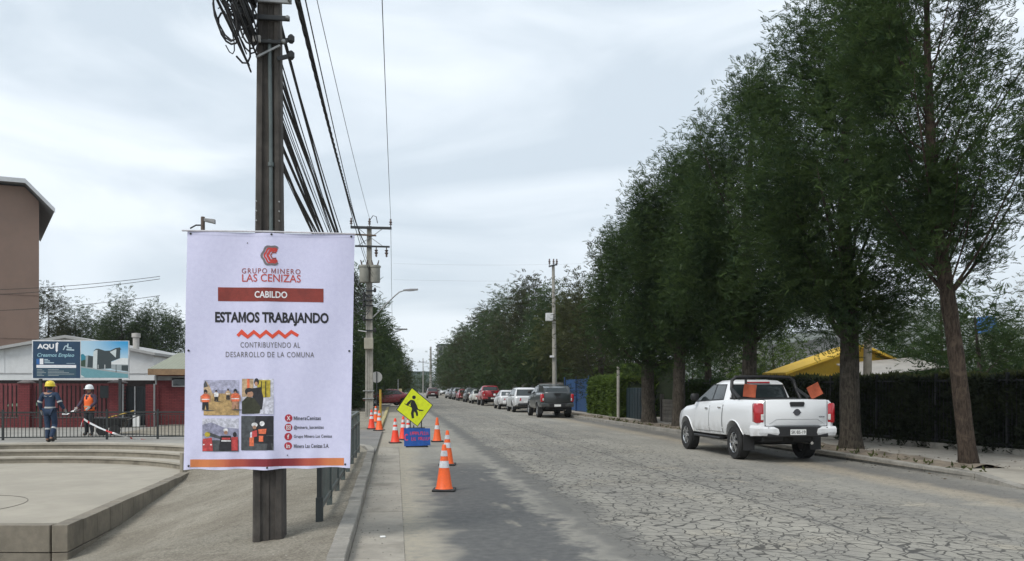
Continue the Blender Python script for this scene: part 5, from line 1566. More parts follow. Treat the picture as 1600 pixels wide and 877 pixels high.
        bl(MB().box(-.76, .76, ye + .12, -.86, 1.355, 1.385, .01), 'dark_bed_panel', BLACK)  # black panel laid over the bed, standing in for its dark open inside
        bl(MB().box(-.3, .3, gyr(g[1][0]) - .03, gyr(g[1][0]) + .05, 1.735, 1.775, .01), 'brake_light', REDLAMP)
    else:
        fy = ye - .01
        bl(MB().box(-.62, .62, ye - .05, ye + .2, zb - .02, zb + .17, .04), 'rear_bumper', pm if kind == 'sedan' else BLACK, sm=40)
        zl = ztop - .12
        for s in (-1, 1):
            y2 = ye + .06
            h0, h1 = (zl - .20, zl - .02) if kind == 'sedan' else (zl - .20, zl + .04)
            xa = B.x(yr + .02, zl - .1)
            bl(MB().loft([[(s * .42, ye - .012, h0 + .04), (s * (xa - .08), ye + .02, h0), (s * (xa + .012), yr + .28, h0 + .08), (s * .42, yr + .1, h0 + .04)],
                          [(s * .42, ye - .008, h1 - .03), (s * (xa - .09), ye + .03, h1), (s * (xa + .008), yr + .32, h1), (s * .42, yr + .1, h1 - .03)]]), 'tail_light', REDLAMP, sm=30)
        bl(MB().box(-.26, .26, ye - .02, ye + .02, zb + .19, zb + .31, .004), 'number_plate', PLATEW)
        if kind == 'suv':
            for s in (-1, 1):
                bl(MB().tube([(s * .56, g[2][1] + .15, 1.63), (s * .56, g[2][1] + .25, 1.68), (s * .56, g[2][2] - .25, 1.68), (s * .56, g[2][2] - .1, 1.63)], .018, 6), 'roof_rail', BLACK)
    # nose
    yn = B.ys[-2]; zn = B.at(yn)
    for s in (-1, 1):
        xa = B.x(yn - .12, zn[2] - .12)
        bl(MB().loft([[(s * .40, B.ys[-1] - .03, zn[2] - .20), (s * (xa - .02), yn - .04, zn[2] - .18), (s * (xa + .01), yn - .32, zn[2] - .08), (s * .40, yn - .2, zn[2] - .2)],
                      [(s * .40, B.ys[-1] - .07, zn[2] - .08), (s * (xa - .03), yn - .07, zn[2] - .05), (s * (xa), yn - .38, zn[2] + .02), (s * .40, yn - .25, zn[2] - .06)]]), 'headlight', CLEARLAMP, sm=30)
    bl(MB().box(-.38, .38, B.ys[-1] - .06, B.ys[-1] + .012, zn[2] - .28, zn[2] - .1, .01), 'grille', BLACK)
    bl(MB().box(-.55, .55, B.ys[-1] - .12, B.ys[-1] + .03, zn[1] - .02, zn[1] + .14, .04), 'front_bumper', BLACK if kind != 'sedan' else pm)
    for ay in k['axles']:
        for s in (-1, 1):
            make_wheel(e, s * k['track'], ay, k, s, RUBBER, ALLOY)
    return e
class P(dict):
    pass
def vpaint(name, c, rough=.28, metal=0.0):
    m = paint(name, c, rough, metal)
    m['c'] = c
    return m

# the white pickup at the right kerb
wpk = vehicle('pickup', vpaint('paint_white', (.76, .77, .78)), (8.56, 19.5, 0), 0.0, 'white double cab pickup with black sports bar parked under the nearest trees', 'pickup', 'pickup_truck', detail=2, plate='SK·BS-19')
def wl(mb, nm, m, par=wpk, sm=None): return mb.build(nm, m, par, sm, local=True)
hoop = [(-.80, -1.22, 1.36), (-.80, -1.0, 1.60), (-.76, -.93, 1.80), (-.66, -.92, 1.875), (0, -.92, 1.89), (.66, -.92, 1.875), (.76, -.93, 1.80), (.80, -1.0, 1.60), (.80, -1.22, 1.36)]
sb = wl(MB().tube(hoop, .042, 8), 'sports_bar', BLACK, sm=60)
wl(MB().tube([(-.80, -1.0, 1.60), (-.84, -1.55, 1.39)], .038, 8), 'bar_stay', BLACK, sb)
wl(MB().tube([(.80, -1.0, 1.60), (.84, -1.55, 1.39)], .038, 8), 'bar_stay', BLACK, sb)
wl(MB().tube([(-.42, -.92, 1.88), (-.42, -.95, 1.37)], .028, 6), 'bar_stay', BLACK, sb)
wl(MB().box(-.80, .80, -1.0, -.90, 1.36, 1.40), 'bar_foot', BLACK, sb)
FLAG = mat('flag_orange', (.44, .10, .045), .8, .18, 9)
for x, ang, par in ((-.40, 6, -1.10), (.93, -28, -1.62)):
    fl_ = wl(MB().grid(lambda u, v: ((u - .5) * .30, .012 * math.sin(u * 5) + .01 * math.sin(v * 4), (v - .5) * .30), 6, 6), 'warning_flag', FLAG)
    fl_.location = (x, par, 1.56); fl_.rotation_euler = (0, R(ang), 0)
    md = fl_.modifiers.new('thick', 'SOLIDIFY'); md.thickness = .006
    wl(MB().tube([(x, -1.09, 1.36), (x, -1.085, 1.72)], .012, 6), 'flag_pole', BLACK, fl_) if False else None
for s in (-1, 1):
    wl(MB().box(min(s * .70, s * .93), max(s * .70, s * .93), -.55, 1.15, .40, .46, .02), 'side_step', BLACK)
    for a, b in (((-.715), (-.70)),):
        mb = MB(); side_patch(mb, Body(KIND['pickup']['st']), [(-.735, .56), (-.715, .56), (-.715, 1.30), (-.735, 1.30)], .003, s)
        mb.build('bed_gap', MATS['shut_line'], wpk, fix=False, local=True)

# row of parked vehicles further on (rear left wheel given where the photo shows it)
def row(px, kind, pm, label, cat, name, xl=7.72, plate=''):
    dx = (px - 800) / FPX
    t = xl / (dx * RT.x + FW.x)
    y = t * (FW.y + dx * RT.y)
    k = KIND[kind]
    return vehicle(kind, pm, (xl + k['track'] + k['tw'] * .4, y - k['axles'][0], 0), rnd.uniform(-.012, .012), label, cat, name, 'vehicles parked along the right kerb', 0 if px < 745 else 1, plate)
dp = row(840, 'pickup', vpaint('paint_graphite', (.035, .042, .045), .3), 'dark graphite pickup parked in front of the blue fence', 'pickup', 'pickup_truck', plate='')
o = MB().prism([(-2.5, 1.37), (-.9, 1.37), (-.75, 1.78), (-2.0, 1.70), (-2.36, 1.62)][::-1], -.70, .70, 'yz')
cn_ = o.build('bed_canopy', MATS['paint_graphite'], dp, local=True)
mb = MB().add([(-.60, -2.475, 1.42), (.60, -2.475, 1.42), (.52, -2.375, 1.62), (-.52, -2.375, 1.62)], [(0, 1, 2, 3)])
mb.build('canopy_window', GLASS, cn_, fix=False, local=True)
row(801, 'suv', vpaint('paint_white_b', (.62, .63, .64)), 'white sport utility vehicle parked just ahead of the graphite pickup', 'car', 'parked_car')
row(779, 'sedan', vpaint('paint_white_c', (.66, .66, .67)), 'white saloon parked between the white sport utility and the red pickup', 'car', 'parked_car')
row(752, 'pickup', vpaint('paint_red', (.34, .015, .025)), 'bright red pickup parked ahead of the white saloon', 'pickup', 'pickup_truck')
row(737, 'sedan', vpaint('paint_white_d', (.62, .62, .58)), 'white saloon parked just ahead of the red pickup', 'car', 'parked_car')
row(727, 'suv', vpaint('paint_black', (.02, .021, .024)), 'black sport utility vehicle parked behind a small red car', 'car', 'parked_car')
row(715.5, 'sedan', vpaint('paint_red_b', (.30, .012, .035)), 'small dark red car far along the row of parked vehicles', 'car', 'parked_car')
row(708.5, 'suv', vpaint('paint_grey', (.16, .165, .17)), 'grey sport utility vehicle parked just ahead of the small dark red car', 'car', 'parked_car')
row(703, 'suv', vpaint('paint_black_b', (.018, .018, .02)), 'black vehicle near the far end of the parked row', 'car', 'parked_car')
row(697, 'sedan', vpaint('paint_silver', (.40, .41, .42), .3, .3), 'silver car, farthest in the parked row', 'car', 'parked_car')
g_ = GP(674, 622.5)
vehicle('suv', vpaint('paint_maroon', (.085, .018, .018), .4), (g_.x + .2, g_.y + 1.4, 0), 0, 'maroon vehicle driving away alone in the middle of the street', 'car', 'moving_car', None, 0)
g_ = GP(690, 617.5)
vehicle('suv', vpaint('paint_white_e', (.62, .63, .64)), (g_.x + .6, g_.y, 0), R(180), 'white vehicle far down the street right of the maroon one', 'car', 'moving_car', None, 0)
g_ = GP(609, 634.5, .075)
vehicle('sedan', vpaint('paint_cherry', (.33, .012, .025)), (g_.x - .35, g_.y + .9, .075), R(112), 'cherry red car turning in the side street on the left', 'car', 'turning_car', None, 1)
g_ = GP(590, 635, .075)
vehicle('suv', MATS['paint_black'], (g_.x - 1.5, g_.y + 4.0, .075), R(100), 'black car mostly hidden behind the transformer pole at the left', 'car', 'waiting_car', None, 0)

# ================================================================== two workers
SKIN = mat('skin', (.32, .17, .11), .55, .08, 20)
def skin_obj(name, pts, edges, m, parent=None, root='pelvis', sub=2):
    names = list(pts)
    bm = bmesh.new()
    lay = bm.verts.layers.skin.verify()
    vs = {}
    for nme in names:
        p, r = pts[nme]
        v = bm.verts.new(p)
        v[lay].radius = r if isinstance(r, tuple) else (r, r)
        v[lay].use_root = (nme == root)
        vs[nme] = v
    for a, b in edges:
        bm.edges.new((vs[a], vs[b]))
    me = bpy.data.meshes.new(name)
    bm.to_mesh(me); bm.free()
    me.materials.append(m)
    o = bpy.data.objects.new(name, me)
    col.objects.link(o)
    o.parent = parent
    sk = o.modifiers.new('skin', 'SKIN'); sk.use_smooth_shade = True; sk.branch_smoothing = .3
    ss = o.modifiers.new('sub', 'SUBSURF'); ss.levels = sub; ss.render_levels = sub
    return o
def lerp3(a, b, t): return tuple(a[i] + (b[i] - a[i]) * t for i in range(3))
def person(label, loc, rz, scale, pose, top, trousers, gloves=None, hat='yellow', vest=None, bands=True, boots=BLACK):
    J = pose
    pts = {'pelvis': ((0, 0, .95), (.125, .10)), 'waist': ((0, .005, 1.08), (.125, .095)), 'chest': ((0, .01, 1.27), (.155, .105)), 'upper': ((0, 0, 1.40), (.13, .085)),
           'neck': ((0, .01, 1.505), .05), 'jaw': ((0, .035, 1.57), (.062, .068)), 'head': ((0, .025, 1.645), (.076, .092)), 'crown': ((0, .01, 1.71), (.06, .075)),
           'nose': ((0, .125, 1.615), .014)}
    ed = [('pelvis', 'waist'), ('waist', 'chest'), ('chest', 'upper'), ('upper', 'neck'), ('neck', 'jaw'), ('jaw', 'head'), ('head', 'crown'), ('head', 'nose')]
    for s, n in ((-1, 'l'), (1, 'r')):
        sh, el, wr = J['sh' + n], J['el' + n], J['wr' + n]
        hip, kn, an = J['hip' + n], J['kn' + n], J['an' + n]
        d = Vector(wr) - Vector(el); d.normalize()
        pts['ear' + n] = ((s * .088, .015, 1.625), .016); ed.append(('head', 'ear' + n))
        pts['sh' + n] = (sh, .062); pts['el' + n] = (el, .044); pts['wr' + n] = (wr, .03)
        pa = tuple(Vector(wr) + d * .085)
        pts['palm' + n] = (pa, (.036, .02))
        ed += [('upper', 'sh' + n), ('sh' + n, 'el' + n), ('el' + n, 'wr' + n), ('wr' + n, 'palm' + n)]
        f0 = Vector((0, 1, 0)) - d * d.y
        f0.normalize()
        for q, (o_, L) in enumerate(((-.032, .06), (-.011, .075), (.011, .08), (.032, .072))):
            b_ = Vector(pa) + f0 * o_ + d * .02
            m_ = b_ + d * L * .55 + Vector((-s * .008, 0, 0)); t_ = m_ + d * L * .4 + Vector((-s * .02, .0, 0))
            for nm, pp, r_ in (('a', b_, .0095), ('b', m_, .009), ('c', t_, .0075)):
                pts[f'f{q}{nm}{n}'] = (tuple(pp), r_)
            ed += [('palm' + n, f'f{q}a{n}'), (f'f{q}a{n}', f'f{q}b{n}'), (f'f{q}b{n}', f'f{q}c{n}')]
        th0 = Vector(wr) + d * .04 + f0 * .03; th1 = th0 + f0 * .03 + d * .03; th2 = th1 + d * .03
        for nm, pp, r_ in (('ta', th0, .013), ('tb', th1, .011), ('tc', th2, .009)):
            pts[nm + n] = (tuple(pp), r_)
        ed += [('wr' + n, 'ta' + n), ('ta' + n, 'tb' + n), ('tb' + n, 'tc' + n)]
        pts['hip' + n] = (hip, .088); pts['mid' + n] = (lerp3(hip, kn, .5), .076); pts['kn' + n] = (kn, .056); pts['calf' + n] = (lerp3(kn, an, .4), .055); pts['an' + n] = (an, .04)
        toe = J['toe' + n]
        pts['toe' + n] = (toe, (.04, .028))
        ed += [('pelvis', 'hip' + n), ('hip' + n, 'mid' + n), ('mid' + n, 'kn' + n), ('kn' + n, 'calf' + n), ('calf' + n, 'an' + n), ('an' + n, 'toe' + n)]
    body = skin_obj('person', pts, ed, SKIN)
    body.location = loc; body.rotation_euler = (0, 0, rz); body.scale = (scale,) * 3
    tag(body, label, 'person', 'street workers')
    def gar(nm, keys, m, add, extra=None, root='pelvis'):
        pp = {}
        for k_ in keys:
            p, r = pts[k_]
            r = r if isinstance(r, tuple) else (r, r)
            pp[k_] = (p, (r[0] + add, r[1] + add))
        if extra: pp.update(extra)
        es = [x for x in ed if x[0] in pp and x[1] in pp]
        return skin_obj(nm, pp, es, m, body, root)
    arms = [a + b for a in ('sh', 'el', 'wr') for b in 'lr']
    legs = [a + b for a in ('hip', 'mid', 'kn', 'calf', 'an') for b in 'lr']
    core = ['pelvis', 'waist', 'chest', 'upper']
    gar('jacket', core + arms, top, .020)
    gar('trousers', ['pelvis'] + legs, trousers, .022)
    for n in 'lr':
        gar('boot', ['an' + n, 'toe' + n], boots, .026, root='an' + n)
        if gloves:
            gar('glove', [k_ for k_ in pts if k_.endswith(n) and (k_[0] == 'f' and k_[1].isdigit() or k_[:2] in ('ta', 'tb', 'tc') or k_.startswith('palm') or k_.startswith('wr'))], gloves, .006, root='palm' + n)
    MB().tube([(0, .005, 1.46), (0, .008, 1.53)], [.085, .062], 12).build('collar', top, body, 60, local=True)
    SILV = mat('reflective_tape', (.42, .43, .43), .35, .1, 12)
    def ring(c, d, r, h=.045, m=SILV, nm='reflective_stripe', ry=None):
        c, d = Vector(c), Vector(d).normalized()
        MB().tube([c - d * h / 2, c + d * h / 2], r, 14).build(nm, m, body, 60, local=True)
    if bands:
        for n in 'lr':
            a, b = Vector(pts['sh' + n][0]), Vector(pts['el' + n][0])
            ring(b + (a - b) * .12, b - a, .071)
            a, b = Vector(pts['kn' + n][0]), Vector(pts['an' + n][0])
            ring(a + (b - a) * .28, b - a, .082)
        st = MB().loft([[(math.cos(t) * .158, math.sin(t) * .128 + .005, z) for t in np.linspace(0, 2 * math.pi, 20, endpoint=False)] for z in (1.0, 1.045)])
        st.build('reflective_stripe', SILV, body, 60, local=True)
        for s in (-1, 1):
            MB().bar((s * .04, -.112, 1.345), (s * .11, -.108, 1.365), .02, .012).build('reflective_stripe', SILV, body, local=True)
    if vest:
        def vr(z):
            t_ = np.interp(z, [.88, 1.02, 1.12, 1.28, 1.38, 1.44], [.195, .182, .178, .195, .172, .125]); u_ = np.interp(z, [.88, 1.02, 1.28, 1.38, 1.44], [.165, .15, .155, .135, .11])
            return t_, u_
        def vring(z):
            a_, b_ = vr(z)
            return [(math.cos(t) * a_, math.sin(t) * b_ + .008, z) for t in np.linspace(0, 2 * math.pi, 28, endpoint=False)]
        rows = [vring(z) for z in (.88, 1.0, 1.1, 1.2, 1.28, 1.36, 1.44)]
        mb = MB(); nn = 28; vv = [p for r_ in rows for p in r_]; ff = []
        for i in range(len(rows) - 1):
            for j in range(nn):
                ang = (j + .5) / nn * 360
                front = abs(((ang - 90 + 180) % 360) - 180)
                if i >= 4 and front < (13 if i == 4 else 26): continue       # open V at the neck
                if i == 5 and (ang < 20 or ang > 340 or 160 < ang < 200): continue
                ff.append((i * nn + j, i * nn + (j + 1) % nn, (i + 1) * nn + (j + 1) % nn, (i + 1) * nn + j))
        mb.add(vv, ff)
        vo = mb.build('vest', vest, body, 60, local=True)
        md = vo.modifiers.new('thick', 'SOLIDIFY'); md.thickness = .01
        MB().loft([[(p[0] * 1.035, (p[1] - .008) * 1.035 + .008, z) for p in vring(z)] for z in (1.01, 1.06)]).build('reflective_stripe', mat('vest_stripe', (.42, .30, .18), .4), vo, 60, local=True)
    hm = {'yellow': mat('helmet_yellow', (.72, .55, .04), .3, .05, 4), 'white': mat('helmet_white', (.72, .73, .74), .3, .05, 4)}[hat]
    h = MB(); prof = [(.152, 1.655), (.148, 1.70), (.135, 1.75), (.105, 1.79), (.06, 1.812), (.005, 1.82)]
    h.loft([[(math.cos(t) * r_ * .88, math.sin(t) * r_ + .012, z) for t in np.linspace(0, 2 * math.pi, 22, endpoint=False)] for r_, z in prof])
    ho = h.build('helmet', hm, body, 50, local=True)
    MB().loft([[(math.cos(t) * .128 * k_, math.sin(t) * .148 * k_ + .012 + (0.045 if math.sin(t) > .2 else 0) * (k_ > 1), z) for t in np.linspace(0, 2 * math.pi, 22, endpoint=False)] for k_, z in ((.9, 1.662), (1.17, 1.648), (1.18, 1.655), (.9, 1.672))]).build('brim', hm, ho, 50, local=True)
    MB().bar((0, -.10, 1.785), (0, .11, 1.79), .03, .03).build('ridge', hm, ho, local=True)
    for s in (-1, 1):
        MB().lathe([(.002, -.006), (.011, -.002), (.011, .004)], (s * .032, .108, 1.632), 'y', 8).build('eye', INK_BLACK, body, local=True)
    MB().bar((-.022, .104, 1.583), (.022, .104, 1.583), .012, .01).build('mouth', mat('lips', (.22, .08, .07), .5), body, local=True)
    MB().loft([[(math.cos(t) * .083 * k_, math.sin(t) * .09 * k_ - .012, z) for t in np.linspace(math.pi, 2 * math.pi, 10)] for k_, z in ((.8, 1.555), (1.0, 1.60), (1.02, 1.66))]).build('hair', mat('hair_dark', (.015, .012, .01), .7), body, 60, local=True)
    return body
NAVYC = mat('coverall_navy', (.016, .035, .075), .85, .25, 7, bump=.3, bscale=25)
MAROON = mat('jacket_dark', (.05, .035, .06), .85, .2, 7, bump=.3)
DARKTR = mat('trousers_dark', (.016, .018, .024), .85, .25, 7)
GLOVE = mat('glove_white', (.62, .62, .6), .8, .1, 12)
VEST = mat('vest_orange', (.86, .14, .02), .55, .08, 6)
# seen from behind, stepping away: facing +y
pose1 = dict(shl=(-.19, 0, 1.425), shr=(.19, 0, 1.425), ell=(-.285, -.03, 1.16), elr=(.29, .0, 1.165), wrl=(-.30, .10, .94), wrr=(.33, .17, .97),
             hipl=(-.09, 0, .91), hipr=(.09, 0, .91), knl=(-.085, .05, .50), knr=(.10, .10, .51), anl=(-.06, -.03, .085), anr=(.09, -.12, .13), toel=(-.07, .12, .03), toer=(.10, .02, .04))
b1 = GP(78, 691.0, .048)
person('worker in navy coverall and yellow helmet seen from behind on the plaza', (b1.x, b1.y, .048), R(-6), .985, pose1, NAVYC, NAVYC, hat='yellow', gloves=mat('glove_grey', (.25, .25, .25), .8))
pose2 = dict(shl=(-.19, 0, 1.42), shr=(.19, 0, 1.42), ell=(-.30, .05, 1.17), elr=(.295, .06, 1.17), wrl=(-.25, .27, 1.01), wrr=(.30, .26, .99),
             hipl=(-.09, 0, .91), hipr=(.09, 0, .91), knl=(-.11, .05, .49), knr=(.11, .04, .49), anl=(-.12, 0, .085), anr=(.12, -.01, .085), toel=(-.15, .15, .03), toer=(.15, .14, .03))
b2 = PW(140, 650, 27.6)
person('worker in orange vest and white helmet standing behind the bar fence', (b2.x, b2.y, .05), R(158), .93, pose2, MAROON, DARKTR, gloves=GLOVE, hat='white', vest=VEST, bands=False)

# ================================================================== trees and hedges
BARK = bark_mat('bark', (.085, .073, .058), (.030, .026, .021))
BARKB = bark_mat('bark_brown', (.080, .060, .046), (.030, .023, .018))
F_NEAR = foliage_mat('leaf_dark', (.008, .024, .016), (.074, .112, .034), .36)
F_MID = foliage_mat('leaf_mid', (.014, .034, .016), (.062, .095, .028), .32)
F_FAR = foliage_mat('leaf_far', (.015, .036, .019), (.080, .112, .040), .32)
F_OLIVE = foliage_mat('leaf_olive', (.030, .040, .015), (.10, .108, .038), .30)
F_BROWN = foliage_mat('leaf_brownish', (.022, .028, .016), (.075, .078, .032), .28)
F_HEDGE = foliage_mat('leaf_hedge', (.035, .060, .014), (.105, .155, .030), .32)
F_IVY = foliage_mat('leaf_ivy', (.014, .019, .014), (.048, .058, .030), .2)
F_LIGHT = foliage_mat('leaf_bright', (.05, .085, .020), (.13, .17, .04), .35)

def frond(n, L, lw, ll, droop):
    """pinnate spray: n pairs of narrow leaflets along a drooping midrib (local: +x outward, +z up)"""
    v, f = [], []
    for i in range(n):
        t = (i + .6) / n
        c = np.array((L * t, 0, -droop * L * t * t))
        w = ll * (1 - .45 * t)
        for s in (-1, 1):
            tip = c + np.array((w * .55, s * w * .8, -.25 * w))
            b = len(v)
            v += [c + (-lw * .5, 0, .004), tip + (lw * .55, 0, 0), tip - (lw * .5, 0, .0)]
            f += [(b, b + 1, b + 2)]
    return np.array(v), np.array(f)
def tuft(n, L, w, rng):
    """bunch of broad little leaves"""
    v, f = [], []
    for i in range(n):
        a, e = rng.uniform(0, 6.28), rng.uniform(-.5, 1.1)
        d = np.array((math.cos(a) * math.cos(e), math.sin(a) * math.cos(e), math.sin(e)))
        s = np.cross(d, (0.1, .2, 1)); s /= np.linalg.norm(s)
        c = d * L * rng.uniform(.1, .5)
        b = len(v)
        v += [c + s * w, c + d * L, c - s * w]
        f += [(b, b + 1, b + 2)]
    return np.array(v), np.array(f)
def leaf_mesh(name, tmpl, P, D, S, rng):
    """copies of a spray at points P, pointing along D, of size S, rolled at random"""
    v, f = tmpl
    n = len(P)
    D = D / np.maximum(np.linalg.norm(D, axis=1, keepdims=True), 1e-6)
    up = np.tile((0., 0., 1.), (n, 1)) + rng.normal(0, .35, (n, 3))
    y = np.cross(up, D); y /= np.maximum(np.linalg.norm(y, axis=1, keepdims=True), 1e-6)
    z = np.cross(D, y)
    V = (P[:, None, :] + S[:, None, None] * (v[None, :, 0:1] * D[:, None, :] + v[None, :, 1:2] * y[:, None, :] + v[None, :, 2:3] * z[:, None, :])).reshape(-1, 3)
    F = (f[None] + (np.arange(n) * len(v))[:, None, None]).reshape(-1, 3)
    me = bpy.data.meshes.new(name)
    me.vertices.add(len(V)); me.vertices.foreach_set('co', V.astype(np.float32).ravel())
    me.loops.add(F.size); me.loops.foreach_set('vertex_index', F.astype(np.int32).ravel())
    me.polygons.add(len(F)); me.polygons.foreach_set('loop_start', np.arange(0, F.size, 3, dtype=np.int32))
    me.update(calc_edges=True)
    return me
FR_NEAR = frond(4, .17, .036, .088, .2)
FR_FAR = frond(4, .42, .11, .20, .45)
def tree(name, label, base, height, crown0, rad, nclump, per, fm, bark, rng, trunk_r=.22, lean=(0, 0), tmpl=FR_NEAR, fs=1.0, peak=.33, spread=.45, group=None, kink=0.0, open_=0.0, cat='tree', limbs=26, off=(0, 0), up=.5, base_w=.5):
    x, y, z = base
    e = thing(name, label, cat, (x, y, z), 0, group)
    # trunk with a flared foot
    zs = [0, .12, .35, .9, crown0 * .6, crown0, crown0 + (height - crown0) * .35, crown0 + (height - crown0) * .7, height * .97]
    rs = [trunk_r * k for k in (1.3, 1.12, 1.04, .98, .92, .85, .55, .3, .06)]
    def ax(h):
        t = h / height
        kx = kink * math.sin(min(1, h / crown0) * math.pi * 1.0) if h < crown0 * 1.6 else 0
        return np.array((lean[0] * min(h, crown0 * 1.3) + kx + .12 * math.sin(h * .9 + x) * t + off[0] * t, lean[1] * h + .1 * math.cos(h * 1.1 + y) * t + off[1] * t, h))
    mb = MB()
    fine = np.linspace(0, height * .97, 26)
    mb.tube([tuple(ax(h)) for h in fine], [float(np.interp(h, zs, rs)) * (1 + .06 * math.sin(h * 7)) for h in fine], 12)
    mb.build('trunk', bark, e, 70, local=True)
    # clumps spread through an uneven egg
    H = height - crown0
    C, RR = [], []
    while len(C) < nclump:
        h = rng.beta(1.05, 1.3)
        env = (base_w + (1 - base_w) * math.sin(math.pi * min(1, (h + .02) / (2 * peak))) if h < peak else max(0.0, math.cos((h - peak) / (1 - peak) * math.pi / 2)) ** .8)
        env = max(.12, env)
        a = rng.uniform(0, 2 * math.pi)
        bump = 1 + .16 * math.sin(3 * a + x) + .13 * math.sin(5 * a + 7 * h + y) + .12 * math.sin(17 * h + 2 * a)
        r = rad * env * bump * (rng.uniform(.12, 1.0) ** .55)
        c0 = ax(crown0 + h * H)
        C.append((c0[0] + r * math.cos(a), c0[1] + r * math.sin(a), crown0 + h * H))
        RR.append(r)
    C = np.array(C)
    # limbs: each sweeps up from the trunk to a clump
    mb = MB()
    idx = rng.permutation(len(C))[:limbs]
    for i in idx:
        c = C[i]
        h0 = max(crown0 * .82, c[2] - RR[i] * rng.uniform(.9, 1.6) - .2)
        p0 = ax(h0); p1 = p0 + (c - p0) * .45 + np.array((0, 0, -.12 * RR[i])); r0 = float(np.interp(h0, zs, rs)) * rng.uniform(.16, .34)
        tip = c + np.array((0, 0, rng.uniform(.2, .7)))
        mb.tube([tuple(p0), tuple(p1), tuple(c), tuple(tip)], [r0, r0 * .65, r0 * .3, r0 * .08], 6)
    if limbs: mb.build('limbs', bark, e, 70, local=True)
    # sprays
    n = nclump * per
    ci = rng.integers(0, nclump, n)
    cs = rng.uniform(.55, 1.2, nclump)[ci][:, None]
    g = np.clip(rng.normal(0, 1, (n, 3)), -1.75, 1.75) * np.array((spread, spread, spread * 1.5)) * cs
    keep = rng.random(n) > open_
    Pp = (C[ci] + g)[keep]
    Pp = Pp[Pp[:, 2] > crown0 * .55]
    axp = np.stack([ax(h) for h in np.clip(Pp[:, 2], 0, height)])
    D = (Pp - axp) * np.array((1, 1, .35)); D /= np.maximum(np.linalg.norm(D, axis=1, keepdims=True), .05)
    D += rng.normal(0, .75, D.shape) + np.array((0, 0, up))
    S = rng.uniform(.7, 1.25, len(Pp)) * fs
    me = leaf_mesh('crown', tmpl, Pp, D, S, rng)
    me.materials.append(fm)
    link_mesh('crown', me, e)
    return e
ng = lambda s: np.random.default_rng(s)
zk = .12
gT = 'street trees along the right kerb'
def tpos(px, py): 
    return GP(px, py, zk)
b = tpos(1511, 729)
tree('street_tree', 'nearest street tree, leaning trunk and open crown with sky showing through', (b.x + .05, b.y, zk - .05), 11.2, 4.0, 1.85, 150, 130, F_NEAR, BARKB, ng(1), .155, (-.125, 0), fs=.88, spread=.27, group=gT, kink=.03, open_=.05, limbs=60, peak=.42, up=.6, off=(-.25, 0), base_w=.35)
b = tpos(1330, 702)
tree('street_tree', 'thick trunked street tree standing just right of the white pickup', (b.x, b.y, zk - .05), 11.4, 3.2, 2.45, 180, 185, F_NEAR, BARK, ng(2), .245, (-.03, 0), base_w=.32, spread=.35, group=gT, limbs=34)
b = PW(1184, 640, 26.4)
tree('street_tree', 'street tree whose trunk rises behind the cab of the white pickup', (b.x - .3, b.y, zk - .05), 11.3, 3.5, 2.45, 180, 175, F_NEAR, BARK, ng(3), .245, base_w=.35, spread=.38, group=gT, limbs=20)
b = tpos(1061, 667)
tree('street_tree', 'street tree with bare straight trunk just left of the white pickup', (b.x, b.y, zk - .05), 10.6, 3.2, 2.3, 160, 170, F_NEAR, BARK, ng(4), .25, spread=.40, group=gT, fs=1.1, limbs=18)
b = tpos(1014, 661)
tree('street_tree', 'farthest of the big street trees, forked trunk standing in a kerbed bed', (b.x, b.y, zk - .05), 8.9, 2.9, 2.3, 150, 165, F_NEAR, BARK, ng(5), .30, (-.03, 0), spread=.42, group=gT, fs=1.1, limbs=18)
b = PW(1107, 640, 37.5)
tree('garden_tree', 'thin trunked garden tree showing between two street trees', (b.x, b.y, .06), 9.0, 3.2, 2.4, 70, 40, F_MID, BARK, ng(6), .17, spread=.5, fs=2.0, limbs=8)
b = PW(938, 640, 52)
tree('garden_tree', 'dark narrow tree with a ragged tip left of the big street trees', (b.x, b.y, .06), 10.9, 1.6, 2.3, 80, 42, F_BROWN, BARK, ng(7), .22, tmpl=FR_FAR, fs=.75, spread=.5, peak=.45)
# wood along the right side further on: each tree its own
far_r = [(905, 66, 470, 3.4, F_OLIVE, 'olive green round tree behind the blue fence'), (868, 74, 462, 3.6, F_FAR, 'tall dark tree behind the slender concrete pole'), (832, 84, 452, 4.2, F_BROWN, 'tallest brownish tree of the wood left of the slender pole'),
         (806, 92, 456, 4.0, F_FAR, 'tall green tree in the middle of the roadside wood'), (780, 100, 474, 4.0, F_FAR, 'dense dark tree left of the tallest in the roadside wood'), (758, 110, 492, 4.2, F_BROWN, 'brownish tree stepping down towards the street end'),
         (740, 122, 508, 4.2, F_FAR, 'dark green tree above the far parked cars'), (722, 136, 524, 4.2, F_FAR, 'low dark tree above the farthest parked cars'), (712, 155, 548, 3.4, F_OLIVE, 'light green tree at the left end of the roadside wood'), (702, 175, 560, 3.0, F_FAR, 'small dark tree, last of the roadside wood')]
for i, (px, d, top, r, fm, lab) in enumerate(far_r):
    b = PW(px, 640, d)
    h = PW(px, top, d).z
    tree('wood_tree', lab, (b.x, b.y, .05), h, 1.6 + h * .05, r, 100, 42, fm, BARK, ng(20 + i), .28, tmpl=FR_FAR, fs=1.05, spread=.75, group='roadside wood on the right', limbs=8, peak=.38)
far_r2 = [(920, 78, 520, 3.6, F_FAR, 'dark green tree filling the gap behind the olive tree'), (845, 70, 545, 3.0, F_FAR, 'low dark tree under the tallest of the wood'), (795, 86, 548, 3.2, F_FAR, 'low dark tree behind the white saloon'), (765, 98, 555, 3.2, F_FAR, 'low dark tree behind the red pickup')]
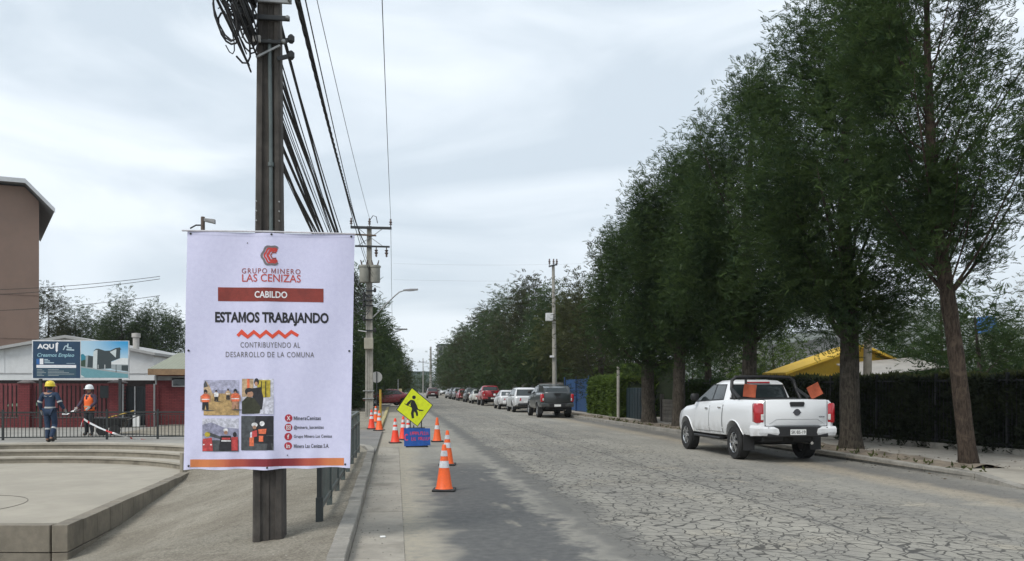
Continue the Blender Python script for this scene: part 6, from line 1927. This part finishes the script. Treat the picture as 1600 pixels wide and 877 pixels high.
for i, (px, d, top, r, fm, lab) in enumerate(far_r2):
    b = PW(px, 640, d)
    tree('wood_tree', lab, (b.x, b.y, .05), PW(px, top, d).z, .9, r, 70, 30, fm, BARK, ng(40 + i), .2, tmpl=FR_FAR, fs=1.05, spread=.75, group='roadside wood on the right', limbs=6, peak=.4)
# trees on the left side of the street
far_l = [(556, 62, 428, 2.9, F_FAR, 'tall dark tree rising right beside the banner'), (578, 70, 478, 2.7, F_FAR, 'dark tree directly behind the transformer pole'), (597, 84, 516, 2.8, F_FAR, 'dark tree right of the transformer pole'), (610, 100, 543, 2.9, F_OLIVE, 'mottled olive tree above the red car'), (612, 118, 566, 2.2, F_FAR, 'low dark tree nearest the street end on the left'), (540, 56, 520, 2.6, F_FAR, 'lower dark tree partly hidden by the banner edge')]
for i, (px, d, top, r, fm, lab) in enumerate(far_l):
    b = PW(px, 640, d)
    tree('roadside_tree', lab, (b.x, b.y, .05), PW(px, top, d).z, 1.2, r, 100, 42, fm, BARK, ng(50 + i), .22, tmpl=FR_FAR, fs=.8, spread=.48, group='trees on the left of the street', limbs=8, peak=.36)
# trees behind the warehouse
lft = [(75, 92, 462, 3.6, 'dark bushy tree beside the brown apartment block'), (118, 95, 478, 3.4, 'dark bushy tree above the billboard text'), (190, 90, 470, 2.3, 'upright tree with a ragged tip above the billboard picture'), (158, 100, 503, 3.2, 'low dark tree between the two taller ones behind the warehouse'), (238, 92, 488, 2.8, 'pointed tree above the gap left of the red house'), (268, 96, 502, 3.2, 'bushy tree above the red house roof'), (215, 100, 508, 3.0, 'low tree behind the warehouse chimney pipe')]
for i, (px, d, top, r, lab) in enumerate(lft):
    b = PW(px, 640, d)
    tree('background_tree', lab, (b.x, b.y, .0), PW(px, top, d).z, 2.0, r, 100, 60, F_FAR if i % 3 else F_BROWN, BARK, ng(70 + i), .25, tmpl=FR_FAR, fs=.8, spread=.58, group='trees behind the warehouse', limbs=10, peak=.5)
# garden trees behind the right fence
gr = [(1530, 29, 478, 1.9, F_MID, 'leafy green garden tree behind the nearest trunk', 1.0), (1470, 36, 450, 2.6, F_MID, 'darker garden tree left of the nearest trunk, above the fence', 1.2), (1604, 62, 418, 3.2, F_OLIVE, 'pale olive tree at the right edge of the picture', 1.0), (1575, 46, 520, 2.6, F_MID, 'low rounded garden tree at the right edge', .8), (1425, 38, 520, 2.4, F_MID, 'low dense garden tree over the yellow house roof end', .8),
      (1210, 44, 535, 2.2, F_HEDGE, 'bushy green shrub tree above the white pickup', .6), (1150, 48, 545, 2.6, F_MID, 'dark rounded tree behind the street tree trunks', .6), (1080, 52, 560, 2.6, F_MID, 'low dark tree in the gardens behind the bare trunks', .6), (985, 58, 545, 2.8, F_BROWN, 'brownish tree above the green hedge', .6)]
for i, (px, d, top, r, fm, lab, c0) in enumerate(gr):
    b = PW(px, 640, d)
    tree('garden_tree', lab, (b.x, b.y, .05), PW(px, top, d).z, c0, r, 70, 34, fm, BARK, ng(90 + i), .15, tmpl=FR_FAR, fs=.62, spread=.5, group='garden trees on the right', limbs=8, peak=.4)

# ------------------------------------------------------------------ property line on the right
LINE = [(14.3, 13.0), (13.75, 16.7), (12.85, 21.6), (12.4, 27.0), (11.9, 34.0)]
def lx(y): return float(np.interp(y, [p[1] for p in LINE], [p[0] for p in LINE]))
def hedge(name, label, y0, y1, z0, z1, th, fm, tmpl, n, rng, core, xf=lx, top=None, fs=1.0, topn=0):
    e = thing(name, label, 'hedge', (xf((y0 + y1) / 2), (y0 + y1) / 2, .1))
    mb = MB(); N = 12
    rings = []
    for i in range(N + 1):
        y = y0 + (y1 - y0) * i / N
        x = xf(y)
        rings.append([(x + .07, y, z0), (x + th - .05, y, z0), (x + th - .08, y, z1 - .08), (x + .09, y, z1 - .08)])
    mb.loft(rings).build('core', core, e)
    ys = rng.uniform(y0, y1, n)
    face = rng.random(n)
    xs = np.array([xf(y) for y in ys])
    zs_ = rng.uniform(z0, z1, n)
    Pp = np.zeros((n, 3)); D = np.zeros((n, 3))
    fr_ = face < .68
    Pp[:, 1] = ys
    wob = .05 * np.sin(ys * 3.1) + .04 * np.sin(ys * 7.7 + zs_ * 4)
    Pp[:, 0] = np.where(fr_, xs + .01 + wob * .8 + rng.uniform(-.09, .08, n), xs + rng.uniform(.05, th, n))
    Pp[:, 2] = np.where(fr_, zs_, z1 + wob + rng.uniform(-.10, .02, n))
    D[:] = rng.normal(0, .7, (n, 3)); D[:, 0] -= np.where(fr_, .9, 0); D[:, 2] += np.where(fr_, .1, .8)
    o_ = Vector(e.location)
    for nm, sel, m in (('foliage', fr_, fm), ('top_growth', ~fr_, top or fm)):
        me = leaf_mesh(nm, tmpl, Pp[sel] - np.array(o_), D[sel], rng.uniform(.7, 1.3, sel.sum()) * fs, rng)
        me.materials.append(m)
        link_mesh(nm, me, e)
    return e
TU = tuft(7, .13, .042, ng(300))
DCORE = mat('hedge_core', (.008, .009, .008), .95, .3, 6)
hedge('ivy_hedge', 'very dark ivy hedge behind the black bar fence on the right', 13.0, 27.2, .12, 1.86, .6, F_IVY, TU, 12000, ng(301), DCORE, top=F_OLIVE, fs=.9)
bf = thing('bar_fence', 'black bar fence in front of the dark ivy hedge on the right', 'fence', (lx(20), 20, .1))
BFM = mat('fence_black', (.010, .011, .013), .5, .2, 8)
mb0 = None
def polybar(z, t, nm, w=None):
    mb = MB()
    for a, b_ in zip(np.linspace(13, 33.4, 18)[:-1], np.linspace(13, 33.4, 18)[1:]):
        mb.bar((lx(a) - .04, a, z), (lx(b_) - .04, b_ - .002, z), w or t, t)
    return mb.build(nm, BFM, bf)
polybar(1.80, .04, 'rail'); polybar(.34, .04, 'rail')
ply = MB()
for a, b_ in zip(np.linspace(13, 33.4, 18)[:-1], np.linspace(13, 33.4, 18)[1:]):
    ply.bar((lx(a) - .04, a, .17), (lx(b_) - .04, b_ - .003, .17), .12, .2)
ply.build('plinth', CONCRETE, bf)
yy = 13.05; i = 0
while yy < 33.3:
    x = lx(yy) - .04
    if i % 18 == 0:
        MB().box(x - .03, x + .03, yy - .03, yy + .03, .1, 1.98).build('post', BFM, bf)
    elif mb0 is None:
        mb0 = MB().box(-.007, .007, -.007, .007, 0, 1.60).build('bar', BFM, bf, local=True)
        mb0.location = (x - bf.location.x, yy - 20, .26 - .1)
    else:
        link_mesh('bar', mb0.data, bf, (x - bf.location.x, yy - 20, .26 - .1))
    yy += .11; i += 1
hedge('garden_hedge', 'dark green hedge behind the bar fence left of the white pickup', 27.3, 33.4, .12, 1.75, .6, F_MID, TU, 5000, ng(302), DCORE, fs=1.1)
# low plank wall, dark green gate panel, bright hedge, blue fence
lw = thing('plank_wall', 'low grey plank wall with a rounded dark post beside the bare trunk', 'wall', (11.75, 35.2, .1))
pk = None
for i in range(6):
    MB().box(11.9, 11.95, 34.15 + .001 * i, 36.2, .13 + i * .165, .13 + i * .165 + .155, .008).build('plank', mat('plank_grey', (.16, .14, .115), .9, .25, 3, bump=.3), lw)
for y_ in (34.1, 36.25):
    MB().box(11.84, 11.99, y_ - .06, y_ + .06, .1, 1.35, .01).build('post', mat('post_wood', (.08, .07, .06), .9), lw)
gp_ = thing('garden_gate', 'dark green sheet metal gate panel left of the forked tree', 'gate', (11.45, 38.4, .1))
MB().box(11.42, 11.47, 36.5, 40.3, .14, 1.62, .01).build('panel', mat('gate_green', (.010, .022, .028), .5, .2, 3), gp_)
for i in range(9):
    MB().box(11.40, 11.418, 36.55 + i * .46, 36.60 + i * .46, .15, 1.6).build('rib', MATS['gate_green'], gp_)
hx = lambda y: 11.35 + .02 * (y - 40)
hedge('garden_hedge', 'bright green clipped hedge between the dark gate and the blue fence', 40.5, 48.4, .1, 2.05, 1.4, F_HEDGE, TU, 9000, ng(303), mat('hedge_core_green', (.02, .03, .012), .95), xf=hx, fs=1.6, top=F_LIGHT)
hedge('garden_hedge', 'upper green hedge set back behind the clipped one', 41.5, 56, .1, 2.75, 1.6, F_HEDGE, TU, 7000, ng(304), MATS['hedge_core_green'], xf=lambda y: 13.2 + .02 * (y - 40), fs=1.8)
sp_ = MB().tube([(PW(966, 640, 41.5).x, PW(966, 640, 41.5).y, .1), (PW(966, 573, 41.5).x, PW(966, 573, 41.5).y, 2.68)], .075, 8).build('concrete_post', MATS['pole_pale'])
tag(sp_, 'short pale concrete post standing in the green hedge', 'post')
BLUE = NT('blue_sheet')
_w = BLUE.n('ShaderNodeTexWave', {'Vector': BLUE.pos(), 'Scale': 6, 'Distortion': 0}, bands_direction='Y')
BLUE.link(BLUE.mix(BLUE.noise(1.2, 4, .6), (.008, .05, .15), (.014, .085, .24)), 'Base Color'); BLUE.bump(_w.outputs['Fac'], .6, .03); BLUE.b.inputs['Roughness'].default_value = .45
bfn = thing('blue_fence', 'blue corrugated sheet fence beside the graphite pickup', 'fence', (11.5, 53, .1))
for i in range(5):
    y_ = 48.75 + i * 1.42
    pn = MB().box(11.50 + .01 * i, 11.54 + .01 * i, y_, y_ + 1.40, .16, 2.2 + rnd.uniform(-.04, .05)).build('panel', BLUE.m, bfn)
    MB().box(11.46 + .01 * i, 11.498 + .01 * i, y_ + .003, y_ + 1.39, 1.35, 1.40).build('batten', BLUE.m, pn)
for y_ in (48.7, 52.3, 55.9):
    MB().box(11.43, 11.5, y_ - .05, y_ + .05, .1, 2.35).build('post', mat('post_blue', (.012, .045, .13), .6), bfn)
gw = MB().box(11.6, 11.8, 58, 150, .06, 2.0).build('boundary_wall', mat('wall_dull', (.13, .12, .105), .9, .2, 1))
tag(gw, 'dull grey boundary wall under the roadside wood behind the parked cars', 'wall')
# dark foot of the wood, reads as one mass of undergrowth
rg = ng(310)
n = 9000
Pp = np.stack([rg.uniform(12.2, 17, n), rg.uniform(56, 175, n), rg.uniform(.1, 3.4, n) * rg.random(n) ** .3], 1)
me = leaf_mesh('undergrowth', FR_FAR, Pp, rg.normal(0, 1, (n, 3)) + np.array((-.4, 0, .3)), rg.uniform(.8, 1.5, n), rg)
me.materials.append(F_FAR)
tag(link_mesh('undergrowth', me), 'dark undergrowth massed below the roadside wood', 'undergrowth', kind='stuff')
n = 5000
Pp = np.stack([rg.uniform(-9, -2.2, n), rg.uniform(58, 66.5, n), rg.uniform(.1, 3.4, n)], 1)
Pp[n // 2:, 1] += 22
me = leaf_mesh('undergrowth', FR_FAR, Pp, rg.normal(0, 1, (n, 3)), rg.uniform(.7, 1.2, n), rg)
me.materials.append(F_FAR)
tag(link_mesh('undergrowth', me), 'dark shrubs massed below the left street trees', 'undergrowth', kind='stuff')

# fallen leaves and weeds on the right pavement, along the kerb and in the left gutter corner
lf = rg.uniform(0, 1, (450, 2))
yl_ = 13.5 + 30 * lf[:, 0] ** 1.3
xk = np.interp(yl_, [p[1] for p in KR], [p[0] for p in KR])
xl_ = np.where(lf[:, 1] < .5, xk + rg.uniform(.2, 1.2, 450), np.where(lf[:, 1] < .7, xk - rg.uniform(.02, .5, 450), xk + rg.uniform(1.1, 2.6, 450)))
zl_ = np.where(lf[:, 1] < .5, .185, np.where(lf[:, 1] < .7, .006, .136))
me = leaf_mesh('fallen_leaves', (np.array([(-.03, 0, 0), (0, .014, .006), (.035, 0, .002), (0, -.014, .008)]), np.array([(0, 1, 2), (0, 2, 3)])), np.stack([xl_, yl_, zl_], 1), np.stack([rg.normal(0, 1, 450), rg.normal(0, 1, 450), rg.normal(0, .08, 450)], 1), rg.uniform(.6, 1.4, 450), rg)
me.materials.append(mat('dead_leaf', (.075, .052, .03), .8, .45, 18))
tag(link_mesh('fallen_leaves', me), 'dry fallen leaves scattered along the right kerb', 'leaves', kind='stuff')
wd = np.concatenate([np.stack([np.interp(q_, [p[1] for p in KR], [p[0] for p in KR]) + rg.uniform(.18, .4, 90), q_, np.full(90, .13)], 1) for q_ in (rg.uniform(13.5, 45, 90),)])
me = leaf_mesh('weeds', TU, wd, np.tile((0., 0., 1.), (len(wd), 1)) + rg.normal(0, .3, wd.shape), rg.uniform(.4, 1.0, len(wd)), rg)
me.materials.append(F_OLIVE)
tag(link_mesh('weeds', me), 'small weeds growing in the cracks along the kerbs', 'weeds', kind='stuff')

# yellow house with pale sheet roof in front, grey house behind
YY = 33.0
yh = thing('yellow_house', 'yellow gabled house with a pale sheet roof behind the thick street tree', 'house', (PY(1315, 620, YY).x, YY, .06))
yv = lambda px, py: PY(px, py, YY)
YM = mat('wall_yellow', (.62, .40, .045), .85, .08, .8, stain=((.45, .30, .05), .9, .5))
poly = [(yv(1228, 0).x, .05), (yv(1408, 0).x, .05), (yv(1408, 572).x, yv(1408, 572).z), (yv(1345, 0).x, yv(1345, 544).z), (yv(1228, 0).x, yv(1228, 584).z)]
MB().prism(poly, YY, YY + 1.8).build('wall', YM, yh)
for a, b_ in (((1222, 586), (1345.2, 543)), ((1345.2, 543), (1414, 573))):
    p, q = yv(*a), yv(*b_)
    MB().loft([[(p.x, YY - .35, p.z), (q.x, YY - .35, q.z), (q.x, YY - .35, q.z + .10), (p.x, YY - .35, p.z + .10)], [(p.x, YY + 1.9, p.z), (q.x, YY + 1.9, q.z), (q.x, YY + 1.9, q.z + .10), (p.x, YY + 1.9, p.z + .10)]]).build('roof', YM, yh)
p, q = yv(1300, 590), yv(1415, 566)
sr = MB().loft([[(p.x, YY - 2.6, p.z - .05), (q.x, YY - 2.6, q.z - .28), (q.x, YY - 2.6, q.z - .23), (p.x, YY - 2.6, p.z)], [(p.x, YY - .36, p.z + .52), (q.x, YY - .36, q.z + .14), (q.x, YY - .36, q.z + .19), (p.x, YY - .36, p.z + .57)]])
sr = sr.build('porch_roof', mat('sheet_roof', (.33, .31, .28), .6, .12, 2, stain=((.30, .26, .22), 1.2, .6)), yh)
MB().box(p.x + .2, q.x - .1, YY - 2.3, YY - 2.2, .06, q.z - .75).build('porch_wall', mat('porch_dark', (.05, .045, .04), .9), yh)
gh_ = thing('grey_house', 'grey house with a sloping roof behind the yellow one', 'house', (PY(1245, 620, 46).x, 46, .06))
gv = lambda px, py: PY(px, py, 46)
MB().prism([(gv(1195, 0).x, .05), (gv(1330, 0).x, .05), (gv(1330, 0).x, gv(0, 512).z), (gv(1195, 0).x, gv(0, 531).z)], 46, 53).build('wall', mat('wall_grey', (.30, .30, .29), .85, .12, .7), gh_)
a_, c_ = gv(1188, 530.5), gv(1335, 510)
MB().loft([[(a_.x, 45.4, a_.z), (c_.x, 45.4, c_.z), (c_.x, 45.4, c_.z + .14), (a_.x, 45.4, a_.z + .14)], [(a_.x, 53.4, a_.z + .9), (c_.x, 53.4, c_.z + .9), (c_.x, 53.4, c_.z + 1.04), (a_.x, 53.4, a_.z + 1.04)]]).build('roof', mat('roof_sheet_grey', (.40, .43, .45), .55, .1, 1), gh_)
wp_ = MB().tube([tuple(PW(1355, 640, 29)), tuple(PW(1356, 520, 29))], [.16, .13], 10).build('wooden_post', mat('post_weathered', (.24, .215, .17), .9, .2, 3))
tag(wp_, 'weathered wooden post rising in front of the yellow house', 'post')
bt = PW(1552, 506, 74)
bs = thing('blue_roofed_shed', 'small house with a blue roof far behind the nearest tree', 'house', (bt.x, bt.y, .05))
MB().box(bt.x - .7, bt.x + .5, bt.y, bt.y + 1.6, .0, bt.z - .8).build('wall', MATS['wall_grey'], bs)
MB().prism([(bt.x - .8, bt.z - .85), (bt.x + .6, bt.z - .85), (bt.x + .1, bt.z + .7), (bt.x - .3, bt.z + .7)], bt.y - .1, bt.y + 1.7).build('roof', mat('roof_blue', (.02, .12, .38), .5, .1, 1), bs)

# ------------------------------------------------------------------ end of the street
EY = 330.0
ev = lambda px, py: PY(px, py, EY)
eb = thing('far_building', 'flat green grey building closing the end of the street', 'building', (ev(652, 610).x, EY, 0))
MB().box(ev(626, 0).x, ev(671, 0).x, EY, EY + 20, -1, ev(0, 580).z).build('wall', mat('wall_greygreen', (.13, .175, .165), .8, .08, .2), eb)
MB().box(ev(625, 0).x, ev(672, 0).x, EY - .4, EY + 20, ev(0, 580).z, ev(0, 578.6).z).build('parapet', mat('parapet', (.09, .12, .115), .8), eb)
for px in (636, 648, 660):
    MB().box(ev(px, 0).x - .25, ev(px, 0).x + .25, EY - .2, EY - .005, 0, ev(0, 580).z - .05).build('pilaster', MATS['wall_greygreen'], eb)
ey2 = 260.0
e2 = lambda px, py: PY(px, py, ey2)
fb = thing('far_building', 'grey block with flat roof showing above the left end of the wood', 'building', (e2(700, 610).x, ey2, 0))
MB().box(e2(686, 0).x, e2(717, 0).x, ey2, ey2 + 15, -1, e2(0, 534).z).build('wall', mat('wall_fargrey', (.22, .23, .23), .8, .08, .2), fb)
MB().box(e2(684.5, 0).x, e2(718, 0).x, ey2 - .5, ey2 + 15, e2(0, 534).z, e2(0, 532.5).z).build('roof', MATS['parapet'], fb)
for r_ in range(3):
    for c in range(4):
        x_ = e2(689 + c * 6.5, 0).x
        MB().box(x_ - .45, x_ + .45, ey2 - .03, ey2 - .004, e2(0, 541 + r_ * 8).z - .55, e2(0, 541 + r_ * 8).z + .55).build('window', GLASS, fb)
for i, (px, d, top, lab) in enumerate(((640, 290, 592, 'far low tree left in front of the green building'), (656, 280, 588, 'far rounded tree in front of the green building'), (668, 270, 584, 'far tree at the right corner of the green building'), (682, 300, 594, 'far pale tree under the light gap at the street end'))):
    b = PW(px, 612, d)
    tree('distant_tree', lab, (b.x, b.y, -.5), PW(px, top, d).z + .5, .5, 2.6, 40, 22, F_FAR, BARK, ng(120 + i), .2, tmpl=FR_FAR, fs=1.5, spread=.9, group='trees at the street end', limbs=4)
# hills behind, at the right
def hill(u, v):
    x = 250 + u * 1200; y = 900 + v * 500
    h = (150 * math.exp(-((u - .42) / .22) ** 2) + 90 * math.exp(-((u - .8) / .2) ** 2) + 6 * math.sin(u * 40) + 4 * math.sin(u * 97 + v * 9)) * math.sin(math.pi * min(1, v * .5 + .02))
    return (x, y, h - 2)
tag(MB().grid(hill, 90, 16).build('hills', mat('hill_scrub', (.075, .085, .06), .95, .25, .02), smooth=80), kind='structure')

# thin morning haze
hz = MB().box(-300, 1500, -60, 1480, -2.4, 175).build('haze', None)
tag(hz, 'thin even haze hanging over the whole street', 'haze', kind='stuff')
hm = bpy.data.materials.new('haze_air'); hm.use_nodes = True
hm.node_tree.nodes.clear()
_o = hm.node_tree.nodes.new('ShaderNodeOutputMaterial'); _v = hm.node_tree.nodes.new('ShaderNodeVolumePrincipled')
_v.inputs['Color'].default_value = (.86, .90, .94, 1); _v.inputs['Density'].default_value = .00025; _v.inputs['Anisotropy'].default_value = .2
hm.node_tree.links.new(_v.outputs[0], _o.inputs['Volume'])
hz.data.materials.clear(); hz.data.materials.append(hm)
